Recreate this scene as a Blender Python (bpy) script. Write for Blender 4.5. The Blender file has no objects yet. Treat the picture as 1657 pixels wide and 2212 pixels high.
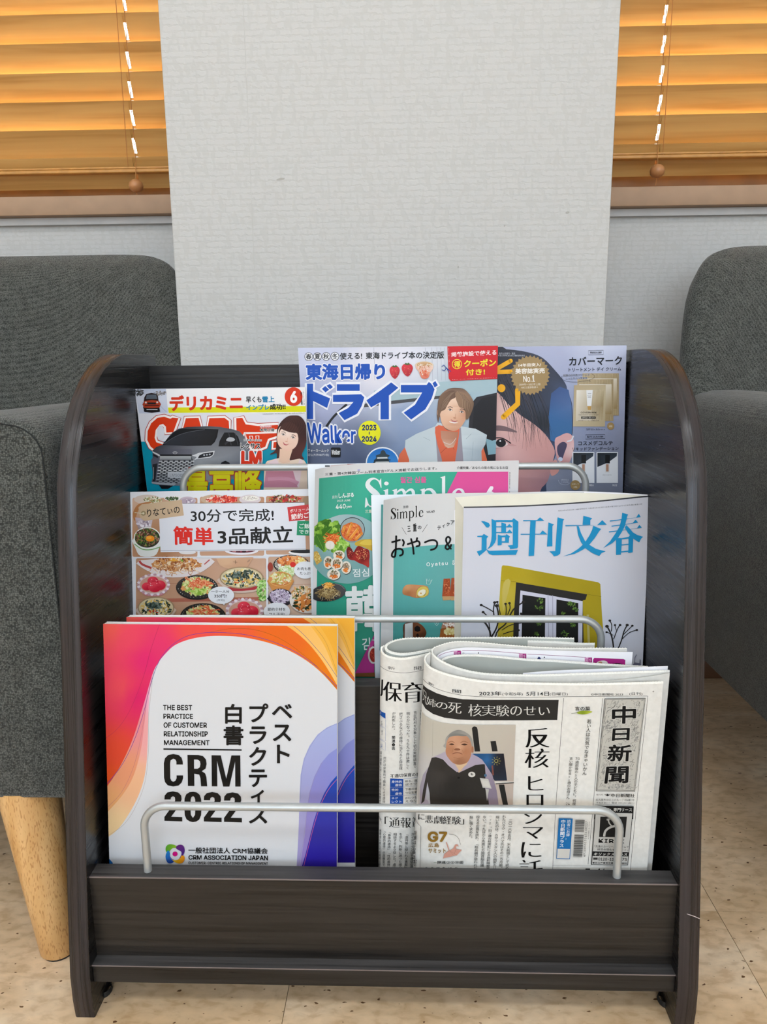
import bpy, bmesh, math, random
from mathutils import Vector, Matrix
from mathutils.geometry import tessellate_polygon
from mathutils.bvhtree import BVHTree
C = bpy.context.scene.collection
PI = math.pi
random.seed(7)

# ---------------------------------------------------------------- camera, sky, lamps, exposure
F_PX, IW, IH = 1560.0, 1657.0, 2212.0
CAM_P, CAM_Y, CAM_R = 0.199969, -0.031230, -0.009033
CAM_O = Vector((0.023965, -0.564370, 0.583536))
_fw = Vector((math.sin(CAM_Y)*math.cos(CAM_P), math.cos(CAM_Y)*math.cos(CAM_P), -math.sin(CAM_P)))
_r = Vector((math.cos(CAM_Y), -math.sin(CAM_Y), 0)); _u = _r.cross(_fw)
RI = _r*math.cos(CAM_R) + _u*math.sin(CAM_R)
UP = -_r*math.sin(CAM_R) + _u*math.cos(CAM_R)
cam = bpy.data.cameras.new('camera'); camo = bpy.data.objects.new('camera', cam); C.objects.link(camo)
cam.sensor_fit = 'VERTICAL'; cam.sensor_height = 36.0; cam.sensor_width = 36.0*IW/IH
cam.lens = F_PX/IH*36.0; cam.clip_start = 0.01
camo.matrix_world = Matrix(((RI.x, UP.x, -_fw.x, CAM_O.x), (RI.y, UP.y, -_fw.y, CAM_O.y), (RI.z, UP.z, -_fw.z, CAM_O.z), (0, 0, 0, 1)))
bpy.context.scene.camera = camo

W = bpy.data.worlds.new('world'); bpy.context.scene.world = W; W.use_nodes = True
bgn = W.node_tree.nodes['Background']; bgn.inputs[0].default_value = (0.86, 0.93, 1.0, 1); bgn.inputs[1].default_value = 26.0

vs = bpy.context.scene.view_settings
vs.view_transform = 'Standard'; vs.look = 'None'; vs.gamma = 1.0; vs.exposure = -0.06; vs.use_curve_mapping = False
bpy.context.scene.cycles.max_bounces = 8

def lamp(x, y, sx, sy, power, col=(0.70, 0.885, 1.07)):
    l = bpy.data.lights.new('ceiling_lamp', 'AREA'); l.shape = 'RECTANGLE'; l.size = sx; l.size_y = sy
    l.energy = power; l.color = col
    o = bpy.data.objects.new('ceiling_lamp', l); o.location = (x, y, 2.418); C.objects.link(o)
LAMPS = [(0.35, -1.25, 1.2, 0.30, 6.5), (-1.45, -1.25, 1.2, 0.30, 5), (0.35, -3.1, 1.2, 0.30, 6), (-1.45, -3.1, 1.2, 0.30, 6),
         (1.7, -3.1, 0.9, 0.3, 9)]
for a in LAMPS: lamp(*a)
# daylight through the large window behind the photographer
l = bpy.data.lights.new('window_daylight', 'AREA'); l.shape = 'RECTANGLE'; l.size = 3.2; l.size_y = 1.35; l.energy = 54; l.color = (0.735, 0.88, 1.06)
o = bpy.data.objects.new('window_daylight', l); o.location = (0.1, -4.17, 1.45); o.rotation_euler = (math.radians(90), 0, 0); C.objects.link(o)

# ---------------------------------------------------------------- helpers
def ray(x, y): return _fw + RI*((x-IW/2)/F_PX) - UP*((y-IH/2)/F_PX)
def py(x, y, Y):
    d = ray(x, y); return CAM_O + d*((Y-CAM_O.y)/d.y)
def pz(x, y, Z):
    d = ray(x, y); return CAM_O + d*((Z-CAM_O.z)/d.z)
def pxx(x, y, X):
    d = ray(x, y); return CAM_O + d*((X-CAM_O.x)/d.x)
def lin(c):
    c = c/255.0
    return c/12.92 if c <= 0.04045 else ((c+0.055)/1.055)**2.4
def hx(h):
    if isinstance(h, str): h = tuple(int(h[i:i+2], 16) for i in (0, 2, 4)) if len(h) == 6 else tuple(int(k*2, 16) for k in h)
    return h
def col(h, k=0.83):
    h = hx(h); return (lin(h[0])*k, lin(h[1])*k, lin(h[2])*k, 1.0)

def meta(o, label=None, cat=None, group=None, kind=None):
    if label: o['label'] = label
    if cat: o['category'] = cat
    if group: o['group'] = group
    if kind: o['kind'] = kind
    return o
def empty(name, loc, label=None, cat=None, group=None, kind=None):
    o = bpy.data.objects.new(name, None); o.empty_display_size = 0.05; C.objects.link(o); o.location = loc
    return meta(o, label, cat, group, kind)
def link(name, me, mat, parent=None, smooth=None, **kw):
    if mat: me.materials.append(mat)
    o = bpy.data.objects.new(name, me); C.objects.link(o)
    if parent is not None:
        o.parent = parent
        L = parent.location.copy(); q = parent.parent
        while q is not None: L = L + q.location; q = q.parent
        me.transform(Matrix.Translation(-L))
    if smooth:
        me.polygons.foreach_set('use_smooth', [True]*len(me.polygons)); 
        if smooth < 3: me.set_sharp_from_angle(angle=smooth)
    return meta(o, **kw)
def obj(name, bm, mat, parent=None, smooth=None, **kw):
    me = bpy.data.meshes.new(name); bmesh.ops.recalc_face_normals(bm, faces=bm.faces); bm.to_mesh(me); bm.free()
    return link(name, me, mat, parent, smooth, **kw)
def box(bm, a, b, bev=0.0, seg=2):
    v = [bm.verts.new((x, y, z)) for x in (a[0], b[0]) for y in (a[1], b[1]) for z in (a[2], b[2])]
    fs = [bm.faces.new([v[i] for i in q]) for q in ((0, 1, 3, 2), (4, 6, 7, 5), (0, 4, 5, 1), (2, 3, 7, 6), (0, 2, 6, 4), (1, 5, 7, 3))]
    if bev > 0:
        es = set(e for f in fs for e in f.edges)
        bmesh.ops.bevel(bm, geom=list(es), offset=bev, segments=seg, profile=0.5, affect='EDGES')
    return v
def boxo(name, a, b, mat, parent=None, bev=0.0, seg=2, **kw):
    bm = bmesh.new(); box(bm, a, b, bev, seg); return obj(name, bm, mat, parent, 0.6 if bev else None, **kw)
def tube(bm, pts, r, n=10, cap=True):
    rings = []; m = len(pts)
    pts = [Vector(p) for p in pts]
    t0 = (pts[1]-pts[0]).normalized(); ref = Vector((0, 1, 0)) if abs(t0.y) < 0.9 else Vector((1, 0, 0))
    for i, p in enumerate(pts):
        t = (pts[min(i+1, m-1)]-pts[max(i-1, 0)]).normalized()
        a = (ref - t*ref.dot(t)).normalized(); b = t.cross(a); ref = a
        rr = r[i] if isinstance(r, (list, tuple)) else r
        rings.append([bm.verts.new(p + (a*math.cos(k*2*PI/n) + b*math.sin(k*2*PI/n))*rr) for k in range(n)])
    for i in range(m-1):
        for k in range(n): bm.faces.new([rings[i][k], rings[i][(k+1) % n], rings[i+1][(k+1) % n], rings[i+1][k]])
    if cap: bm.faces.new(rings[0][::-1]); bm.faces.new(rings[-1])
def prism_x(bm, prof, x0, x1):
    a = [bm.verts.new((x0, y, z)) for y, z in prof]; b = [bm.verts.new((x1, y, z)) for y, z in prof]
    n = len(prof)
    bm.faces.new(a); bm.faces.new(b[::-1])
    for i in range(n): bm.faces.new([a[i], a[(i+1) % n], b[(i+1) % n], b[i]])

# ---------------------------------------------------------------- materials
class NT:
    def __init__(s, name):
        s.m = bpy.data.materials.new(name); s.m.use_nodes = True; s.t = s.m.node_tree; s.b = s.t.nodes['Principled BSDF']
        s.out = s.t.nodes['Material Output']
    def n(s, ty, **kw):
        x = s.t.nodes.new(ty)
        for k, v in kw.items():
            if k.startswith('i_'):
                k = k[2:].replace('_', ' '); x.inputs[k].default_value = v
            else: setattr(x, k, v)
        return x
    def l(s, a, ao, b, bi): s.t.links.new(a.outputs[ao], b.inputs[bi])
    def ramp(s, src, so, stops):
        r = s.n('ShaderNodeValToRGB'); e = r.color_ramp.elements
        e[0].position, e[0].color = stops[0]; e[1].position, e[1].color = stops[1]
        for p, c in stops[2:]:
            q = e.new(p); q.color = c
        s.l(src, so, r, 0); return r
    def coords(s, scale=(1, 1, 1), rot=(0, 0, 0), kind='Object'):
        tc = s.n('ShaderNodeTexCoord'); mp = s.n('ShaderNodeMapping'); mp.inputs['Scale'].default_value = scale; mp.inputs['Rotation'].default_value = rot
        s.l(tc, kind, mp, 'Vector'); return mp
    def bump(s, src, so, strength, dist):
        b = s.n('ShaderNodeBump'); b.inputs['Strength'].default_value = strength; b.inputs['Distance'].default_value = dist
        s.l(src, so, b, 'Height'); s.l(b, 'Normal', s.b, 'Normal'); return b
    def P(s, **kw):
        for k, v in kw.items(): s.b.inputs[k.replace('_', ' ')].default_value = v
        return s
def plain(name, c, rough=0.5, spec=0.5, metal=0.0, noise=0.04, nscale=30):
    t = NT(name); t.P(Roughness=rough, Metallic=metal); t.b.inputs['Specular IOR Level'].default_value = spec
    mp = t.coords((nscale,)*3); nz = t.n('ShaderNodeTexNoise', i_Scale=1.0); t.l(mp, 0, nz, 'Vector')
    c4 = col(c, 1.0)
    r = t.ramp(nz, 0, [(0.3, tuple(k*(1-noise) for k in c4[:3])+(1,)), (0.7, tuple(min(1, k*(1+noise)) for k in c4[:3])+(1,))])
    t.l(r, 0, t.b, 'Base Color'); return t.m
def blackwood(name, axis, dark=(0.0025, 0.0023, 0.0024), light=(0.020, 0.018, 0.017), rough=0.30):
    t = NT(name)
    sc = {'x': (4, 160, 160), 'y': (160, 4, 160), 'z': (420, 2.5, 2.5)}[axis]
    mp = t.coords(sc); nz = t.n('ShaderNodeTexNoise', i_Scale=1.0, i_Detail=4.0, i_Distortion=0.4); t.l(mp, 0, nz, 'Vector')
    sc2 = tuple(k*3.2 for k in sc); mp2 = t.coords(sc2); n2 = t.n('ShaderNodeTexNoise', i_Scale=1.0, i_Detail=2.0); t.l(mp2, 0, n2, 'Vector')
    mx = t.n('ShaderNodeMath', operation='MULTIPLY_ADD'); t.l(n2, 0, mx, 0); mx.inputs[1].default_value = 0.45; t.l(nz, 0, mx, 2)
    r = t.ramp(mx, 0, [(0.50, dark+(1,)), (0.95, light+(1,))]); t.l(r, 0, t.b, 'Base Color')
    r2 = t.ramp(mx, 0, [(0.5, (rough-0.04,)*3+(1,)), (0.9, (rough+0.16,)*3+(1,))]); t.l(r2, 0, t.b, 'Roughness')
    t.b.inputs['Specular IOR Level'].default_value = 0.42
    t.bump(mx, 0, 0.35, 0.0006); return t.m

M = {}
M['bw_x'] = blackwood('black_wood_x', 'x'); M['bw_y'] = blackwood('black_wood_y', 'y', light=(0.011, 0.010, 0.010), rough=0.22)
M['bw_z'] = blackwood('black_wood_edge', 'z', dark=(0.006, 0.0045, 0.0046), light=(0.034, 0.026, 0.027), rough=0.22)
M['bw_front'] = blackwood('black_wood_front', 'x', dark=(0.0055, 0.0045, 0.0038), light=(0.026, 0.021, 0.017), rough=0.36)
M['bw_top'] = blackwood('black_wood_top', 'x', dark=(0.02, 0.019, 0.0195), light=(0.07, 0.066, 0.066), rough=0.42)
M['chip'] = plain('edge_chip', '766b69', 0.4)
M['steel'] = plain('silver_paint', 'b4b8b8', 0.32, 0.6, 0.45)
M['pages'] = plain('page_paper', 'f4f2ee', 0.7, 0.2)
M['cream'] = plain('pulp_paper', 'd9d5c6', 0.85, 0.1)
M['paper'] = plain('white_paper', 'e9e9ee', 0.55, 0.3)
def news_mat():
    t = NT('newsprint'); t.P(Roughness=0.9); t.b.inputs['Specular IOR Level'].default_value = 0.1
    mp = t.coords((220, 220, 220)); nz = t.n('ShaderNodeTexNoise', i_Scale=1.0, i_Detail=5.0); t.l(mp, 0, nz, 'Vector')
    r = t.ramp(nz, 0, [(0.35, col('d2d0ca', 1)), (0.7, col('dbd9d3', 1))]); t.l(r, 0, t.b, 'Base Color')
    t.bump(nz, 0, 0.1, 0.0005); return t.m
M['news'] = news_mat()
M['news_edge'] = plain('newsprint_edge', 'f0efe8', 0.9, 0.1, 0, 0.08, 900)
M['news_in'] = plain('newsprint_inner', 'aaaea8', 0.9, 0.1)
def print_mat(name, rough, spec, coat=0.0):
    t = NT(name); a = t.n('ShaderNodeAttribute'); a.attribute_name = 'Ink'; t.l(a, 'Color', t.b, 'Base Color')
    t.P(Roughness=rough); t.b.inputs['Specular IOR Level'].default_value = spec; t.b.inputs['Coat Weight'].default_value = coat; t.b.inputs['Coat Roughness'].default_value = 0.18
    return t.m
M['gloss'] = print_mat('gloss_print', 0.3, 0.16, 0.03); M['satin'] = print_mat('satin_print', 0.45, 0.14); M['ink'] = print_mat('news_ink', 0.9, 0.1)
def wallpaper():
    t = NT('wallpaper'); t.P(Roughness=0.75); t.b.inputs['Base Color'].default_value = col('d9d8d2', 1); t.b.inputs['Specular IOR Level'].default_value = 0.25
    mp = t.coords((62, 62, 190)); a = t.n('ShaderNodeTexNoise', i_Scale=1.0, i_Detail=1.0, i_Roughness=0.4); t.l(mp, 0, a, 'Vector')
    mp2 = t.coords((120, 120, 60)); b = t.n('ShaderNodeTexNoise', i_Scale=1.0, i_Detail=1.0); t.l(mp2, 0, b, 'Vector')
    mp4 = t.coords((.5, .5, 1)); w = t.n('ShaderNodeTexWave', wave_type='BANDS', bands_direction='Z', i_Scale=42.0, i_Distortion=3.4, i_Detail=2.0); w.inputs['Detail Scale'].default_value = 6.0; t.l(mp4, 0, w, 'Vector')
    ra = t.ramp(a, 0, [(0.42, (0, 0, 0, 1)), (0.6, (1, 1, 1, 1))]); rb = t.ramp(b, 0, [(0.38, (0.25, 0.25, 0.25, 1)), (0.5, (1, 1, 1, 1))])
    rw = t.ramp(w, 0, [(0.10, (0, 0, 0, 1)), (0.38, (1, 1, 1, 1))]); m0 = t.n('ShaderNodeMath', operation='MAXIMUM'); ml_ = t.n('ShaderNodeMath', operation='MULTIPLY'); ml_.inputs[1].default_value = .55
    t.l(ra, 0, ml_, 0); t.l(rw, 0, m0, 0); t.l(ml_, 0, m0, 1)
    mx = t.n('ShaderNodeMath', operation='MULTIPLY'); t.l(m0, 0, mx, 0); t.l(rb, 0, mx, 1)
    mp3 = t.coords((500, 500, 500)); c = t.n('ShaderNodeTexNoise', i_Scale=1.0); t.l(mp3, 0, c, 'Vector')
    ad = t.n('ShaderNodeMath', operation='MULTIPLY_ADD'); t.l(c, 0, ad, 0); ad.inputs[1].default_value = 0.25; t.l(mx, 0, ad, 2)
    t.bump(ad, 0, 0.38, 0.0005)
    r = t.ramp(mx, 0, [(0.0, col('c1c1be', 1)), (1.0, col('c7c7c5', 1))]); t.l(r, 0, t.b, 'Base Color')
    return t.m
M['wall'] = wallpaper()
M['plaster'] = plain('white_plaster', 'f0efec', 0.8, 0.2)
def fabric(name, c0, c1, sc=380):
    t = NT(name); t.P(Roughness=0.95); t.b.inputs['Specular IOR Level'].default_value = 0.15
    t.b.inputs['Sheen Weight'].default_value = 0.25; t.b.inputs['Sheen Roughness'].default_value = 0.5
    mp = t.coords((sc, sc, sc)); v = t.n('ShaderNodeTexVoronoi', feature='F1', i_Scale=1.0); v.inputs['Randomness'].default_value = 0.55; t.l(mp, 0, v, 'Vector')
    r = t.ramp(v, 0, [(0.25, col(c1, 1)), (0.72, col(c0, 1))])
    mp2 = t.coords((sc*0.12,)*3); nz = t.n('ShaderNodeTexNoise', i_Scale=1.0); t.l(mp2, 0, nz, 'Vector')
    r2 = t.ramp(nz, 0, [(0.3, (0.8, 0.8, 0.8, 1)), (0.7, (1.15, 1.15, 1.15, 1))])
    mx = t.n('ShaderNodeMix', data_type='RGBA', blend_type='MULTIPLY'); mx.inputs['Factor'].default_value = 1.0
    t.l(r, 0, mx, 6); t.l(r2, 0, mx, 7); t.l(mx, 2, t.b, 'Base Color')
    iv = t.n('ShaderNodeMath', operation='MULTIPLY'); iv.inputs[1].default_value = -1.0; t.l(v, 0, iv, 0); t.bump(iv, 0, 0.8, 0.0009)
    return t.m
M['fabric'] = fabric('grey_fabric', '2e302d', '656762', 600); M['seam'] = plain('dark_thread', '1d2020', 0.9)
def beech():
    t = NT('beech_wood'); t.P(Roughness=0.42)
    mp = t.coords((70, 70, 9)); nz = t.n('ShaderNodeTexNoise', i_Scale=1.0, i_Detail=3.0); t.l(mp, 0, nz, 'Vector')
    r = t.ramp(nz, 0, [(0.3, col('c69558', 1)), (0.7, col('dcb27a', 1))])
    mp2 = t.coords((900, 900, 190)); v = t.n('ShaderNodeTexNoise', i_Scale=1.0, i_Detail=0.0); t.l(mp2, 0, v, 'Vector')
    r2 = t.ramp(v, 0, [(0.60, (1, 1, 1, 1)), (0.70, (0.72, 0.62, 0.52, 1))])
    mx = t.n('ShaderNodeMix', data_type='RGBA', blend_type='MULTIPLY'); mx.inputs['Factor'].default_value = 1.0
    t.l(r, 0, mx, 6); t.l(r2, 0, mx, 7); t.l(mx, 2, t.b, 'Base Color'); return t.m
M['beech'] = beech()
def floor_mat():
    t = NT('vinyl_tile'); t.P(Roughness=0.33); t.b.inputs['Specular IOR Level'].default_value = 0.4
    mp = t.coords((7, 12, 7)); nz = t.n('ShaderNodeTexNoise', i_Scale=1.0, i_Detail=8.0, i_Distortion=0.3); t.l(mp, 0, nz, 'Vector')
    r = t.ramp(nz, 0, [(0.30, col('c8aa84', 1)), (0.52, col('dfc3a0', 1)), (0.72, col('ead6ba', 1))])
    mp2 = t.coords((120, 210, 120)); v = t.n('ShaderNodeTexNoise', i_Scale=1.0, i_Detail=1.5); t.l(mp2, 0, v, 'Vector')
    r2 = t.ramp(v, 0, [(0.275, (0.2, 0.13, 0.08, 1)), (0.305, (1, 1, 1, 1))])
    mp3 = t.coords((60, 110, 60)); w = t.n('ShaderNodeTexNoise', i_Scale=1.0, i_Detail=7.0, i_Distortion=0.4); t.l(mp3, 0, w, 'Vector')
    r3 = t.ramp(w, 0, [(0.36, (0.84, 0.79, 0.73, 1)), (0.5, (1, 1, 1, 1)), (0.68, (1.10, 1.10, 1.10, 1))])
    mx = t.n('ShaderNodeMix', data_type='RGBA', blend_type='MULTIPLY'); mx.inputs['Factor'].default_value = 1.0
    t.l(r, 0, mx, 6); t.l(r2, 0, mx, 7)
    m2 = t.n('ShaderNodeMix', data_type='RGBA', blend_type='MULTIPLY'); m2.inputs['Factor'].default_value = 1.0
    t.l(mx, 2, m2, 6); t.l(r3, 0, m2, 7); t.l(m2, 2, t.b, 'Base Color'); return t.m
M['tile'] = floor_mat(); M['grout'] = plain('tile_joint', '7a6648', 0.8)
def slat_mat():
    t = NT('blind_wood'); t.P(Roughness=0.4)
    mp = t.coords((2.2, 60, 60)); nz = t.n('ShaderNodeTexNoise', i_Scale=1.0, i_Detail=4.0, i_Distortion=0.5); t.l(mp, 0, nz, 'Vector')
    oi = t.n('ShaderNodeObjectInfo')
    av = t.n('ShaderNodeVectorMath', operation='ADD'); cb = t.n('ShaderNodeCombineXYZ'); ml = t.n('ShaderNodeMath', operation='MULTIPLY'); ml.inputs[1].default_value = 50
    t.l(oi, 'Random', ml, 0); t.l(ml, 0, cb, 0); t.l(ml, 0, cb, 1); t.l(mp, 0, av, 0); t.l(cb, 0, av, 1); t.l(av, 0, nz, 'Vector')
    r = t.ramp(nz, 0, [(0.30, col('a67838', 1)), (0.5, col('bc9050', 1)), (0.72, col('c49c5c', 1))]); t.l(r, 0, t.b, 'Base Color')
    tr = t.n('ShaderNodeBsdfTranslucent'); r2 = t.ramp(nz, 0, [(0.30, col('d08c30', 1)), (0.6, col('f0b050', 1))]); t.l(r2, 0, tr, 'Color')
    mx = t.n('ShaderNodeMixShader'); mx.inputs[0].default_value = 0.055
    t.l(t.b, 0, mx, 1); t.l(tr, 0, mx, 2); t.l(mx, 0, t.out, 'Surface'); return t.m
M['slat'] = slat_mat()
M['rail'] = plain('blind_rail_wood', 'c08a45', 0.4, 0.5, 0, 0.12, 60); M['frame'] = plain('window_frame_wood', '7a4f1c', 0.45, 0.4, 0, 0.15, 25)
M['cord'] = plain('cord', 'a8703a', 0.8); M['tassel'] = plain('tassel_wood', 'b07a4c', 0.35)
M['sill'] = plain('sill_wood', 'a5866a', 0.5, 0.4, 0, 0.05, 40); M['base'] = plain('baseboard', '5a3a22', 0.5); M['dark'] = plain('foot_rubber', '151515', 0.7)
def glass_mat():
    t = NT('window_glass'); tr = t.n('ShaderNodeBsdfTransparent'); gl = t.n('ShaderNodeBsdfGlossy', i_Roughness=0.02); mx = t.n('ShaderNodeMixShader'); mx.inputs[0].default_value = 0.06
    t.l(tr, 0, mx, 1); t.l(gl, 0, mx, 2); t.l(mx, 0, t.out, 'Surface'); return t.m
M['glass'] = glass_mat()
def lampmat():
    t = NT('lamp_diffuser'); t.b.inputs['Emission Color'].default_value = (1, 0.97, 0.92, 1); t.b.inputs['Emission Strength'].default_value = 7.0; return t.m
M['lamp'] = lampmat(); M['white'] = plain('white_metal', 'e6e6e2', 0.4)

# ---------------------------------------------------------------- the room
YW = 0.733; YC = 0.45
RX0, RX1, RY0, RZ = -2.3, 2.5, -4.2, 2.45
XC0 = pxx(341.5, 0, 0).x if False else py(361.3, 342, YC).x
XC1 = py(1314.3, 560, YC).x
SILL_Z = py(365, 419.5, 0.705).z
WTOP = 1.95
WINX = [(-1.75, XC0-0.01), (XC1+0.01, 1.85)]
bm = bmesh.new(); box(bm, (RX0, RY0, -0.05), (RX1, YW+0.12, -0.0015)); fl = obj('floor', bm, M['grout'], kind='structure')
tx, ty, TS = 0.3606, 0.1282, 0.45
bm = bmesh.new(); g = 0.0003; box(bm, (g, g, -0.0015), (TS-g, TS-g, 0.0))
me_tile = bpy.data.meshes.new('floor_tile'); bm.to_mesh(me_tile); bm.free(); me_tile.materials.append(M['tile'])
for i in range(-4, 4):
    for j in range(-3, 2):
        x0 = tx+i*TS; y0 = ty+j*TS
        if x0 < RX0 or x0+TS > RX1 or y0 > YW: continue
        o = bpy.data.objects.new('floor_tile', me_tile); C.objects.link(o); o.parent = fl; o.location = (x0, y0, 0)
        if y0+TS > YW: o.scale = (1, (YW-y0)/TS, 1)
# rest of the floor, behind the camera
boxo('floor_tile', (RX0, RY0, -0.0015), (RX1, ty-3*TS-0.001, 0.0), M['tile'], fl)
boxo('floor_tile', (RX0, ty-3*TS, -0.0015), (tx-4*TS-0.001, YW, 0.0), M['tile'], fl)
# back wall with two openings
wb = empty('wall_back', (0, YW, 0), kind='structure')
bm = bmesh.new(); box(bm, (RX0, YW, 0), (RX1, YW+0.12, SILL_Z-0.03)); obj('wall_panel', bm, M['wall'], wb)
bm = bmesh.new(); box(bm, (RX0, YW, WTOP), (RX1, YW+0.12, RZ)); obj('wall_panel', bm, M['wall'], wb)
for a, b in ((RX0, WINX[0][0]), (WINX[0][1], WINX[1][0]), (WINX[1][1], RX1)):
    bm = bmesh.new(); box(bm, (a, YW, SILL_Z-0.03), (b, YW+0.12, WTOP)); obj('wall_panel', bm, M['wall'], wb)
pil = empty('wall_pillar', (0, YC, 0), kind='structure')
boxo('pillar_panel', (XC0, YC, 0), (XC1, YW-0.0005, RZ), M['wall'], pil, 0.003, 2)
a = py(525, 0, YC-0.0002)
bm = bmesh.new(); box(bm, (a.x-0.0004, YC-0.0003, 0.55), (a.x+0.0004, YC, RZ)); obj('wallpaper_seam', bm, plain('seam_line', 'bcbcb9', 0.8), pil)
for (x, y, w, h) in ((606, 387, 9, 2.2), (1226, 459, 4, 2.2), (990, 577, 1.5, 2.5), (1090, 488, 1.5, 1.5)):
    c = py(x, y, YC-0.0003); bm = bmesh.new(); v = [bm.verts.new((c.x+w*.00065*math.cos(k), YC-0.0003, c.z+h*.00065*math.sin(k)+w*.0001*math.cos(k))) for k in [i*PI/5 for i in range(10)]]; bm.faces.new(v)
    obj('scuff_mark', bm, plain('scuff', 'a6a5a0', 0.8), pil)
bm = bmesh.new(); box(bm, (RX0-0.1, RY0, 0), (RX0, YW+0.12, RZ)); obj('wall_left', bm, M['plaster'], kind='structure')
bm = bmesh.new(); box(bm, (RX1, RY0, 0), (RX1+0.1, YW+0.12, RZ)); obj('wall_right', bm, M['plaster'], kind='structure')
bm = bmesh.new(); box(bm, (RX0-0.1, RY0-0.1, 0), (RX1+0.1, RY0, RZ)); obj('wall_front', bm, M['plaster'], kind='structure')
bm = bmesh.new(); box(bm, (RX0-0.1, RY0-0.1, RZ), (RX1+0.1, YW+0.12, RZ+0.1)); obj('ceiling', bm, M['plaster'], kind='structure')
w3 = empty('window_3', (0.1, RY0, 0.77), kind='structure')
boxo('window_pane', (-1.5, RY0+.002, 0.775), (1.7, RY0+.006, 2.125), plain('bright_pane', 'e8f0f8', .2), w3)
for a_, b_ in (((-1.56, 0.715), (1.76, 0.775)), ((-1.56, 2.125), (1.76, 2.185)), ((-1.56, .775), (-1.5, 2.125)), ((1.7, .775), (1.76, 2.125))):
    boxo('window_frame', (a_[0], RY0, a_[1]), (b_[0], RY0+.03, b_[1]), M['white'], w3)
boxo('baseboard_left', (RX0, YW-0.009, 0), (XC0, YW, 0.06), M['base'], bev=0.002, kind='structure')
boxo('baseboard_right', (XC1, YW-0.009, 0), (RX1, YW, 0.06), M['base'], bev=0.002, kind='structure')
for i, a in enumerate(LAMPS):
    x, y, sx, sy, _, *_x = a
    t = empty('ceiling_light', (x, y, RZ), ['white ceiling light panel nearest above the rack', 'white ceiling light panel left of the nearest long row', 'white ceiling light panel far behind the rack row', 'white ceiling light panel in the far left corner', 'small white ceiling light panel in the far right corner'][i], 'ceiling light')
    boxo('lamp_housing', (x-sx/2-.02, y-sy/2-.02, RZ-.025), (x+sx/2+.02, y+sy/2+.02, RZ), M['white'], t)
    boxo('lamp_diffuser', (x-sx/2, y-sy/2, RZ-.031), (x+sx/2, y+sy/2, RZ-.0251), M['lamp'], t)

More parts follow.
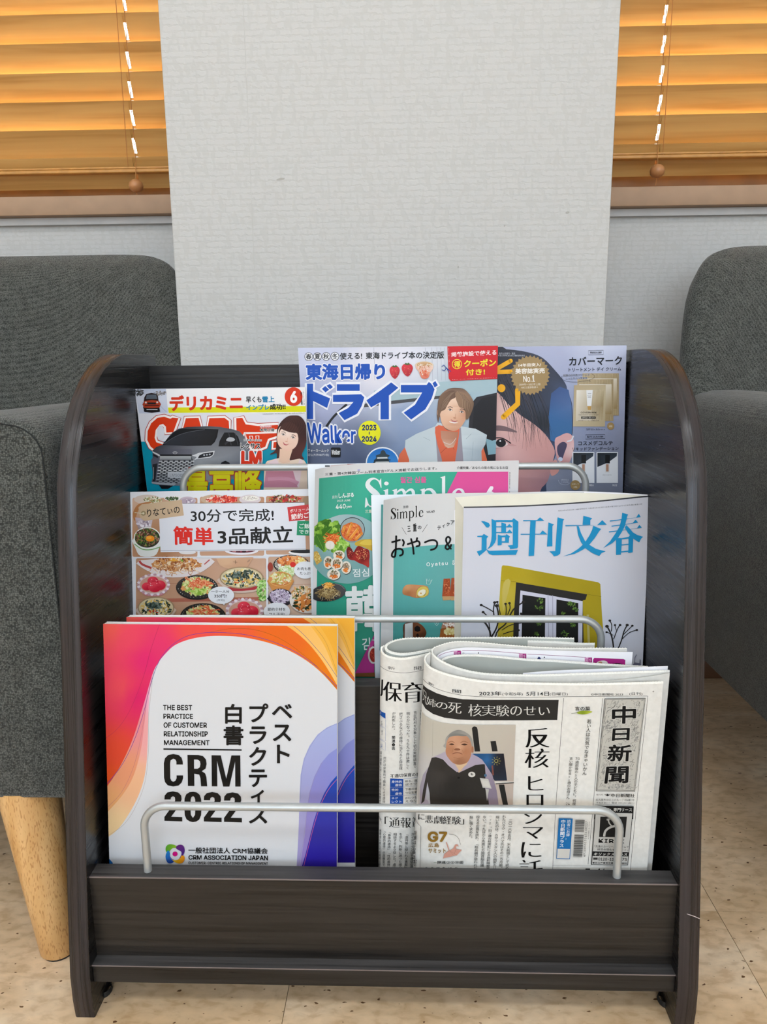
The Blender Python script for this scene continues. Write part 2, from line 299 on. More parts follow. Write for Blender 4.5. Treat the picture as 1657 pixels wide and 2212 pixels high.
# windows, sills, blinds
YB = 0.770; PITCH = 0.0444
def blind(n, x0, x1, xc, zs, tas, sillz, seed, side):
    w = empty('window_%d' % n, ((x0+x1)/2, YW, sillz), kind='structure')
    boxo('window_sill', (x0, YW-0.028, sillz-0.030), (x1, YW+0.12, sillz), M['sill'], w, 0.0015)
    boxo('sill_shadow_strip', (x0, YW-0.010, sillz-0.042), (x1, YW-0.0002, sillz-0.0305), plain('sill_shadow_tone', 'c4c3c2', .7), w)  # solid grey strip standing in for the thin shadow below the sill
    bm = bmesh.new()
    for a, b in (((x0, .797, sillz), (x1, .85, sillz+.072)), ((x0, .82, WTOP-.05), (x1, .85, WTOP)), ((x0, .82, sillz+.05), (x0+.05, .85, WTOP-.05)), ((x1-.05, .82, sillz+.05), (x1, .85, WTOP-.05)), (((x0+x1)/2-.03, .82, sillz+.05), ((x0+x1)/2+.03, .85, WTOP-.05))): box(bm, a, b)
    obj('window_frame', bm, M['frame'], w)
    boxo('window_pane', (x0+.04, .834, sillz+.04), (x1-.04, .838, WTOP-.04), M['glass'], w)
    bx0, bx1 = x0+0.004, x1-0.002
    t = empty('wooden_blind', ((bx0+bx1)/2, YB, zs[-1]), 'wooden slatted window blind %s the white pillar' % ('left of' if side < 0 else 'right of'), 'blind', 'orange wooden blinds in the two windows')
    # slat: top edge towards the room, bottom edge back
    SW, TH, ang = 0.050, 0.0028, math.radians(66)
    hx0, hx1 = xc-0.0024+side*-.004, xc+0.0024+side*-.004
    def slatmesh():
        bm = bmesh.new()
        for a, b in (((bx0, -SW/2), (hx0, SW/2)), ((hx1, -SW/2), (bx1, SW/2)), ((hx0, -SW/2), (hx1, -.013)), ((hx0, .011), (hx1, SW/2))):
            box(bm, (a[0], -TH/2, a[1]), (b[0], TH/2, b[1]))
        bmesh.ops.remove_doubles(bm, verts=bm.verts, dist=1e-6)
        for v in bm.verts: v.co.y += 0.0022*(1-(v.co.z/(SW/2))**2)
        bmesh.ops.rotate(bm, verts=bm.verts, cent=(0, 0, 0), matrix=Matrix.Rotation(math.radians(90)-ang, 3, 'X'))
        bm.normal_update(); me = bpy.data.meshes.new('slat'); bm.to_mesh(me); bm.free(); me.materials.append(M['slat']); return me
    me = slatmesh(); me.transform(Matrix.Translation((-t.location.x, 0, 0)))
    z = zs[0]-PITCH
    k = 0
    while z < WTOP-0.06:
        o = bpy.data.objects.new('slat', me); C.objects.link(o); o.parent = t; o.location = (0, 0, z-t.location.z); z += PITCH; k += 1
        random.seed(seed+k); o.rotation_euler = (random.uniform(-.018, .018), random.uniform(-.0012, .0012), 0)
    boxo('head_rail', (bx0, YB-.03, WTOP-.055), (bx1, YB+.03, WTOP-.002), M['rail'], t, .002)
    zr = zs[1]
    bm = bmesh.new(); box(bm, (bx0, YB-.026, zr-.0045), (bx1, YB-.0115, zr+.0012), .0012, 1); box(bm, (bx0, YB-.0245, zr+.0018), (bx1, YB-.0115, zr+.0052), .0008, 1)
    obj('bottom_rail', bm, M['rail'], t, .6)
    bm = bmesh.new(); tube(bm, [(xc-.0015, YB-.024, zr), (xc-.0012, YB-.0245, 1.2), (xc-.001, YB-.024, WTOP-.05)], 0.0006, 6); tube(bm, [(xc+.002, YB+.024, zr), (xc+.002, YB+.024, WTOP-.05)], .0006, 6)
    obj('ladder_cord', bm, M['cord'], t)
    tp = py(tas[0], tas[1], YB-.032)
    bm = bmesh.new()
    prof = [(0.0015, .011), (.006, .0098), (.0105, .006), (.0122, .0005), (.0108, -.005), (.0065, -.0088), (.0015, -.0105)]
    n_ = 24; rings = [[bm.verts.new((tp.x+r*math.cos(i*2*PI/n_), tp.y+r*math.sin(i*2*PI/n_), tp.z+z_)) for i in range(n_)] for r, z_ in prof]
    for a_, b_ in zip(rings, rings[1:]):
        for i in range(n_): bm.faces.new([a_[i], a_[(i+1) % n_], b_[(i+1) % n_], b_[i]])
    bm.faces.new(rings[0]); bm.faces.new(rings[-1][::-1])
    pc = empty('blind_pull', tp, 'small round wooden tassel on a cord hanging over the %s blind' % ('left' if side < 0 else 'right'), 'blind cord', 'wooden tassels on the blind cords')
    obj('tassel', bm, M['tassel'], pc, 3.2)
    bm = bmesh.new(); tube(bm, [(tp.x, tp.y, tp.z+.009), (tp.x-side*.002, tp.y+.002, tp.z+.04), (tp.x-side*.0005, tp.y+.003, tp.z+.12), (tp.x, tp.y+.003, WTOP-.05)], .0007, 6)
    tube(bm, [(tp.x, tp.y, tp.z-.009), (tp.x+side*-.0015, tp.y, tp.z-.022)], .0006, 6)
    obj('pull_cord', bm, M['cord'], pc)
zl = py(360, 342, YB).z
blind(1, WINX[0][0], WINX[0][1], py(281, 250, YB).x, (zl+.022, py(180, 368, YB-.026).z), (294, 402), SILL_Z, 10, -1)
zr_ = py(1340, 316, YB).z
blind(2, WINX[1][0], WINX[1][1], py(1432, 200, YB).x, (zr_+.022, py(1500, 334, YB-.026).z), (1420, 370), SILL_Z, 30, 1)

# ---------------------------------------------------------------- magazine rack
W2, TP = 0.280, 0.018; XI = W2-TP
rack = empty('magazine_rack', (0, 0.12, 0), 'black wood-grain three tier magazine rack with rounded sides and silver bars', 'magazine rack')
PROF = [(-.0150, 0), (-.0172, .020), (-.0172, .045), (-.0124, .0815), (-.0020, .153), (.0121, .243), (.0274, .348), (.0325, .384), (.0402, .435), (.0478, .479),
        (.0540, .4985), (.0612, .5135), (.0720, .5325), (.0845, .5485), (.0990, .5625), (.1130, .5735), (.1285, .5822), (.1460, .5895), (.1690, .5953), (.1950, .5972), (.2727, .5972)]
def densify(P, n=6):
    out = []
    for i in range(len(P)-1):
        p0 = P[max(i-1, 0)]; p1 = P[i]; p2 = P[i+1]; p3 = P[min(i+2, len(P)-1)]
        if i < 3 or i > 18: m = 1
        else: m = n
        for k in range(m):
            t = k/m
            out.append(tuple(0.5*((2*b)+(-a+c)*t+(2*a-5*b+4*c-d)*t*t+(-a+3*b-3*c+d)*t**3) for a, b, c, d in zip(p0, p1, p2, p3)))
    out.append(P[-1]); return out
DP = densify(PROF, 3)
for sx in (-1, 1):
    x0, x1 = (-W2, -XI) if sx < 0 else (XI, W2)
    bm = bmesh.new(); prism_x(bm, DP+[(.2727, 0)], x0, x1); sp = obj('side_panel', bm, M['bw_y'], rack)
    # edge banding: a thin strip that follows the front edge
    bm = bmesh.new(); n = len(DP); rows = []
    for i, (y, z) in enumerate(DP):
        a = DP[max(i-1, 0)]; b = DP[min(i+1, n-1)]; tx_, tz_ = b[0]-a[0], b[1]-a[1]; L_ = math.hypot(tx_, tz_); ny, nz_ = -tz_/L_, tx_/L_
        rows.append([bm.verts.new((x0+.0004, y, z)), bm.verts.new((x0+.0010, y+ny*.0006, z+nz_*.0006)), bm.verts.new((x1-.0010, y+ny*.0006, z+nz_*.0006)), bm.verts.new((x1-.0004, y, z))])
    for a, b in zip(rows, rows[1:]):
        for k in range(3): bm.faces.new([a[k], a[k+1], b[k+1], b[k]])
    eb = obj('edge_banding', bm, M['bw_z'], sp, 3.2)
    xm = x1-.004 if sx < 0 else x0+.004
    for yy in (.012, .235):
        bm = bmesh.new()
        for k_ in (0,): 
            rr = [[bm.verts.new((xm+r*math.cos(i*PI/8), yy+r*math.sin(i*PI/8), z)) for i in range(16)] for r, z in ((.008, .0), (.009, .002), (.008, .006))]
            for a, b in zip(rr, rr[1:]):
                for i in range(16): bm.faces.new([a[i], a[(i+1) % 16], b[(i+1) % 16], b[i]])
        obj('foot_glide', bm, M['dark'], sp)
boxo('back_panel', (-XI, .250, .034), (XI, .256, .5857), M['bw_x'], rack)
sh = boxo('shelf', (-XI, -.0114, .034), (XI, .250, .052), M['bw_x'], rack, .0005, 1)
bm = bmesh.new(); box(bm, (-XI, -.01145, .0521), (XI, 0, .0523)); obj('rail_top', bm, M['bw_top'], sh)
bm = bmesh.new(); box(bm, (-XI, -.0117, .0512), (XI, -.0112, .0522)); obj('edge_strip', bm, M['chip'], sh)
boxo('front_board', (-XI, 0, .0523), (XI, .018, .134), M['bw_front'], rack)
boxo('front_board', (-XI, .088, .0523), (XI, .106, .2790), M['bw_front'], rack)
boxo('front_board', (-XI, .176, .0523), (XI, .194, .4160), M['bw_front'], rack)
boxo('shelf', (-XI, .106, .174), (XI, .176, .192), M['bw_x'], rack)
boxo('shelf', (-XI, .194, .284), (XI, .250, .302), M['bw_x'], rack)
for k, (y, z) in enumerate(((0, .134), (.088, .279), (.176, .416))):
    pa = [o for o in rack.children if o.name.startswith('front_board')][k]
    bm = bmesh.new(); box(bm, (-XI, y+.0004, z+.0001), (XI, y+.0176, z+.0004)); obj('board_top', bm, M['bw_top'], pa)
    bm = bmesh.new(); box(bm, (-XI, y-.0004, z-.0004), (XI, y+.0004, z+.0006)); obj('edge_strip', bm, M['chip'] if k == 0 else M['bw_top'], pa)
for k, (y, zb, zt) in enumerate(((.0090, .1345, .2003), (.0975, .2795, .3442), (.1845, .4165, .4800))):
    hw, cr = .2115, .021
    pts = [(-hw, y, zb), (-hw, y, (zb+zt)/2)]
    pts += [(-hw+cr-cr*math.cos(a), y, zt-cr+cr*math.sin(a)) for a in [i*PI/20 for i in range(0, 11)]]
    pts += [(x, y, zt) for x in (-.1, 0, .1)]
    pts += [(hw-cr+cr*math.sin(a), y, zt-cr+cr*math.cos(a)) for a in [i*PI/20 for i in range(0, 11)]]
    pts += [(hw, y, (zb+zt)/2), (hw, y, zb)]
    bm = bmesh.new(); tube(bm, pts, .0036, 18); obj('retaining_bar', bm, M['steel'], rack, 1.2)
# scratch on the right edge
a = pxx(1500, 1977, W2-.001); 
bm = bmesh.new(); v = [bm.verts.new(py(x, y, -.0137).lerp(py(x, y, -.0137), 0)) for x, y in ((1479, 1964), (1495, 1969.5), (1508, 1976), (1508, 1977.5), (1494, 1971), (1479, 1965.3))]
for q in v: q.co.y = -.0137-.0004+(q.co.z-.088)*-.145
bm.faces.new(v); obj('scratch', bm, plain('scratch', 'c9bfc0', .6), rack)

# ---------------------------------------------------------------- armchairs
def armchair(cx, label):
    t = empty('armchair', (cx, .36, 0), label, 'armchair', 'grey fabric armchairs either side of the rack')
    hw, aw = .345, .125
    y0, y1, zb, za = .058, .66, .172, .541
    for s in (-1, 1):
        xo = cx+s*hw; xi = cx+s*(hw-aw); a, b = min(xo, xi), max(xo, xi)
        bm = bmesh.new()
        # rounded section extruded along Y
        R_ = .030; sec = []
        for (qx, qz, st) in ((b-R_, za-R_, 0), (a+R_, za-R_, 90)):
            for k in range(7):
                an = math.radians(st+k*15); sec.append((qx+R_*math.cos(an), qz+R_*math.sin(an)))
        # slightly crowned top
        sec = sec[:7]+[((a+b)/2+.02, za+.003), ((a+b)/2-.02, za+.003)]+sec[7:]
        sec += [(a, zb+.012), (a+.012, zb), (b-.012, zb), (b, zb+.012)]
        rows = []
        for (yy, ins) in ((y0, .006), (y0+.002, .002), (y0+.007, 0.0), (y0+.25, 0), (y1-.05, 0), (y1, .004)):
            mx_ = (a+b)/2; mz = (zb+za)/2
            rows.append([bm.verts.new((mx_+(x-mx_)*(1-ins/.06), yy, mz+(z-mz)*(1-ins/.18))) for x, z in sec])
        m = len(sec)
        for r0, r1 in zip(rows, rows[1:]):
            for k in range(m): bm.faces.new([r0[k], r0[(k+1) % m], r1[(k+1) % m], r1[k]])
        bm.faces.new(rows[0]); bm.faces.new(rows[-1][::-1])
        ar = obj('armrest', bm, M['fabric'], t, 1.0)
        bm = bmesh.new(); pts = []
        for x, z in sec[:16]:
            mx_ = (a+b)/2; mz = (zb+za)/2; pts.append((mx_+(x-mx_)*.965, y0-.0003, mz+(z-mz)*.972))
        pts = [(pts[0][0], y0-.0003, zb+.03)]+pts+[(pts[-1][0], y0-.0003, zb+.03)]
        tube(bm, pts, .0006, 6); obj('seam', bm, M['seam'], ar)
    # seat and backrest
    bm = bmesh.new(); box(bm, (cx-hw+aw, y0+.01, zb+.01), (cx+hw-aw, .60, .43), .03, 4); obj('seat_cushion', bm, M['fabric'], t, 1.0)
    bm = bmesh.new(); nx, nz = 40, 26; grid = {}
    bw = hw+.004
    def back(u, v, side):
        # u across -1..1, v up 0..1; outline like a rounded shell
        ztop = .760-.012*abs(u)**4-.040*abs(u)**16
        z = zb+.01+v*(ztop-zb-.01)
        if v > .55: wid = bw*(1-.045*((v-.55)/.45)**1.6-.035*((v-.55)/.45)**9)
        else: wid = bw
        x = cx+u*wid
        yc = .555+.085*v
        th = .055*(1-.45*v)*math.sqrt(max(0, 1-abs(u)**10))*math.sqrt(max(0, 1-max(0, v-.9)**2*90))
        y = yc+side*th-.10*abs(u)**3*(1-.35*v)
        return (x, y, z)
    for side in (-1, 1):
        for i in range(nx+1):
            for k in range(nz+1):
                grid[side, i, k] = bm.verts.new(back(math.sin((i/nx-.5)*PI), k/nz if k < nz else 1.0, side))
        for i in range(nx):
            for k in range(nz):
                f = [grid[side, i, k], grid[side, i+1, k], grid[side, i+1, k+1], grid[side, i, k+1]]
                bm.faces.new(f if side < 0 else f[::-1])
    for i in range(nx):
        bm.faces.new([grid[-1, i, nz], grid[-1, i+1, nz], grid[1, i+1, nz], grid[1, i, nz]]); bm.faces.new([grid[-1, i, 0], grid[1, i, 0], grid[1, i+1, 0], grid[-1, i+1, 0]])
    bmesh.ops.remove_doubles(bm, verts=bm.verts, dist=.0006)
    obj('backrest', bm, M['fabric'], t, 3.2)
    for sx_ in (-1, 1):
        for (ty_, by_) in ((.088, .062), (.58, .60)):
            bm = bmesh.new(); n_ = 24
            xt = cx+sx_*(hw-.068); xb = cx+sx_*(hw-.039)
            rr = []
            for k, f in enumerate((0, .02, .5, 1)):
                r = (.0165, .0185, .0240, .0300)[k]; X = xb+(xt-xb)*f; Y = by_+(ty_-by_)*f; Z = f*(zb+.004)+.002*(k == 0)
                rr.append([bm.verts.new((X+r*math.cos(i*2*PI/n_), Y+r*math.sin(i*2*PI/n_), Z)) for i in range(n_)])
            for a_, b_ in zip(rr, rr[1:]):
                for i in range(n_): bm.faces.new([a_[i], a_[(i+1) % n_], b_[(i+1) % n_], b_[i]])
            bm.faces.new(rr[0][::-1]); bm.faces.new(rr[-1])
            lg = obj('leg', bm, M['beech'], t, 1.0)
            bm = bmesh.new(); rr = [[bm.verts.new((xb+.016*math.cos(i*2*PI/n_), by_+.016*math.sin(i*2*PI/n_), z)) for i in range(n_)] for z in (0, .002)]
            for i in range(n_): bm.faces.new([rr[0][i], rr[0][(i+1) % n_], rr[1][(i+1) % n_], rr[1][i]])
            bm.faces.new(rr[0][::-1]); obj('foot_pad', bm, M['dark'], lg)
    return t
armchair(-.6372, 'grey woven fabric armchair with beech legs left of the rack')
armchair(.778, 'grey woven fabric armchair partly in view right of the rack')

# ---------------------------------------------------------------- printed matter: sheets and ink
K, WH = '141210', 'f6f6f8'
_gc = {}
def _font():
    import os
    try:
        p = os.path.join(bpy.utils.system_resource('DATAFILES'), 'fonts', 'Inter.woff2')
        return bpy.data.fonts.load(p) if os.path.exists(p) else None
    except Exception: return None
FONT = _font()
def glyph(s, bold=0.0, res=4, lspace=1.0, wspace=1.0):
    key = (s, bold, res, lspace)
    if key in _gc: return _gc[key]
    cu = bpy.data.curves.new('glyphs', 'FONT'); cu.body = s; cu.size = 1.0; cu.offset = bold if bold <= .012 else 0; cu.resolution_u = res; cu.space_character = lspace
    if FONT and all(ord(k) < 0x250 for k in s): cu.font = FONT
    o = bpy.data.objects.new('glyphs', cu); me = o.to_mesh(); me.calc_loop_triangles()
    V = [(v.co.x, v.co.y) for v in me.vertices]; T = [tuple(t.vertices) for t in me.loop_triangles]
    o.to_mesh_clear(); bpy.data.objects.remove(o); bpy.data.curves.remove(cu)
    if not V: V, T = [(0, 0), (1, 1)], []
    bb = (min(v[0] for v in V), min(v[1] for v in V), max(v[0] for v in V), max(v[1] for v in V))
    _gc[key] = (V, T, bb); return _gc[key]
def sm(P, n=5, closed=True):
    m = len(P); out = []
    rng = m if closed else m-1
    for i in range(rng):
        if closed: a, b, c, d = P[i-1], P[i], P[(i+1) % m], P[(i+2) % m]
        else: a, b, c, d = P[max(i-1, 0)], P[i], P[i+1], P[min(i+2, m-1)]
        for k in range(n):
            t = k/n; out.append(tuple(0.5*((2*q)+(-p+r)*t+(2*p-5*q+4*r-s)*t*t+(-p+3*q-3*r+s)*t**3) for p, q, r, s in zip(a, b, c, d)))
    if not closed: out.append(tuple(P[-1]))
    return out
def mix(a, b, t):
    a, b = hx(a), hx(b); t = max(0, min(1, t)); return tuple(a[i]+(b[i]-a[i])*t for i in range(3))
def grad(x0, y0, c0, x1, y1, c1, *more):
    dx, dy = x1-x0, y1-y0; L = dx*dx+dy*dy; st = [(0, c0), (1, c1)]
    if more: st = [(0, c0)]+[(more[i], more[i+1]) for i in range(0, len(more), 2)]+[(1, c1)]
    def f(x, y):
        t = max(0, min(1, ((x-x0)*dx+(y-y0)*dy)/L))
        for (ta, ca), (tb, cb) in zip(st, st[1:]):
            if t <= tb: return mix(ca, cb, (t-ta)/max(1e-6, tb-ta))
        return hx(st[-1][1])
    return f
def copies(b):
    """shifts that thicken a glyph by b"""
    if b <= .012: return [(0, 0)]
    k = 8 if b > .024 else 6
    return [(b*1.05*math.cos(2*PI*(j+.5)/k), b*1.05*math.sin(2*PI*(j+.5)/k)) for j in range(k)]+([(0, 0)] if b > .03 else [])
class Art:
    """Ink printed on a sheet. hit(x, y) gives the point and normal of the sheet."""
    def __init__(s, hit, clip=None, maxlen=None, step=6e-6):
        s.hit = hit; s.clip = clip; s.maxlen = maxlen; s.step = step; s.V = []; s.Fc = []; s.Cc = []; s.lay = 1; s.v = (0, 0, 1); s.cs = .6
        if clip:
            ar = sum(clip[i-1][0]*clip[i][1]-clip[i][0]*clip[i-1][1] for i in range(len(clip)))
            if ar < 0: s.clip = clip[::-1]
    def view(s, x0, y0, sc): s.v = (x0, y0, sc); return s
    def p(s, q): return (s.v[0]+q[0]/s.v[2], s.v[1]+q[1]/s.v[2])
    def cliptri(s, t):
        P = t
        for i in range(len(s.clip)):
            a, b = s.clip[i-1], s.clip[i]; out = []
            def side(q): return (b[0]-a[0])*(q[1]-a[1])-(b[1]-a[1])*(q[0]-a[0])
            for j in range(len(P)):
                c, d = P[j-1], P[j]; sc, sd = side(c), side(d)
                if (sc >= 0) != (sd >= 0):
                    k = sc/(sc-sd); out.append((c[0]+(d[0]-c[0])*k, c[1]+(d[1]-c[1])*k))
                if sd >= 0: out.append(d)
            P = out
            if len(P) < 3: return []
        return P
    def tris(s, P, T, c, lay=None, maxlen=0):
        """P in view coordinates"""
        Q = [s.p(q) for q in P]; fn = c if callable(c) else None
        if fn is None: cc = col(c)
        lay = s.lay if lay is None else lay; off = lay*s.step
        ml = s.maxlen or 0
        if maxlen: ml = min(ml, maxlen) if ml else maxlen
        st = [tuple(Q[i] for i in t) for t in T]; out = []
        while st:
            t = st.pop()
            if ml:
                d = [math.hypot(t[i][0]-t[i-2][0], t[i][1]-t[i-2][1]) for i in range(3)]  # edge i -> i+1
                m = max(range(3), key=lambda i: d[i])
                if d[m] > ml:
                    a, b, e = t[m], t[(m+1) % 3], t[(m+2) % 3]; h = ((a[0]+b[0])/2, (a[1]+b[1])/2)
                    st.append((a, h, e)); st.append((h, b, e)); continue
            out.append(t)
        if isinstance(s.hit, Facets):
            for t in out:
                P2 = s.cliptri(list(t)) if s.clip else list(t)
                if len(P2) < 3: continue
                for f in s.hit.near(P2):
                    P3 = P2
                    for i in range(3):
                        (ax, ay), (bx_, by_) = f[0][i-1], f[0][i]; o = []
                        dx_, dy_ = bx_-ax, by_-ay
                        sd = [dx_*(q[1]-ay)-dy_*(q[0]-ax) for q in P3]
                        for j in range(len(P3)):
                            sa, sb = sd[j-1], sd[j]
                            if (sa >= 0) != (sb >= 0):
                                k = sa/(sa-sb); c_, d_ = P3[j-1], P3[j]; o.append((c_[0]+(d_[0]-c_[0])*k, c_[1]+(d_[1]-c_[1])*k))
                            if sb >= 0: o.append(P3[j])
                        P3 = o
                        if len(P3) < 3: break
                    if len(P3) < 3: continue
                    ids = []
                    for q in P3:
                        s.V.append(s.hit.point(f, q, off)); s.Cc.append(col(fn((q[0]-s.v[0])*s.v[2], (q[1]-s.v[1])*s.v[2])) if fn else cc); ids.append(len(s.V)-1)
                    for k in range(1, len(ids)-1): s.Fc.append((ids[0], ids[k], ids[k+1]))
            return s
        cache = {}
        def vid(q):
            k = (round(q[0], 3), round(q[1], 3))
            if k in cache: return cache[k]
            h = s.hit(q[0], q[1])
            if h is None: cache[k] = None; return None
            s.V.append(h[0]+h[1]*off)
            s.Cc.append(col(fn((q[0]-s.v[0])*s.v[2], (q[1]-s.v[1])*s.v[2])) if fn else cc)
            cache[k] = len(s.V)-1; return cache[k]
        for t in out:
            P2 = s.cliptri(list(t)) if s.clip else list(t)
            if len(P2) < 3: continue
            ids = [vid(q) for q in P2]
            if None in ids: continue
            for k in range(1, len(ids)-1):
                if len({ids[0], ids[k], ids[k+1]}) == 3: s.Fc.append((ids[0], ids[k], ids[k+1]))
        return s
    def poly(s, P, c, holes=(), smooth=0, maxlen=0, inc=True):
        if smooth: P = sm(P, smooth)
        loops = [P]+list(holes); flat = [q for l in loops for q in l]
        T = tessellate_polygon([[Vector((q[0], q[1], 0)) for q in l] for l in loops])
        if inc: s.lay += 1
        return s.tris(flat, T, c, maxlen=maxlen or (14 if callable(c) else 0))
    def rect(s, x0, y0, x1, y1, c, r=0, **k):
        if r:
            P = [(cx+r*math.cos(math.radians(a)), cy+r*math.sin(math.radians(a))) for cx, cy, b in ((x1-r, y1-r, 0), (x0+r, y1-r, 90), (x0+r, y0+r, 180), (x1-r, y0+r, 270)) for a in (b, b+30, b+60, b+90)]
        else: P = [(x0, y0), (x1, y0), (x1, y1), (x0, y1)]
        return s.poly(P, c, **k)
    def ell(s, cx, cy, rx, ry, c, n=28, rot=0, **k):
        a = math.radians(rot); ca, sa = math.cos(a), math.sin(a)
        return s.poly([(cx+rx*math.cos(i*2*PI/n)*ca-ry*math.sin(i*2*PI/n)*sa, cy+rx*math.cos(i*2*PI/n)*sa+ry*math.sin(i*2*PI/n)*ca) for i in range(n)], c, **k)
    def line(s, P, w, c, smooth=0, closed=False, inc=True, taper=0, cap=False):
        if smooth: P = sm(P, smooth, closed)
        m = len(P); A = []; B = []
        for i in range(m):
            a = P[i-1] if (closed or i) else P[0]; b = P[(i+1) % m] if (closed or i < m-1) else P[-1]
            dx, dy = b[0]-a[0], b[1]-a[1]; L = math.hypot(dx, dy) or 1
            ww = w/2*(1-taper*(i/(m-1))) if taper >= 0 else w/2*(1+taper*(1-i/(m-1)))
            A.append((P[i][0]-dy/L*ww, P[i][1]+dx/L*ww)); B.append((P[i][0]+dy/L*ww, P[i][1]-dx/L*ww))
        V = A+B; T = []
        for i in range(m if closed else m-1):
            j = (i+1) % m; T += [(i, j, m+j), (i, m+j, m+i)]
        if cap:
            for q in (P[0], P[-1]):
                b = len(V); V += [(q[0]+w/2*math.cos(k*PI/5), q[1]+w/2*math.sin(k*PI/5)) for k in range(10)]; T += [(b, b+k, b+k+1) for k in range(1, 9)]
        if inc: s.lay += 1
        return s.tris(V, T, c)
    def T(s, txt, q, c=K, b=0.0, res=4, serif=0, ls=1.0, out=None, ow=0.03, lay=None):
        """text whose ink fills box q=(x0,y0,x1,y1) or a quad TL,TR,BR,BL"""
        if len(q) == 4 and not isinstance(q[0], (tuple, list)): q = ((q[0], q[1]), (q[2], q[1]), (q[2], q[3]), (q[0], q[3]))
        if out: s._T(txt, q, out, b+ow, res, ls, ref=(txt, b)); s.lay += 2
        s._T(txt, q, c, b, res, ls, serif=serif, lay=lay); return s
    def _T(s, txt, q, c, b, res, ls, ref=None, serif=0, lay=None):
        if serif: b = -.017
        V, T, bb = glyph(txt, b, res, ls)
        if ref: bb = glyph(ref[0], ref[1], res, ls)[2]; b0 = ref[1]
        else: b0 = b
        if b0 > .012: bb = (bb[0]-b0, bb[1]-b0, bb[2]+b0, bb[3]+b0)
        cps = copies(b) if not serif else [(serif*k, 0) for k in (-1.5, -.75, 0, .75, 1.5)]
        w, h = max(bb[2]-bb[0], 1e-6), max(bb[3]-bb[1], 1e-6)
        def m(x, y):
            u = (x-bb[0])/w; v = 1-(y-bb[1])/h
            return tuple((q[0][i]*(1-u)+q[1][i]*u)*(1-v)+(q[3][i]*(1-u)+q[2][i]*u)*v for i in (0, 1))
        L0 = s.lay+1 if lay is None else lay
        for j, (dx, dy) in enumerate(cps):
            s.tris([m(x+dx, y+dy) for x, y in V], T, c, lay=L0+j*s.cs)
        if len(cps) > 1: s.lay = max(s.lay, L0+len(cps)*s.cs)
    def TV(s, txt, x0, y0, x1, y1, w, c=K, b=0.0, res=3, serif=0, sq=1.0):
        """vertical text: cell centres run from (x0,y0) top to (x1,y1) bottom"""
        n = len(txt)
        for i, ch in enumerate(txt):
            f0 = i/n; f1 = (i+1)/n; f = (i+.5)/n
            if ch in ' 　': continue
            V, T, bb = glyph(ch, b, res)
            cx, cy = x0+(x1-x0)*f, y0+(y1-y0)*f; hh = (y1-y0)/n
            sk = (x1-x0)/max(1, (y1-y0))
            ex, ey = .5, .38
            for j, (dx, dy) in enumerate(copies(b)):
                P = []
                for x, y in V:
                    if ch in 'ー「」()（）…―': X, Y = (y-ey), (x-ex)
                    elif ch in '、。': X, Y = (x-ex)+.55, -(y-ey)-.55
                    elif ch in 'っゃゅょィッャュョ': X, Y = (x-ex)+.08, -(y-ey)-.08
                    else: X, Y = (x-ex), -(y-ey)
                    if ch.isascii() and ch.isalnum(): X -= -.18
                    if ch in 'ー…―': X = -X
                    X += dx; Y += dy; P.append((cx+X*w+Y*hh*sk*sq, cy+Y*hh*sq*1.0))
                s.tris(P, T, c, lay=s.lay+1+j*s.cs)
        if b > .012: s.lay += 1+8*s.cs
        return s
    def blobs(s, cx, cy, rx, ry, n, r, pal, seed=1, asp=.55, rot=None, edge=1.0):
        R = random.Random(seed); s.lay += 1
        for i in range(n):
            a = R.uniform(0, 2*PI); d = math.sqrt(R.random())*edge; x, y = cx+rx*d*math.cos(a), cy+ry*d*math.sin(a)
            rr = r*R.uniform(.5, 1.3); ro = R.uniform(0, PI) if rot is None else rot+R.uniform(-.5, .5); m = 7
            P = [(x+rr*math.cos(k*2*PI/m)*math.cos(ro)-rr*asp*math.sin(k*2*PI/m)*math.sin(ro), y+rr*math.cos(k*2*PI/m)*math.sin(ro)+rr*asp*math.sin(k*2*PI/m)*math.cos(ro)) for k in range(m)]
            s.tris(P, [(0, k, k+1) for k in range(1, m-1)], R.choice(pal), lay=s.lay+3*i/n)
        s.lay += 3; return s
    def strands(s, cx, cy, rx, ry, n, w, L, pal, seed=1):
        R = random.Random(seed); s.lay += 1
        for i in range(n):
            a = R.uniform(0, 2*PI); d = math.sqrt(R.random()); x, y = cx+rx*d*math.cos(a), cy+ry*d*math.sin(a); th = R.uniform(0, PI); P = []
            for k in range(5): P.append((x, y)); x += L/4*math.cos(th); y += L/4*math.sin(th)*.8; th += R.uniform(-.9, .9)
            s.line(P, w, R.choice(pal), inc=False)
            s.lay += 1.0/n*3
        return s
    def build(s, parent, mat='gloss', name='cover_print'):
        me = bpy.data.meshes.new(name); me.from_pydata([tuple(v) for v in s.V], [], s.Fc); me.update()
        at = me.color_attributes.new('Ink', 'FLOAT_COLOR', 'POINT'); at.data.foreach_set('color', [k for c in s.Cc for k in c])
        # make every face look towards the reader
        bm = bmesh.new(); bm.from_mesh(me)
        for f in bm.faces:
            if f.normal.dot(f.calc_center_median()-CAM_O) > 0: f.normal_flip()
        bm.to_mesh(me); bm.free()
        return link(name, me, M[mat], parent)

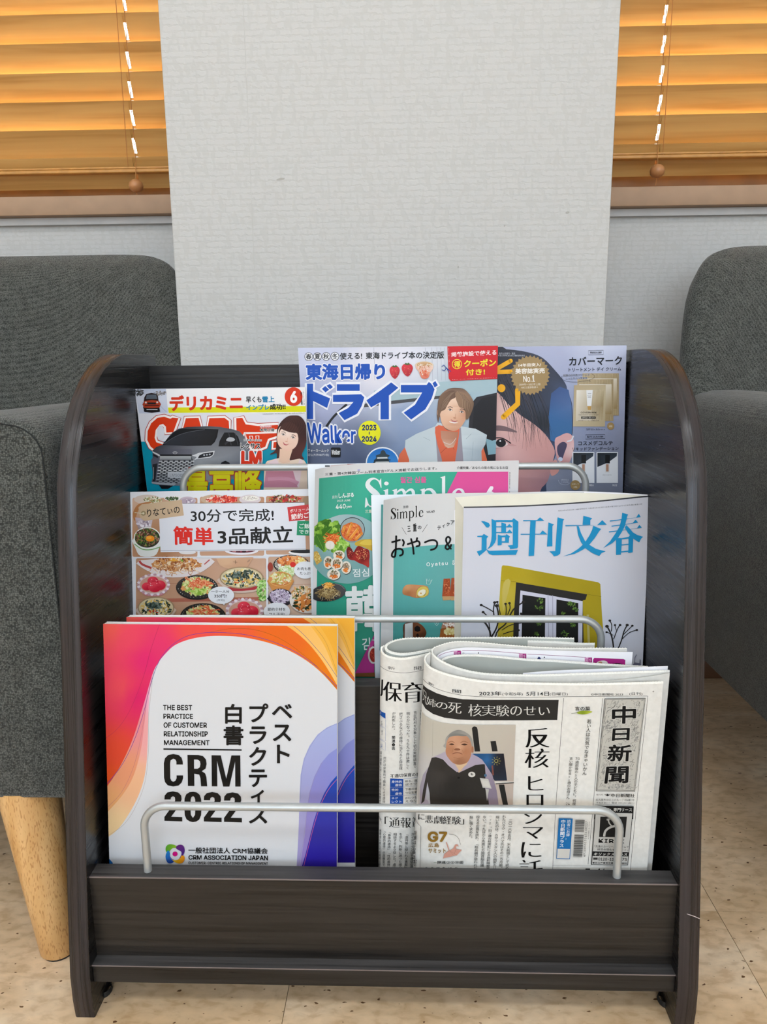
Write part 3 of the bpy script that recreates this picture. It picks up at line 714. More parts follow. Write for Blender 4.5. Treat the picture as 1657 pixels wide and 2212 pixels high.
def project(P):
    d = P-CAM_O; z = d.dot(_fw); return (IW/2+F_PX*d.dot(RI)/z, IH/2-F_PX*d.dot(UP)/z)
class Facets:
    """the faces of a sheet, so that ink follows each of them exactly"""
    def __init__(s, V, N, F):
        s.bins = {}; s.B = 24.0
        for f in F:
            P = [V[i] for i in f]; q = [project(p) for p in P]
            n = (P[1]-P[0]).cross(P[2]-P[0])
            if n.length < 1e-12: continue
            n.normalize()
            if n.dot(N[f[0]]) < 0: n = -n
            if n.dot(P[0]-CAM_O) > 0: continue
            NN = [N[i] for i in f]
            ar = (q[1][0]-q[0][0])*(q[2][1]-q[0][1])-(q[1][1]-q[0][1])*(q[2][0]-q[0][0])
            if abs(ar) < 1e-6: continue
            if ar < 0: q = q[::-1]; P = P[::-1]; NN = NN[::-1]
            e1, e2 = P[1]-P[0], P[2]-P[0]; d11, d12, d22 = e1.dot(e1), e1.dot(e2), e2.dot(e2)
            rec = (q, P, NN, n, (e1, e2, d11, d12, d22, d11*d22-d12*d12), (min(k[0] for k in q), min(k[1] for k in q), max(k[0] for k in q), max(k[1] for k in q)))
            for bx in range(int(rec[5][0]//s.B), int(rec[5][2]//s.B)+1):
                for by in range(int(rec[5][1]//s.B), int(rec[5][3]//s.B)+1): s.bins.setdefault((bx, by), []).append(rec)
    def near(s, P):
        x0, y0, x1, y1 = min(k[0] for k in P), min(k[1] for k in P), max(k[0] for k in P), max(k[1] for k in P); seen = set()
        for bx in range(int(x0//s.B), int(x1//s.B)+1):
            for by in range(int(y0//s.B), int(y1//s.B)+1):
                for r in s.bins.get((bx, by), ()):
                    if id(r) in seen: continue
                    seen.add(id(r)); b = r[5]
                    if b[0] <= x1 and b[2] >= x0 and b[1] <= y1 and b[3] >= y0: yield r
    def point(s, r, q, off):
        d = ray(q[0], q[1]); t = (r[1][0]-CAM_O).dot(r[3])/d.dot(r[3]); p = CAM_O+d*t
        e1, e2, d11, d12, d22, den = r[4]; w = p-r[1][0]; a, b = w.dot(e1), w.dot(e2)
        u, v = (d22*a-d12*b)/den, (d11*b-d12*a)/den
        return p+(r[2][0]*(1-u-v)+r[2][1]*u+r[2][2]*v)*off
class Plane:
    def __init__(s, Y, Z, lean):
        L = math.radians(lean); s.n = Vector((0, -math.cos(L), math.sin(L))); s.o = Vector((0, Y, Z)); s.up = Vector((0, math.sin(L), math.cos(L)))
    def __call__(s, x, y):
        d = ray(x, y); t = (s.o-CAM_O).dot(s.n)/d.dot(s.n); return CAM_O+d*t, s.n
    def pt(s, x, y): return s(x, y)[0]
def hexa(bm, F, off):
    """box from a quad F (TL,TR,BR,BL) pushed back by off"""
    a = [bm.verts.new(p) for p in F]; b = [bm.verts.new(p+off) for p in F]
    bm.faces.new(a[::-1]); bm.faces.new(b)
    for i in range(4): bm.faces.new([a[i], a[(i+1) % 4], b[(i+1) % 4], b[i]])
def flatmag(plane, TL, TR, LB, RB, zfloor, thick, label, name='magazine', cat='magazine', cover='eeeef2', group=None, edge='pages', spine=None, inset=.0004, gl='gloss'):
    """TL,TR top corners; LB,RB any pixels further down the left and right edges"""
    P = [plane.pt(*TL), plane.pt(*TR)]; d1 = (plane.pt(*LB)-P[0]).normalized(); d2 = (plane.pt(*RB)-P[1]).normalized()
    BL = P[0]+d1*((zfloor-P[0].z)/d1.z); BR = P[1]+d2*((zfloor-P[1].z)/d2.z)
    F = [P[0], P[1], BR, BL]; c = (BL+BR)/2
    t = empty(name, (c.x, c.y, c.z), label, cat, group)
    n = plane.n; ct = .0003
    bm = bmesh.new(); hexa(bm, F, -n*ct); cm = plain('cover_stock', cover, .35, .4, 0, .01); fc = obj('front_cover', bm, cm, t)
    e = inset; cx = (F[0]+F[1]+F[2]+F[3])/4
    G = [q+(cx-q).normalized()*e-n*(ct+.00002) for q in F]
    bm = bmesh.new(); hexa(bm, G, -n*(thick-2*ct)); obj('page_block', bm, M[edge], t)
    bm = bmesh.new(); hexa(bm, [q-n*(thick-ct+.00004) for q in F], -n*ct); obj('back_cover', bm, cm, t)
    return t, fc, F
def grid_sheet(top, bot, m=1):
    """ruled rows between two 3-D polylines"""
    return [[a.lerp(b, k/m) for a, b in zip(top, bot)] for k in range(m+1)]
def smooth3(P, n=4):
    return [Vector(q) for q in sm([tuple(p) for p in P], n, False)]
def sheet_obj(name, top, bot, thick, mat, parent, m=14, zig=0.0, edge=None, inward=-1, edge_name='page_edges', **kw):
    """sheet with thickness; its top edge is zigzag cut when zig > 0. returns (object, hit function)"""
    rows = grid_sheet(top, bot, m); n = len(top); V = []; Fc = []
    tan = [(top[min(i+1, n-1)]-top[max(i-1, 0)]).normalized() for i in range(n)]
    nor = [Vector((t.y, -t.x, 0)).normalized()*inward for t in tan]     # towards the back side of the sheet
    for r in rows: V += [Vector(p) for p in r]
    for r in rows: V += [p+nor[i]*thick for i, p in enumerate(r)]
    N = len(rows)*n
    for j in range(m):
        for i in range(n-1):
            a, b, c, d = j*n+i, j*n+i+1, (j+1)*n+i+1, (j+1)*n+i
            Fc.append((a, b, c)); Fc.append((a, c, d)); Fc.append((N+d, N+c, N+b, N+a))
    for j in range(m):
        Fc.append((j*n, (j+1)*n, N+(j+1)*n, N+j*n)); Fc.append((j*n+n-1, N+j*n+n-1, N+(j+1)*n+n-1, (j+1)*n+n-1))
    for i in range(n-1):
        Fc.append((i, N+i, N+i+1, i+1)); b = m*n; Fc.append((b+i, b+i+1, N+b+i+1, N+b+i))
    me = bpy.data.meshes.new(name); me.from_pydata([tuple(v) for v in V], [], Fc); me.update()
    bm = bmesh.new(); bm.from_mesh(me); bmesh.ops.recalc_face_normals(bm, faces=bm.faces); bm.to_mesh(me); bm.free()
    o = link(name, me, mat, parent, 0.7, **kw)
    FT_ = []
    for j in range(m):
        for i in range(n-1):
            a, b, c, d = j*n+i, j*n+i+1, (j+1)*n+i+1, (j+1)*n+i; FT_ += [(a, b, c), (a, c, d)]
    avn = []
    for i in range(n): avn.append(((nor[max(i-1, 0)]+nor[i]+nor[min(i+1, n-1)])*-1).normalized())
    hit = Facets(V[:N], [avn[i] for r in rows for i in range(n)], FT_)
    if edge:   # the stack of cut page edges along the top
        L = [0]
        for a, b in zip(top, top[1:]): L.append(L[-1]+(b-a).length)
        step = .0013; cnt = int(L[-1]/step); P = []; Q = []
        for k in range(cnt+1):
            dd = L[-1]*k/cnt; i = max(j for j in range(n) if L[j] <= dd+1e-9); i = min(i, n-2); f = (dd-L[i])/(L[i+1]-L[i])
            p = top[i].lerp(top[i+1], f); nn = nor[i].lerp(nor[i+1], f).normalized()
            up = (top[i]-bot[i]).normalized(); z = zig*(1 if k % 2 else -.2)
            P.append((p, nn, up, z))
        layers = max(2, int(thick/.0006)); V2 = []; F2 = []
        for l in range(layers):
            a0, a1 = l/layers*thick, (l+.72)/layers*thick
            for q, (p, nn, up, z) in enumerate(P):
                zz = z if (l % 2 == 0) else -z*.6
                base = p-up*.0012
                V2 += [base+nn*(a0-.00006), base+nn*a1, p+nn*a1+up*(.0004+zz), p+nn*(a0-.00006)+up*(.0004+zz)]
        S = len(P)*4
        for l in range(layers):
            for q in range(len(P)-1):
                a = l*S+q*4; b = a+4
                F2 += [(a, b, b+3, a+3), (a+3, b+3, b+2, a+2), (a+1, a+2, b+2, b+1)]
        me = bpy.data.meshes.new(edge_name); me.from_pydata([tuple(v) for v in V2], [], F2); me.update()
        bm = bmesh.new(); bm.from_mesh(me); bmesh.ops.recalc_face_normals(bm, faces=bm.faces); bm.to_mesh(me); bm.free()
        link(edge_name, me, M[edge], o, kind='stuff')
    return o, hit

def idw(*pts):
    def f(x, y):
        sw = 0; c = [0, 0, 0]
        for px_, py_, h in pts:
            w = 1/((x-px_)**2+(y-py_)**2+400.0)**1.3; q = hx(h); sw += w
            for i in range(3): c[i] += q[i]*w
        return tuple(k/sw for k in c)
    return f
def vline(A, P, c, n=5, inc=True):
    """stroke with its own width at each point: (x, y, w)"""
    Q = sm(P, n, False); m = len(Q); L = []; R = []
    for i in range(m):
        a = Q[max(i-1, 0)]; b = Q[min(i+1, m-1)]; dx, dy = b[0]-a[0], b[1]-a[1]; l = math.hypot(dx, dy) or 1; w = max(.01, Q[i][2])/2
        L.append((Q[i][0]-dy/l*w, Q[i][1]+dx/l*w)); R.append((Q[i][0]+dy/l*w, Q[i][1]-dx/l*w))
    T = []
    for i in range(m-1): T += [(i, i+1, m+i+1), (i, m+i+1, m+i)]
    if inc: A.lay += 1
    A.tris(L+R, T, c)
def logo_word(A, f, c):
    """the serif magazine title, drawn from strokes; f maps letter units (x right, y up) to view coordinates"""
    def S(P, n=5): 
        w = abs(f(1, 0)[0]-f(0, 0)[0])
        A.lay += .6; vline(A, [f(x, y)+(t*w,) for x, y, t in P], c, n, inc=False)
    def G(P): A.lay += .6; A.poly([f(x, y) for x, y in P], c, inc=False)
    S([(.82, 1.45, .05), (.72, 1.68, .07), (.50, 1.80, .09), (.25, 1.68, .18), (.17, 1.40, .25), (.35, 1.12, .30), (.60, .85, .32), (.76, .52, .30), (.70, .22, .20), (.48, .06, .09), (.26, .10, .06), (.12, .38, .05)])
    G([(.76, 1.62), (.88, 1.82), (.90, 1.22), (.86, 1.22)]); G([(.06, .62), (.10, .62), (.22, .18), (.06, 0), (.02, 0)])
    def stem(x, y0, y1, w=.17, top=True, bot=True):
        G([(x, y0), (x+w, y0), (x+w, y1), (x, y1-.03)])
        if top: G([(x-.10, y1-.07), (x+w, y1+.02), (x+w, y1-.12), (x, y1-.14)])
        if bot: G([(x-.10, y0), (x+w+.09, y0), (x+w+.09, y0+.035), (x-.10, y0+.035)])
    stem(1.08, 0, 1.12); A.ell(*f(1.16, 1.48), abs(f(1, 0)[0]-f(.88, 0)[0]), abs(f(0, .12)[1]-f(0, 0)[1]), c, inc=False)
    stem(1.55, 0, 1.12)
    for x in (2.03, 2.51):
        S([(x-.34, .86, .05), (x-.20, 1.02, .10), (x-.03, 1.07, .13), (x+.07, .93, .17), (x+.085, .7, .17)]); stem(x, 0, .75, top=False)
    stem(3.02, -.55, 1.12)
    S([(3.15, .92, .05), (3.30, 1.06, .10), (3.52, 1.05, .15), (3.70, .80, .20), (3.73, .52, .21), (3.66, .2, .18), (3.48, .04, .1), (3.30, .04, .07), (3.15, .16, .05)])
    stem(4.10, 0, 1.88)
    S([(5.32, .30, .04), (5.18, .12, .08), (4.98, .03, .13), (4.76, .15, .2), (4.68, .5, .22), (4.76, .88, .16), (4.97, 1.06, .08), (5.17, .95, .15), (5.27, .66, .12)]); G([(4.72, .60), (5.31, .60), (5.31, .66), (4.72, .66)])

# ================================================================= the two thick A4 reports in front
def report_art(hit, clip, vw, full=True):
    A = Art(hit, clip); A.view(*vw)
    A.rect(20, 90, 1500, 1660, 'dedfe2')
    # violet waves
    A.poly([(1500, 712), (1420, 745), (1360, 790), (1310, 860), (1275, 940), (1255, 1040), (1248, 1200), (1244, 1350), (1238, 1480), (1228, 1660), (1500, 1660)], grad(1400, 720, 'a9b4e2', 1400, 1640, 'a79acb'), maxlen=30)
    A.poly([(1500, 862), (1430, 910), (1380, 970), (1340, 1050), (1310, 1150), (1295, 1250), (1283, 1400), (1268, 1500), (1246, 1660), (1500, 1660)], grad(1400, 900, '8c93d6', 1350, 1640, '9a82c6'), maxlen=30)
    A.poly([(1500, 1020), (1440, 1088), (1400, 1155), (1368, 1230), (1338, 1320), (1308, 1440), (1283, 1540), (1246, 1660), (1500, 1660)], grad(1440, 1050, '1c4cb4', 1440, 1650, '2b1a92', .4, '3338a8'), maxlen=30)
    A.line([(1500, 1046), (1440, 1112), (1400, 1180), (1370, 1250), (1340, 1345), (1310, 1460), (1285, 1560), (1262, 1660)], 2.6, 'd86a8a', 5)
    A.line([(1500, 716), (1424, 749), (1364, 795), (1315, 866), (1280, 944), (1261, 1042), (1254, 1200)], 2, '8f93c0', 5)
    A.line([(1390, 960), (1345, 1050), (1312, 1150), (1292, 1280), (1272, 1450), (1250, 1560), (1238, 1660)], 1.6, '9c8fb0', 5)
    # salmon tail
    A.poly(sm([(345, 410), (331, 480), (319, 600), (314, 720), (312, 830), (305, 960), (285, 1080), (240, 1200), (170, 1320), (110, 1392), (40, 1440)], 4, False)+[(40, 1080), (300, 500)], idw((330, 500, 'efb0cc'), (300, 800, 'f0a8a8'), (230, 1100, 'f2b98e'), (120, 1380, 'f2d09c')), maxlen=40)
    A.poly(sm([(340, 430), (312, 560), (292, 720), (268, 890), (222, 1050), (150, 1172), (40, 1292)], 4, False)+[(40, 1080), (300, 500)], idw((320, 500, 'e79ab8'), (270, 760, 'e88e92'), (200, 1020, 'ea9a72'), (100, 1220, 'ecaa70')), maxlen=40)
    # red and orange arch
    white = [(1500, 538), (1400, 425), (1300, 340), (1180, 270), (1050, 222), (900, 190), (780, 182), (700, 183), (620, 192), (540, 212), (470, 245), (415, 298), (378, 345), (348, 400), (325, 470), (300, 560), (270, 660), (238, 765), (198, 870), (150, 970), (105, 1048), (40, 1140)]
    A.poly([(20, 90), (1500, 90)]+sm(white, 3, False), idw((60, 130, 'ee5b50'), (150, 500, 'ea4a58'), (300, 330, 'e2246e'), (250, 560, 'dd1f66'), (380, 250, 'e5336c'), (100, 900, 'e2492f'), (70, 1080, 'e0521f'), (600, 140, 'ee5048'), (850, 150, 'ec5c34'), (1100, 190, 'ea6a1c'), (1400, 400, 'e87c10'), (200, 200, 'ea4660')), maxlen=32)
    A.poly(sm([(1120, 90), (1180, 127), (1240, 170), (1310, 235), (1380, 322), (1440, 415), (1500, 520)], 3, False)+[(1500, 90)], grad(1150, 100, 'f6b85c', 1480, 420, 'f8c878'), maxlen=40)
    A.poly(sm([(1290, 90), (1340, 150), (1400, 240), (1440, 330), (1500, 490)], 3, False)+[(1500, 90)], 'f2b548')
    A.poly(sm([(1340, 90), (1380, 130), (1430, 210), (1470, 300), (1500, 400)], 3, False)+[(1500, 90)], 'efae38')
    for P, w, c in (([(40, 1120), (150, 982), (230, 822), (290, 642), (330, 482), (380, 342), (450, 250), (540, 190), (640, 165), (760, 161), (900, 172), (1050, 206), (1200, 268), (1330, 352), (1420, 432), (1500, 515)], 3.0, '6a3a98'),
                    ([(50, 815), (120, 760), (180, 680), (230, 580), (290, 420), (330, 270), (390, 95)], 1.6, 'b02a55'),
                    ([(40, 1260), (140, 1160), (205, 1040), (250, 900), (285, 720), (310, 560), (350, 400)], 1.4, 'b06a78'),
                    ([(700, 158), (850, 135), (1000, 150), (1150, 210), (1300, 320), (1400, 415), (1500, 530)], 2, 'a8601c'),
                    ([(1170, 90), (1260, 160), (1370, 280), (1430, 360), (1500, 465)], 2.4, '50608c'),
                    ([(1310, 90), (1400, 200), (1450, 320), (1500, 470)], 1.4, '9a8040'),
                    ([(60, 1418), (170, 1340), (250, 1210), (300, 1060), (318, 850), (316, 700), (340, 460)], 1.4, 'a89088')):
        A.line(P, w, c, 6)
    A.poly([(60, 1540), (95, 1580), (110, 1660), (60, 1660)], '1f6cb8')
    if not full: return A
    A.view(340, 1500, 5.523)
    for t, x0, x1, y0, y1 in (('THE BEST', 68, 416, 124, 188), ('PRACTICE', 72, 425, 228, 292), ('OF CUSTOMER', 74, 592, 333, 398), ('RELATIONSHIP', 76, 602, 438, 502), ('MANAGEMENT', 78, 624, 543, 606)):
        A.T(t, ((x0, y0), (x1, y0+2), (x1, y1+1), (x0, y1-1)), K, .022)
    A.poly([(73, 642), (1006, 654), (1006, 671), (73, 659)], K)
    A.poly([(305, 835), (303, 800), (290, 755), (255, 722), (190, 710), (130, 722), (92, 760), (78, 820), (80, 990), (92, 1045), (125, 1083), (190, 1097), (255, 1085), (292, 1048), (307, 1000), (307, 965), (230, 965), (230, 1000), (215, 1030), (190, 1040), (168, 1030), (155, 1000), (153, 820), (160, 785), (190, 765), (215, 775), (228, 800), (228, 835)], K)
    A.poly([(360, 720), (490, 722), (545, 735), (580, 775), (588, 830), (575, 885), (530, 915), (570, 940), (585, 985), (595, 1095), (522, 1095), (515, 1000), (500, 955), (440, 945), (442, 1092), (365, 1090)], K, holes=([(437, 775), (480, 776), (508, 795), (515, 830), (507, 868), (480, 886), (438, 886)],))
    A.poly([(647, 724), (757, 726), (822, 1005), (884, 726), (990, 727), (994, 1098), (930, 1098), (928, 800), (860, 1098), (786, 1098), (712, 790), (716, 1096), (650, 1095)], K)
    for dx, dy in ((0, 0), (470, 8), (711, 12)):
        A.poly([(x+dx, y+dy) for x, y in ((85, 1252), (88, 1205), (120, 1168), (185, 1155), (250, 1168), (285, 1205), (290, 1250), (270, 1310), (215, 1390), (165, 1458), (298, 1462), (298, 1514), (85, 1506), (85, 1460), (145, 1378), (197, 1305), (214, 1260), (210, 1225), (187, 1213), (165, 1225), (158, 1252))], K)
    A.poly([(322, 1340), (325, 1240), (345, 1190), (385, 1165), (428, 1160), (470, 1168), (505, 1195), (522, 1245), (528, 1345), (522, 1440), (500, 1492), (465, 1515), (425, 1522), (385, 1512), (350, 1490), (328, 1440)], K, holes=([(395, 1340), (398, 1250), (408, 1222), (425, 1212), (442, 1222), (452, 1250), (455, 1340), (450, 1435), (425, 1472), (400, 1435)],))
    for ch, q in (('白', (808, 112, 1008, 348)), ('書', (790, 368, 1028, 606)), ('プ', (1097, 106, 1325, 333)), ('ラ', (1100, 380, 1303, 590)), ('ク', (1095, 625, 1300, 850)), ('テ', (1092, 893, 1310, 1104)), ('ィ', (1115, 1136, 1274, 1298)), ('ス', (1092, 1350, 1313, 1538)),
                  ('ベ', (1368, 112, 1610, 284)), ('ス', (1378, 357, 1600, 557)), ('ト', (1426, 598, 1580, 818))):
        A.T(ch, q, K, .024)
    A.view(340, 1780, 5.523)
    def petal(P, c): A.poly(P, c, smooth=5, maxlen=20)
    petal([(100, 300), (108, 262), (140, 240), (190, 242), (235, 262), (280, 300), (215, 282), (175, 290), (140, 330), (112, 330)], grad(100, 250, '4c9a2c', 240, 300, '9ac22c'))
    petal([(225, 285), (232, 260), (262, 244), (300, 248), (324, 280), (326, 330), (305, 375), (262, 412), (288, 360), (285, 325), (250, 305)], grad(230, 250, '6a2a78', 320, 380, '4a2a80'))
    petal([(100, 395), (106, 350), (130, 310), (152, 340), (152, 378), (170, 405), (200, 428), (188, 455), (150, 466), (118, 448)], grad(110, 330, '2a86c8', 180, 450, '2848a8'))
    petal([(152, 400), (190, 425), (235, 425), (275, 400), (290, 372), (320, 378), (328, 410), (310, 450), (270, 468), (220, 455)], grad(180, 420, 'e8c820', 310, 430, 'f0901c'))
    A.ell(213, 353, 30, 29, 'd0147c')
    A.T('一般社団法人 CRM協議会', ((372, 272), (1318, 284), (1318, 352), (372, 346)), K, .020)
    A.T('CRM ASSOCIATION JAPAN', ((374, 366), (1320, 372), (1320, 430), (374, 420)), K, .022)
    A.T('CUSTOMER-CENTRIC RELATIONSHIP MANAGEMENT', ((372, 443), (1322, 450), (1322, 480), (372, 472)), K, .015)
    return A
pl = Plane(.054, .357, 6.1)
t, fc, Fq = flatmag(pl, (222.8, 1347.5), (728.3, 1352.8), (237, 1864), (727.5, 1873.4), .0535, .0085, 'thick white report with pink, orange and violet waves, foremost on the left', 'report', 'report', 'e6e7ea')
report_art(pl, [(222.8, 1347.5), (728.3, 1352.8), (727.3, 2060), (241.5, 2060)], (210, 1310, 2.857)).build(fc)
pl = Plane(.0745, .3605, 6.1)
t, fc, Fq = flatmag(pl, (273, 1333), (765.6, 1335.2), (286, 1862), (766.6, 1874), .0535, .0085, 'second thick white report with the same waves, half hidden behind the foremost one', 'report', 'report', 'e6e7ea')
report_art(pl, [(273, 1333), (765.6, 1335.2), (767, 2050), (290.5, 2050)], (260.2, 1297.2, 2.932), False).build(fc)

# ================================================================= top tier: car magazine
def face(A, cx, cy, s, rot, skin, shade, brow='3a2a24', lip='c8606a', eye=(.36, .06), smile=.1, eyew=.30, nose='00'):
    """a printed face: brows, eyes, nose, mouth around (cx,cy); s = half face width"""
    a = math.radians(rot); ca, sa = math.cos(a), math.sin(a)
    def R(x, y): return (cx+(x*ca-y*sa)*s, cy+(x*sa+y*ca)*s)
    for sx in (-1, 1):
        ex, ey = sx*eye[0], -eye[1]
        A.line([R(ex-sx*.20, ey-.20), R(ex, ey-.27), R(ex+sx*.24, ey-.19)], s*.055, brow, 4)
        w = eyew/2
        A.poly([R(ex-w, ey+.02), R(ex-w*.4, ey-.075), R(ex+w*.4, ey-.075), R(ex+w, ey+.02), R(ex+w*.3, ey+.06), R(ex-w*.4, ey+.06)], 'efe4e0', smooth=3)
        A.ell(*R(ex, ey-.005), s*.075, s*.080, '2c1c18'); A.ell(*R(ex-.02, ey-.03), s*.018, s*.018, 'ffffff', n=8)
        A.line([R(ex-w-.02, ey+.01), R(ex-w*.4, ey-.085), R(ex+w*.4, ey-.085), R(ex+w+.02, ey+.02)], s*.035, '2a1c18', 4)
    A.line([R(.02, -.02), R(.05, .22), R(.08, .32)], s*.03, shade, 4)
    A.poly([R(-.13, .36), R(-.05, .30), R(.08, .31), R(.14, .36), R(.05, .40), R(-.06, .40)], shade, smooth=3)
    A.poly([R(-.30, .60-smile), R(-.12, .60), R(0, .62), R(.14, .60), R(.30, .60-smile), R(.14, .70), R(-.02, .73), R(-.15, .70)], lip, smooth=4)
    A.line([R(-.30, .60-smile), R(-.12, .635), R(.12, .64), R(.30, .60-smile)], s*.02, '8a3c40', 4)
pl = Plane(.203, .48, 0)
t, fc, Fq = flatmag(pl, (291, 840.5), (659, 836.4), (317.4, 1055), (666, 1053), .3035, .003, 'car magazine with a grey minivan and red lettering on white and teal, top tier left', cover='eeeef2')
A = Art(pl, [(291, 840.5), (659, 836.4), (674, 1290), (346.5, 1290)])
A.view(280, 820, 4.1425)
A.rect(-50, 0, 1700, 2000, 'e2e4ee'); A.poly([(40, 556), (1620, 540), (1680, 2000), (100, 2000)], '0791ac')
A.poly([(325, 85), (1575, 68), (1580, 300), (345, 298)], 'f4f4f6'); A.poly([(343, 250), (1578, 236), (1582, 290), (350, 298)], 'dede12')
# snow photo with a small red van
A.poly([(45, 88), (325, 85), (345, 298), (85, 302)], grad(180, 90, 'b9c4dc', 180, 300, 'c4cde4', .3, 'd5dae8'))
A.blobs(85, 115, 45, 28, 60, 9, ['30302e', '4c4e50', '6a6a6c', '222222'], 3); A.blobs(270, 120, 60, 20, 50, 8, ['8a8480', 'a49c98', '767274'], 4)
A.line([(190, 295), (110, 200)], 3, '9098b0'); A.line([(240, 200), (330, 290)], 3, '9aa2b8')
A.poly([(150, 128), (240, 126), (258, 180), (270, 270), (262, 290), (135, 290), (126, 200)], '2a1c1c', smooth=2)
A.poly([(155, 135), (238, 134), (248, 172), (145, 174)], '5a6470'); A.poly([(132, 192), (262, 190), (268, 250), (130, 252)], 'a83c22', smooth=2); A.rect(160, 205, 235, 222, '1c1c1e'); A.rect(135, 228, 265, 236, '301c18'); A.ell(146, 205, 9, 8, 'd8d8d8'); A.ell(248, 203, 9, 8, 'd8d8d8'); A.rect(128, 255, 270, 288, '17171a', r=6); A.rect(152, 264, 250, 272, 'c8ccd4')
A.T('デリカミニ', ((355, 140), (1010, 135), (1014, 272), (360, 282)), 'd63416', .045)
A.T('早くも', ((1040, 152), (1180, 150), (1180, 206), (1042, 208)), K, .025); A.T('雪上', ((1186, 150), (1296, 148), (1298, 204), (1188, 206)), '1c84b4', .03)
A.T('インプレ', ((1042, 224), (1250, 220), (1252, 270), (1044, 274)), '1c84b4', .03); A.T('成功!!', ((1254, 218), (1395, 214), (1397, 268), (1256, 270)), K, .03)
A.ell(1468, 152, 80, 84, 'da3a1c'); A.T('6', ((1436, 104), (1500, 102), (1500, 208), (1438, 210)), 'ffffff', .04)
A.TV('毎月26日発売', 1536, 112, 1542, 226, 17, K, .03); A.TV('カートップは', 1556, 105, 1562, 226, 15, K)
A.T('令和5年6月26日発行・発売 毎月1回26日発行・発売 第56巻 第6号 通巻664号', ((1190, 304), (1568, 294), (1568, 303), (1190, 313)), '505050')
# big red title with white and red outlines
def title(P, holes=()):
    for gi, (g, c) in enumerate(((17, 'c23a2c'), (11, 'fbf4f2'), (0, 'd93a12'))):
        cx = sum(q[0] for q in P)/len(P)
        if g:
            A.poly(P, c, smooth=0); A.line(P, g*2, c, closed=True)
        else: A.poly(P, c, holes=holes)
    return
for gi, (w, c) in enumerate(((52, 'bb3426'), (40, 'fbf4f2'), (0, 'd93a12'))):
    shapes = [[(438, 345), (392, 470), (330, 474), (326, 420), (300, 396), (270, 405), (235, 450), (225, 520), (240, 560), (300, 580), (290, 620), (240, 640), (190, 600), (160, 540), (163, 460), (195, 390), (250, 342), (310, 332), (365, 350), (385, 340)],
              [(505, 345), (618, 342), (655, 470), (470, 470)], [(715, 345), (850, 342), (888, 370), (895, 470), (690, 470)],
              [(955, 345), (1010, 342), (1040, 400), (1150, 415), (1330, 405), (1330, 440), (1180, 470), (1025, 470), (990, 560), (960, 560)],
              [(1040, 488), (1340, 478), (1330, 500), (1240, 530), (1215, 600), (1160, 622), (1100, 620), (1060, 560)], [(1290, 560), (1340, 555), (1340, 610), (1285, 612)]]
    for P in shapes:
        A.poly(P, c)
        if w: A.lay += .6; A.line(P, w, c, closed=True, inc=False)
for P in ([(1075, 505), (1100, 505), (1105, 540), (1080, 540)], [(1130, 503), (1158, 503), (1158, 540), (1134, 540)]): A.line(P, 8, 'fbf4f2', closed=True)
A.poly([(258, 430), (282, 410), (310, 440), (312, 500), (280, 545), (252, 520), (246, 470)], 'e2e4ee', smooth=3)
# the minivan
A.view(290, 870, 8.721)
body = grad(400, 800, '4a4c56', 1500, 1100, 'a3a8b0')
A.poly([(345, 900), (420, 830), (540, 790), (620, 680), (720, 560), (840, 490), (1000, 455), (1400, 440), (1620, 455), (1860, 500), (1990, 540), (2080, 640), (2160, 800), (2180, 1100), (2180, 1330), (2000, 1420), (960, 1560), (720, 1560), (470, 1550), (340, 1520), (330, 1480), (360, 1380), (320, 1080), (350, 1040)], idw((400, 880, '3e4048'), (900, 900, '60626c'), (1300, 900, '7c8088'), (1500, 1100, 'b4b8bc'), (1250, 1180, '9a9ea2'), (1900, 1000, '8c9098'), (2100, 1200, '5a5e6c'), (380, 1150, '56586a'), (1000, 470, '30323a'), (1800, 560, '50525a'), (1700, 1250, '70747c')), maxlen=90)
A.poly([(540, 780), (640, 660), (760, 545), (880, 490), (1300, 490), (1590, 500), (1565, 640), (1520, 740), (1450, 805), (1000, 812), (540, 795)], '17181c')
A.poly([(560, 775), (700, 680), (860, 600), (1050, 545), (1300, 505), (1560, 505), (1530, 640), (1460, 790), (1000, 800), (600, 790)], grad(700, 560, '33363e', 1400, 780, '1c1d22'), maxlen=90)
A.line([(560, 775), (700, 680), (860, 600), (1060, 545), (1330, 505)], 8, '5c606a', 4)
A.poly([(1700, 560), (1880, 560), (1960, 640), (2000, 760), (1990, 820), (1590, 820), (1610, 720)], '1b1c20'); A.line([(1780, 555), (1830, 800)], 14, '3c3e46'); A.line([(1900, 570), (1960, 800)], 12, '3c3e46')
A.poly([(470, 870), (1080, 870), (1100, 970), (480, 970)], grad(480, 870, '4c4e5a', 1090, 970, '6a6c78')); A.poly([(480, 972), (1090, 972), (1085, 1000), (500, 1000)], '18191c')
A.poly([(490, 1002), (1070, 1002), (1110, 1080), (1120, 1190), (880, 1260), (830, 1520), (420, 1490), (470, 1280), (480, 1080)], '3a3c42')
A.poly([(490, 1002), (1070, 1002), (1080, 1070), (480, 1072)], grad(490, 1000, 'b8bcbe', 490, 1072, '8c9094'))
for r in range(15):
    for k in range(7):
        x = 500+k*100+(50 if r % 2 else 0)-r*4; y = 1100+r*29
        if x > 1110-max(0, r-2)*22 or x < 420: continue
        A.poly([(x-38, y), (x-22, y-9), (x+26, y-9), (x+38, y), (x+24, y+8), (x-26, y+8)], 'd4d7da' if r < 9 else 'a4a8ae', inc=False)
A.poly([(1090, 995), (1230, 940), (1520, 905), (1500, 980), (1440, 1030), (1180, 1060), (1130, 1080), (1180, 1020), (1100, 1000)], 'd8dade'); A.poly([(1230, 990), (1300, 955), (1495, 925), (1480, 985), (1420, 1015), (1200, 1045)], '26282e')
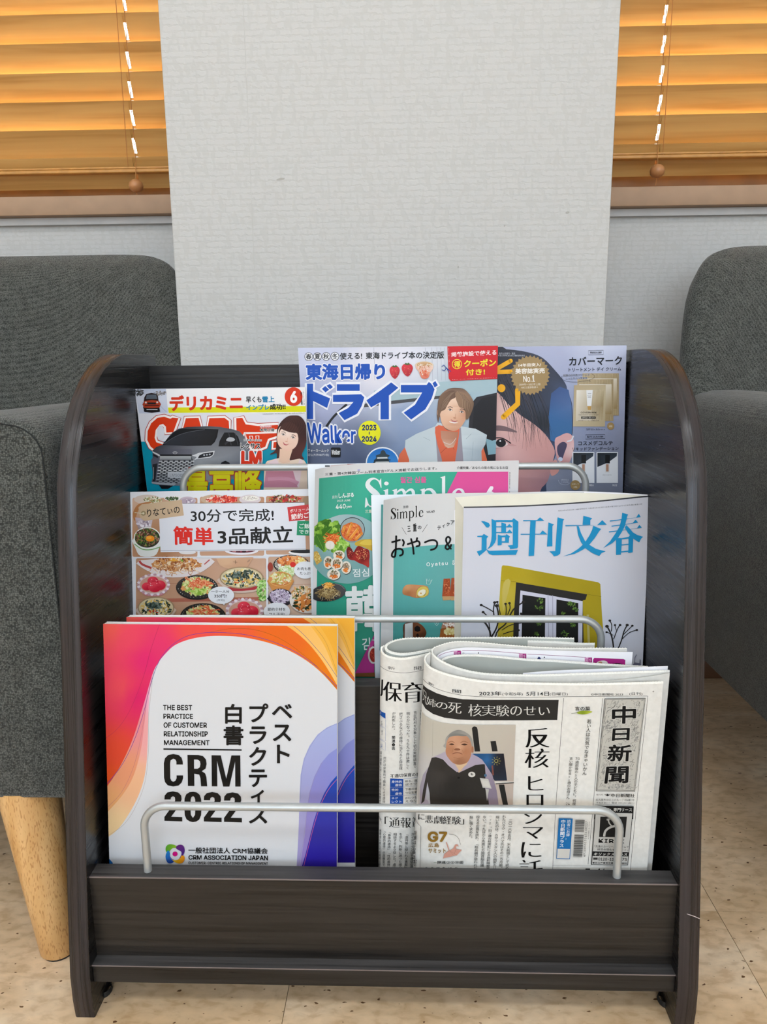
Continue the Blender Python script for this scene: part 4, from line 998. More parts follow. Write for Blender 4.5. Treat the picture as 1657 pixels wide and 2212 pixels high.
for x in (1320, 1372, 1425): A.ell(x, 985-(x-1320)*.12, 17, 15, 'b8bcc4')
A.poly([(345, 910), (480, 975), (490, 1000), (470, 1005), (350, 940)], 'c8ccd0'); A.poly([(360, 960), (455, 1010), (445, 1040), (365, 1000)], '1c1e24')
A.ell(772, 940, 44, 24, 'c4c8cc'); A.ell(772, 940, 36, 18, '5a5c66'); A.line([(745, 950), (765, 930), (800, 935)], 6, 'c4c8cc')
A.poly([(350, 1160), (440, 1140), (400, 1480), (350, 1480)], '24262c'); A.line([(370, 1210), (362, 1440)], 8, 'b8bcc0')
A.poly([(330, 1490), (480, 1500), (800, 1520), (750, 1560), (420, 1530), (340, 1520)], 'a0a4aa'); A.poly([(470, 1550), (740, 1560), (640, 1620), (520, 1620)], '14151a')
A.poly([(1600, 1200), (1650, 1120), (1720, 1090), (1800, 1130), (1830, 1330), (1590, 1330)], '1a1b20')
A.poly([(1740, 690), (1790, 650), (1870, 660), (1900, 700), (1840, 730), (1750, 720)], 'b4b8be', smooth=3); A.poly([(1700, 760), (1760, 720), (1790, 730), (1720, 800)], '30323a')
A.poly([(635, 1300), (960, 1306), (960, 1420), (635, 1408)], 'b9bdc4'); A.T('LM500h', ((675, 1335), (945, 1340), (945, 1392), (675, 1388)), '70747c')
A.view(470, 870, 7.890)
A.T('SpecialGirl', (725, 385, 920, 425), 'd8607c', .01, out='fbf4f2', ow=.05); A.T('本間日陽', (725, 435, 970, 488), K, .02, out='fbf4f2', ow=.06)
A.T('日本導入決定!!', ((450, 612), (755, 618), (755, 658), (450, 655)), K, .01, out='f4f4f6', ow=.07)
A.T('レクサス', ((392, 680), (730, 685), (738, 785), (400, 782)), K, .035, out='f8f8fa', ow=.06)
A.T('LM', ((405, 815), (755, 812), (760, 1052), (402, 1056)), 'd8341a', .055, out='f8f8fa', ow=.045)
for q, tx_ in (((15, 1170, 225, 1480), '最'), ((280, 1150, 520, 1500), '高'), ((530, 1140, 990, 1500), '峰')): pass
A.view(280, 820, 4.1425)
for tx_, q in (('最', (505, 790, 705, 1110)), ('高', (715, 770, 935, 1110)), ('峰', (945, 770, 1185, 1110))):
    A.T(tx_, q, 'e0d813', .026, out='b8382a', ow=.028)
# smiling woman
A.view(470, 870, 7.890)
A.poly([(1310, 215), (1400, 225), (1470, 290), (1515, 400), (1525, 560), (1500, 740), (1440, 880), (1475, 960), (1390, 960), (1340, 1050), (1250, 1060), (1235, 960), (1180, 800), (1060, 900), (1020, 1010), (1010, 960), (1010, 860), (920, 880), (900, 870), (990, 800), (1010, 640), (1020, 450), (1090, 320), (1200, 230)], idw((1300, 300, '4a2f2c'), (1450, 500, '3a2222'), (1400, 800, '5a3230'), (1050, 500, '3c2624'), (980, 850, '4a2c28')), smooth=4, maxlen=60)
A.poly([(800, 1060), (850, 990), (1000, 950), (1060, 940), (1240, 980), (1400, 950), (1480, 980), (1530, 1060), (1540, 1500), (790, 1500)], 'f0d9c4')
A.poly([(880, 1010), (1010, 950), (1050, 1030), (1200, 1060), (1380, 1030), (1400, 960), (1460, 990), (1430, 1180), (1390, 1440), (790, 1440), (840, 1060)], 'eed6da')
A.poly([(830, 1160), (1290, 1160), (1370, 1440), (790, 1440)], 'cf8ba0'); A.line([(860, 1300), (1050, 1285), (1220, 1300), (1380, 1370)], 60, 'd99bb0', 5)
A.poly([(1065, 780), (1280, 800), (1230, 960), (1240, 1010), (1120, 1030), (1050, 1000)], 'efc9b0')
A.poly([(1060, 420), (1150, 380), (1330, 450), (1380, 600), (1340, 740), (1230, 820), (1160, 815), (1060, 740), (1020, 640), (1025, 520)], idw((1150, 500, 'fbe6da'), (1060, 680, 'f4cdb8'), (1300, 650, 'f3cfbe'), (1180, 780, 'f0c5b0')), smooth=5, maxlen=40)
A.poly([(1045, 520), (1070, 420), (1150, 340), (1260, 330), (1350, 400), (1390, 480), (1385, 620), (1360, 520), (1300, 510), (1230, 500), (1150, 470), (1090, 450), (1060, 500)], '4c302c', smooth=4)
face(A, 1195, 600, 175, 17, 'fbe6da', 'e0a890', eye=(.50, .20), smile=.12, eyew=.40)
for k in range(16): A.line([(1310+k*3, 240), (1180+k*22, 380), (1120+k*20, 478+k*4)], 3, ('5c3c36', '3a2422')[k % 2], 4)
A.build(fc)

# ================================================================= top tier: day-trip guide
pl = Plane(.222, .60, 3)
t, fc, Fq = flatmag(pl, (643.5, 751.5), (1075.6, 747), (664, 1053), (1070, 1000), .3035, .005, 'travel guide with big blue lettering and a man beside a blue car, top tier middle', cover='dfe3ee')
A = Art(pl, [(643.5, 751.5), (1075.6, 747), (1064.7, 1300), (676, 1300)]); A.view(630, 730, 3.602)
A.rect(0, 50, 1700, 2100, idw((200, 120, 'ccd2ec'), (900, 150, 'e8e8f4'), (1150, 250, 'dcdfe8'), (250, 500, 'b0b6d8'), (900, 600, '8ea2c4'), (500, 880, '4f5a76'), (150, 900, '5c6680'), (1350, 350, 'a4c0cc'), (1500, 950, '98b8c4'), (800, 380, 'dfe0ec'), (600, 250, 'eceaf4'), (900, 1000, '7488ac')), maxlen=60)
for x in (640, 1040, 1090, 1130, 1160, 1190): A.line([(x, 75), (x+8, 330)], 4, 'b8bccc')
A.poly([(640, 410), (1180, 340), (1600, 320), (1600, 400), (1240, 440), (760, 510), (640, 520)], 'a9c3cd'); A.poly([(560, 512), (1190, 445), (1190, 468), (560, 540)], '4c4c50')
A.poly([(1390, 520), (1440, 460), (1600, 425), (1600, 990), (1380, 990), (1370, 800)], '2c2a2e'); A.poly([(1420, 540), (1480, 470), (1590, 445), (1590, 800), (1400, 760)], '1e1c20'); A.poly([(1560, 800), (1600, 790), (1600, 900), (1530, 910), (1510, 780)], '86aebc')
A.line([(270, 690), (330, 610), (430, 515)], 18, '1c1c1e', 4); A.line([(1390, 440), (1260, 550), (1150, 790)], 5, '7c90a8', 4)
for i, ch in enumerate('春夏秋冬'):
    cx = 133+i*68; A.ell(cx, 146-i, 33, 33, K); A.ell(cx, 146-i, 29, 29, 'eef0f6'); A.T(ch, (cx-22, 124-i, cx+22, 168-i), K, .02)
A.T('使える!', ((374, 116), (548, 112), (548, 166), (374, 170)), K, .02); A.T('東海ドライブ本の決定版', ((576, 110), (1186, 104), (1186, 160), (576, 166)), K, .02)
A.T('東海日帰り', ((106, 200), (728, 196), (728, 326), (110, 330)), '1450b8', .045, 5, out='f2f4fb', ow=.05)
for w, c in ((36, 'f2f4fb'), (0, '1450b8')):
    for P in ([(120, 356), (168, 356), (168, 415), (300, 470), (276, 545), (168, 490), (168, 632), (120, 632)], [(236, 396), (262, 374), (292, 402), (264, 424)], [(272, 372), (298, 358), (322, 382), (298, 400)],
              [(352, 360), (530, 360), (530, 412), (352, 412)], [(322, 444), (540, 438), (566, 462), (545, 530), (510, 590), (412, 640), (366, 585), (440, 545), (482, 498), (322, 498)],
              [(582, 486), (690, 410), (775, 346), (830, 388), (757, 448), (757, 634), (692, 634), (692, 500), (618, 540)],
              [(850, 366), (1050, 366), (1068, 342), (1085, 355), (1100, 375), (1112, 400), (1090, 470), (1040, 555), (930, 635), (872, 582), (960, 520), (1016, 424), (850, 424)], [(1096, 352), (1118, 336), (1138, 368), (1112, 386)]):
        A.poly(P, c)
        if w: A.lay += .6; A.line(P, w, c, closed=True, inc=False)
A.T('Walker', ((118, 656), (500, 700), (500, 820), (128, 820)), '1450b8', .022, 5, out='f2f4fb', ow=.05)
A.ell(606, 738, 87, 94, 'ecea14'); A.T('2023', (548, 675, 660, 720), '183068', .035); A.T('2024', (546, 764, 662, 808), '183068', .035); A.rect(601, 730, 608, 752, '183068')
for cx, cy, r, tl in ((802, 268, 40, 5), (900, 250, 44, -3)):
    A.poly([(cx-r, cy-15), (cx-r*.6, cy-46), (cx+r*.5, cy-48), (cx+r, cy-18), (cx+r*.7, cy+22), (cx+4, cy+50), (cx-r*.6, cy+28)], idw((cx-10, cy-20, 'de3a44'), (cx+20, cy+20, 'b01c2c')), smooth=4, maxlen=20)
    A.poly([(cx-24, cy-44), (cx-12, cy-56), (cx, cy-50), (cx+10, cy-58), (cx+24, cy-44), (cx, cy-38)], '4a6a30'); A.blobs(cx, cy, r*.7, 32, 30, 2, ['f0a060', 'f4c080'], 5)
A.ell(1032, 212, 72, 30, 'e2cdb4'); A.ell(1032, 210, 58, 22, 'd0a878'); A.poly([(965, 220), (1102, 220), (1078, 270), (1062, 312), (1012, 314), (990, 262)], idw((1000, 240, 'eec8b0'), (1040, 290, 'd4583a'), (1080, 250, 'f0dcd0')), smooth=2, maxlen=20); A.blobs(1035, 265, 34, 30, 30, 8, ['d4502c', 'f4e4dc', 'e88a60'], 8); A.strands(1030, 212, 50, 18, 20, 3, 30, ['f6efe4', 'b87a40'], 3)
A.poly([(1212, 66), (1605, 60), (1602, 318), (1240, 336), (1222, 315)], 'd21c24'); 
for k in range(26): A.line([(1222+k*.3, 80+k*9.3), (1222+k*.3, 85+k*9.3)], 3, 'f4e0e0', inc=False)
for k in range(28): A.line([(1250+k*12.6, 325-k*.6), (1257+k*12.6, 324.6-k*.6)], 3, 'f4e0e0', inc=False)
A.T('掲載施設で使える', ((1240, 112), (1592, 92), (1592, 132), (1240, 148)), 'ffffff', .012)
A.ell(1286, 204, 39, 39, 'f0e02c'); A.ell(1286, 204, 34, 34, 'd21c24'); A.T('得', (1262, 180, 1312, 230), 'f0e02c', .03); A.T('クーポン', ((1340, 172), (1590, 160), (1590, 220), (1340, 228)), 'f0e02c', .035); A.T('付き!', ((1354, 244), (1504, 238), (1504, 288), (1354, 292)), 'f0e02c', .025)
A.line([(1168, 225), (1185, 212), (1200, 230), (1240, 262)], 5, '1c3c90', 4); A.line([(1170, 248), (1190, 255), (1205, 235), (1225, 275)], 5, '1c3c90', 4)
A.T('ウォーカームック', ((128, 862), (290, 866), (290, 888), (128, 886)), 'eef0f4', .02, out='2c3448', ow=.04); A.T('定価(本体980円+税)', ((128, 898), (292, 900), (292, 922), (128, 922)), 'd8dce4', .01)
A.rect(306, 852, 382, 928, '151517', r=10); A.T('Walker', (312, 870, 378, 908), 'f4f4f4', .02)
A.ell(708, 970, 131, 122, 'f4f6f8'); A.ell(708, 972, 122, 114, grad(708, 860, '1c6cc0', 708, 1000, '4c98dc'))
A.poly([(640, 960), (660, 930), (655, 915), (690, 900), (695, 880), (712, 870), (728, 882), (735, 900), (765, 915), (750, 930), (762, 965), (790, 1030), (610, 1030)], '39464c', smooth=0); A.poly([(668, 928), (745, 926), (748, 938), (664, 940)], 'dfe2e0'); A.poly([(655, 962), (755, 960), (768, 980), (646, 982)], 'd5d8d4'); A.line([(640, 950), (770, 948)], 7, '222c30')
# the man
A.view(860, 820, 7.532)
A.poly([(0, 1320), (20, 1220), (110, 1100), (190, 1080), (1380, 1080), (1445, 1300), (1460, 2000), (0, 2000)], 'e2704c')
A.poly([(120, 985), (300, 880), (600, 760), (640, 700), (1030, 760), (1260, 800), (1445, 900), (1420, 1050), (1355, 1160), (1360, 1330), (1380, 2000), (190, 2000), (180, 1300), (110, 1100)], idw((250, 1000, 'c9d5da'), (700, 1200, 'd6e0e4'), (1200, 1000, 'd3dee2'), (1350, 1200, 'aebbc4'), (300, 1250, 'd0dade')), maxlen=80)
A.poly([(600, 780), (1020, 780), (1060, 1310), (1060, 2000), (640, 2000), (640, 1310)], 'a39aa4'); A.poly([(605, 770), (660, 740), (1000, 800), (990, 900), (960, 1120), (930, 1310), (920, 2000), (720, 2000), (715, 1310), (640, 1060), (600, 860)], 'e26c4a')
A.poly([(690, 830), (980, 850), (960, 960), (900, 1100), (810, 1115), (760, 1080), (700, 950)], idw((800, 850, 'c48a70'), (820, 1080, 'e4b79c'), (950, 900, 'b87c60')), maxlen=60); A.line([(730, 1010), (790, 1040), (850, 1050), (900, 1010), (940, 950)], 7, 'e8dcd8', 4)
A.line([(690, 1195), (770, 1120), (800, 1110)], 6, 'a84a30'); A.line([(895, 1100), (910, 1140)], 6, 'a84a30'); A.line([(410, 935), (520, 990)], 4, '8a9aa4'); A.line([(1105, 965), (1190, 880)], 4, '7c8c98'); A.line([(1220, 1010), (1200, 1310)], 5, '9cacb8')
A.poly([(655, 330), (640, 450), (630, 560), (650, 700), (680, 600), (720, 740), (800, 820), (900, 830), (1000, 790), (1060, 700), (1100, 590), (1130, 650), (1190, 540), (1230, 390), (1180, 270), (1080, 160), (960, 135), (820, 150), (700, 240)], idw((800, 250, '8c6e5c'), (950, 170, '5c4638'), (1100, 300, '9a7c66'), (700, 450, '6c5240'), (1180, 450, '7a604c')), smooth=4, maxlen=60)
A.poly([(830, 360), (900, 290), (950, 270), (1020, 370), (1090, 470), (1110, 600), (1070, 700), (990, 800), (900, 835), (790, 800), (720, 730), (685, 600), (690, 520), (760, 470)], idw((850, 520, 'f3cdb2'), (780, 640, 'edc0a2'), (1020, 640, 'dfa888'), (900, 800, 'd69f80'), (930, 380, 'f5d6bf'), (1080, 560, 'cc9272')), smooth=4, maxlen=40)
A.ell(655, 530, 22, 55, 'dfae92')
A.poly([(650, 420), (700, 260), (850, 180), (950, 200), (930, 290), (860, 330), (800, 420), (760, 490), (700, 520), (660, 620), (640, 540)], idw((750, 350, '84664f'), (900, 230, '6a5040'), (680, 500, '7a5e4a')), smooth=4, maxlen=50)
A.poly([(940, 200), (1080, 220), (1180, 330), (1210, 480), (1150, 600), (1100, 650), (1095, 540), (1060, 470), (1000, 450), (960, 370), (935, 290)], idw((1050, 350, '9c7c62'), (1150, 500, '7a5e48')), smooth=4, maxlen=50)
for k in range(10): A.line([(930-k*8, 190+k*3), (840-k*12, 280+k*8), (770-k*8, 440+k*6)], 5, ('a88a72', '5c4636')[k % 2], 4)
for k in range(10): A.line([(960+k*12, 190+k*6), (1040+k*14, 300+k*10), (1050+k*12, 450+k*8)], 5, ('ac8e74', '644c3a')[k % 2], 4)
face(A, 930, 560, 185, 10, 'f3cdb2', 'c08a6c', eye=(.52, .28), smile=.08, lip='c87c80', eyew=.36)
A.poly([(830, 680), (900, 690), (980, 700), (920, 712), (860, 702)], 'f8f0ec', smooth=3)
A.build(fc)

# ================================================================= top tier: beauty magazine
pl = Plane(.229, .60, 3)
t, fc, Fq = flatmag(pl, (1040, 749.5), (1353.7, 746), (1040, 1064), (1345.3, 1064), .3035, .0075, 'beauty magazine with a half hidden face and gold badge, top tier right', cover='c2c8dc')
A = Art(pl, [(1040, 749.5), (1353.7, 746), (1339, 1300), (1040, 1300)]); A.view(1060, 730, 5.345)
A.rect(-200, 60, 1700, 3200, idw((700, 150, 'b4bad8'), (1300, 150, 'd0d6ec'), (1500, 700, 'a9b0cc'), (1000, 900, '8c98bc'), (1480, 1400, '8a90a8'), (1100, 1600, '80889c'), (1300, 1900, '6c7080'), (900, 500, 'aab2d0')), maxlen=90)
A.poly([(-200, 120), (180, 130), (430, 165), (600, 230), (740, 370), (860, 520), (890, 620), (940, 760), (950, 1000), (930, 1150), (800, 1250), (700, 1500), (640, 1700), (600, 2300), (-200, 2300)], idw((200, 300, '2c2c34'), (500, 300, '3e4252'), (700, 500, '363c4e'), (850, 700, '4a5674'), (600, 1000, '26282e'), (700, 1150, '42567c')), smooth=3, maxlen=80)
A.poly([(700, 640), (900, 600), (940, 1000), (900, 1170), (690, 1180)], idw((760, 700, '3d5488'), (880, 800, '5674a8'), (760, 1000, '2f6aa4'), (850, 1120, '3c6ea0')), smooth=2, maxlen=70)
A.poly([(-200, 600), (60, 620), (180, 740), (330, 880), (480, 980), (600, 1080), (680, 1180), (740, 1300), (720, 1420), (660, 1650), (560, 1800), (500, 2300), (-200, 2300)], idw((100, 900, 'e9c3bd'), (400, 1000, 'dcaaa4'), (300, 1400, 'e8b8b4'), (600, 1300, 'd39c98'), (200, 1700, 'c58e92'), (600, 1650, 'a87c84'), (0, 2000, 'b08088')), smooth=3, maxlen=80)
for k in range(46):
    R_ = random.Random(k); x = R_.uniform(60, 560); A.line([(x-60, 380+R_.uniform(0, 120)), (x+20, 620), (x+90+R_.uniform(0, 60), 900), (x+130+R_.uniform(-40, 80), 1080+R_.uniform(0, 230))], R_.uniform(4, 13), R_.choice(['25252c', '32323c', '3c3c46', '1c1c22', '4a4650']), 4, taper=.9)
A.poly([(690, 1480), (750, 1400), (790, 1500), (770, 1560), (700, 1590)], 'd49a94', smooth=3)
A.poly([(740, 1180), (800, 1130), (880, 1098), (940, 1130), (962, 1220), (950, 1330), (905, 1440), (860, 1470), (800, 1440), (760, 1380)], idw((880, 1120, 'dca8a8'), (940, 1300, 'e9c6c8'), (850, 1420, 'c48c8c')), smooth=4, maxlen=40); A.poly([(770, 1250), (830, 1200), (880, 1230), (850, 1330), (820, 1400), (775, 1340)], '4a4460', smooth=4)
A.line([(880, 1195), (930, 1180), (955, 1130)], 16, 'dfe3ec', 4); A.ell(805, 1400, 26, 24, 'c8d4ec'); A.line([(795, 1400), (800, 1445)], 10, 'd8c8b8')
A.poly([(-60, 1030), (100, 1010), (220, 1040), (310, 1090), (180, 1075), (50, 1070), (-60, 1080)], '7c6468', smooth=4)
A.poly([(-80, 1190), (40, 1160), (130, 1165), (215, 1210), (300, 1245), (180, 1240), (120, 1270), (0, 1275), (-80, 1240)], 'd09a98', smooth=4); A.poly([(-80, 1200), (40, 1172), (130, 1180), (200, 1225), (120, 1262), (0, 1262)], 'e6d2d0', smooth=4); A.ell(118, 1212, 58, 48, '1a181c'); A.ell(110, 1190, 10, 10, 'f4f4f4')
A.line([(-80, 1180), (40, 1155), (140, 1160), (235, 1218)], 13, '241c20', 5)
# logo strokes and badge
for P in ([(-40, 420), (230, 265)], [(-40, 400), (235, 388)]): A.line(P, 50, 'f4b20c', cap=True)
A.ell(124, 580, 45, 46, 'f4b20c'); A.line([(312, 600), (312, 760), (148, 912)], 62, 'f4b20c', cap=True)
n = 30; A.poly([(456+(230 if k % 2 else 205)*math.cos(k*PI/n), 430+(232 if k % 2 else 207)*math.sin(k*PI/n)) for k in range(2*n)], 'a58a5c')
A.T('14年目突入!', ((322, 296), (582, 288), (582, 328), (322, 336)), 'fdf8f0', .02); A.T('美容誌実売', ((284, 352), (624, 346), (624, 408), (284, 416)), 'fdf8f0', .025); A.T('No.1', ((375, 440), (508, 425), (510, 508), (378, 510)), 'fdf8f0', .01)
A.T('2009年〜2022年上期', ((328, 526), (572, 522), (572, 548), (328, 552)), 'efe6d6'); A.T('ABC公査部数調べ', ((352, 560), (546, 556), (546, 580), (352, 584)), 'efe6d6')
A.T('毎月22日発行・発売', (95, 168, 282, 192), 'c8ccd8'); A.T('平成13年9月20日第三種郵便物承認', (85, 194, 394, 214), 'c8ccd8')
def tag(q, tx_, c='2c2c34'):
    x0, y0, x1, y1 = q; A.line([(x0, y0), (x1, y0-4), (x1, y1-4), (x0, y1)], 4, c, closed=True); A.T(tx_, (x0+18, y0+12, x1-18, y1-14), c, .012)
tag((1128, 146, 1300, 196), '特別付録'); A.T('カバーマーク', ((905, 222), (1515, 208), (1515, 308), (905, 322)), '17171d', .022, 6); A.T('トリートメント デイ クリーム', ((900, 344), (1505, 334), (1505, 378), (900, 390)), '17171d', .012)
def foil(x0, y0, x1, y1):
    A.rect(x0, y0, x1, y1, grad(x0, y0, 'c2b08c', x1, y1, 'ae9a74'))
    nn = int((x1-x0)/9)
    for k in range(nn): A.line([(x0+4+k*9, y0+8), (x0+2+k*9, y1-8)], 3, '9c8a68' if k % 2 else 'd2c4a4', inc=False)
    A.rect(x0+22, y0+60, x1-22, y1-80, idw((x0, y0, 'dcd6c8'), (x1, y1, '9a8254'), ((x0+x1)/2, y0, 'e8e2d4')), maxlen=60)
foil(1060, 408, 1478, 896); foil(1000, 474, 1416, 960)
A.poly([(962, 545), (1328, 540), (1318, 1024), (950, 1022)], grad(960, 545, 'b8a684', 1320, 1020, 'b6a888', .5, 'c6b898')); A.poly([(990, 602), (1305, 598), (1296, 952), (982, 956)], idw((1000, 650, 'eeeae0'), (1100, 900, 'd8d0c0'), (1250, 800, 'a89268'), (1290, 640, 'd0c09c')), maxlen=50)
for k in range(22): A.line([(1175+k*6, 600), (1165+k*6, 950)], 2, '98845c' if k % 2 else 'c8b890', inc=False)
A.poly([(1103, 602), (1178, 600), (1160, 786), (1114, 786)], 'eef0f2'); A.poly([(1116, 788), (1160, 788), (1156, 832), (1122, 832)], 'c49a54'); A.rect(1120, 640, 1160, 644, '555'); A.T('MOISTURE', (1116, 660, 1160, 668), '555'); A.rect(1120, 680, 1158, 686, '777')
A.T('COVERMARK', (1038, 852, 1222, 870), '28241c', .02); A.T('TREATMENT DAY CREAM', (1012, 882, 1242, 894), '4c4438'); A.rect(1044, 906, 1212, 934, '2a2824'); A.T('SPF50+ PA++++', (1056, 912, 1200, 928), 'e8e4d8'); A.T('日中用クリーム・日焼け止め', (1012, 946, 1250, 962), '3c3428')
A.ell(1384, 1018, 42, 42, 'a58a5c'); A.T('3包', (1364, 1008, 1404, 1030), 'f4ecdc'); A.T('SPF50+ PA++++', (1102, 1044, 1318, 1066), '3c3f4c')
A.T('話題の日中用クリームで', ((836, 420), (1142, 412), (1142, 440), (836, 446)), '24242c', .012, out='d0d6ea', ow=.04); A.T('しっとりハリ感実感', ((868, 456), (1115, 450), (1115, 474), (868, 482)), '24242c', .012, out='d0d6ea', ow=.04)
A.line([(820, 440), (830, 480), (900, 505), (1010, 508), (1110, 492), (1150, 500), (1140, 484), (1185, 465), (1195, 435), (1160, 412)], 3, '24242c', 4)
tag((1094, 1118, 1318, 1166), '貼り込み付録'); A.T('コスメデコルテ', ((1008, 1190), (1408, 1184), (1408, 1238), (1008, 1240)), '1c1c22', .015); A.T('リキッドファンデーション', ((940, 1262), (1475, 1252), (1475, 1296), (940, 1302)), '1c1c22', .010)
for x0, x1, nm in ((942, 1196, 'N16'), (1220, 1468, 'N22')):
    A.rect(x0, 1318, x1, 1674, 'e9ecf2'); A.poly([(x0+10, 1328), (x1-10, 1328), (x1-15, 1365), (x0+130, 1440), (x0+100, 1452), (x0+10, 1490)], idw((x0+50, 1350, '22242a'), (x0+150, 1400, '3a4450')), maxlen=50)
    cx = (x0+x1)/2; A.rect(cx-24, 1350, cx+30, 1448, '17181c'); A.rect(cx-26, 1450, cx+28, 1556, 'dfe2e6'); A.rect(cx-14, 1458, cx+16, 1542, 'b88c74'); A.T('DECORTE', (cx-50, 1575, cx+50, 1588), '9a9ca4'); A.T(nm, (x1-62, 1686, x1-10, 1710), 'eceef4', .01)
A.ell(976, 1698, 57, 57, 'a58a5c'); A.T('2色', (955, 1708, 998, 1730), 'f4ecdc'); A.T('お試しで', (935, 1678, 1016, 1694), 'f4ecdc'); A.T('通常版は', (812, 1628, 902, 1648), 'c8d0e4'); A.T('この2色!', (810, 1654, 900, 1674), 'c8d0e4')
A.line([(780, 1640), (800, 1680), (870, 1696), (915, 1672)], 3, 'c8d0e4', 4)
A.build(fc)

# ================================================================= middle tier: cookbook
def rr(A, q, c, r=14, **k): A.rect(*q, c, r=r, **k)
pl = Plane(.168, .465, 8.3)
t, fc, Fq = flatmag(pl, (267, 1063), (709, 1056), (283.6, 1325.5), (713.5, 1325), .1935, .005, 'cookbook with photographs of dishes in bowls and black and red lettering, middle tier left', cover='eceef2')
A = Art(pl, [(267, 1063), (709, 1056), (719, 1650), (303.4, 1650)]); A.view(260, 1040, 3.853)
WOOD = idw((100, 100, 'd6b49c'), (600, 650, 'c89c80'), (900, 900, 'd2a88c'), (1400, 300, 'b88868'), (1400, 900, 'd4b8a4'), (300, 560, 'a8744c'), (200, 700, 'c89878'))
A.rect(-50, 0, 1900, 2600, 'e6e8ee')
for q in ((100, 136, 642, 628), (662, 128, 1198, 618), (1212, 122, 1760, 608), (130, 640, 1216, 1420), (1232, 628, 1780, 1420)): rr(A, q, WOOD, maxlen=50)
for x0, y0, x1, y1 in ((135, 850, 1215, 848), (140, 980, 1220, 975), (1240, 860, 1600, 855)): A.line([(x0, y0), (x1, y1)], 3, 'b07a60')
A.poly([(350, 975), (1220, 960), (1220, 990), (350, 1005)], 'b46a54'); 
GRN = ['3c5a2a', '56783a', '2c3c20', '78903c', '1e2c1a']; MEAT = ['8c5a44', '6c4030', 'a4725a', '4c2c20']; CHK = ['c8844c', 'b06c38', 'e0a870', 'f0d4ac', '8c4c28', 'd89858']; SAL = ['c8d478', 'e8e8a4', '9cbc4c', 'd8dc94', 'f0ecc0', 'e8a060']; ORG = ['e8744c', 'f08c5c', 'd85c38', 'f4a878']
# bowls
def bowl(cx, cy, rx, ry, rim, depth, base, inner):
    A.poly([(cx-rx, cy), (cx-rx*.86, cy+depth*.6), (cx-rx*.5, cy+depth), (cx+rx*.5, cy+depth), (cx+rx*.86, cy+depth*.6), (cx+rx, cy)], base, smooth=3)
    A.ell(cx, cy, rx, ry, rim, n=36); A.ell(cx, cy, rx*.93, ry*.9, inner, n=36)
A.ell(225, 150, 110, 40, 'd8c8bc'); A.blobs(270, 155, 75, 30, 110, 9, ['9aa870', 'dcd8b4', '5a6c38', 'e8e4d0', 'b08c60'], 2); A.ell(440, 140, 75, 22, 'eceae8'); A.blobs(430, 143, 55, 14, 60, 8, GRN, 3)
A.ell(560, 160, 70, 34, 'c4b4c0'); A.ell(560, 165, 56, 26, 'b4a4b4'); A.blobs(565, 162, 35, 15, 14, 12, ['e0d8e0', 'f4f0f4', '9c8ca0'], 4)
A.poly([(105, 270), (130, 210), (175, 180), (270, 170), (200, 200), (150, 240), (120, 330)], 'b87c4c', smooth=3)
A.poly([(122, 300), (270, 310), (255, 390), (150, 395)], idw((150, 320, 'c8b8c4'), (230, 370, 'd8ccd4'), (130, 390, '8c7c80')), maxlen=30); A.blobs(195, 345, 55, 28, 22, 16, ['d8d0dc', 'b8a8b8', 'ece6ee', '9a8c9c'], 6)
bowl(225, 470, 112, 90, 'eceee8', 150, 'e6e8e4', '3c3026'); A.line([(118, 520), (180, 562), (250, 568), (335, 545)], 8, '78a868', 5)
A.blobs(222, 465, 98, 72, 420, 10, GRN+MEAT+['b89080', '3a4a28'], 7); A.ell(248, 475, 36, 25, 'f08c1c'); A.ell(240, 468, 22, 12, 'f8b040')
A.ell(780, 150, 110, 40, 'c8ac90'); A.blobs(850, 150, 130, 26, 190, 14, ['d83828', 'e05038', 'b82820', 'f07858', 'f4d8cc'], 8); A.ell(1080, 150, 90, 40, 'd8ccd0'); A.ell(1085, 140, 70, 22, 'efece4'); A.blobs(1080, 138, 60, 14, 60, 7, ['f4f2ec', 'd8d0c4', 'b8b0a8'], 9)
A.blobs(1370, 145, 130, 26, 260, 12, ['b82820', 'd84030', '702018', 'f0c8b8', '8c9040', '4c1c18'], 10); A.ell(1560, 160, 40, 40, 'a08468')
A.ell(1010, 575, 140, 36, 'ece6ec'); A.ell(1010, 570, 118, 24, '6c3440'); A.blobs(1010, 566, 100, 18, 60, 14, ['50202c', '8c3c4c', '3c1c24', 'b87c80'], 11); A.ell(560, 590, 70, 16, 'e8e4e4'); A.ell(1530, 590, 130, 24, 'f0eeee'); A.ell(1530, 582, 115, 16, '1c1c20')
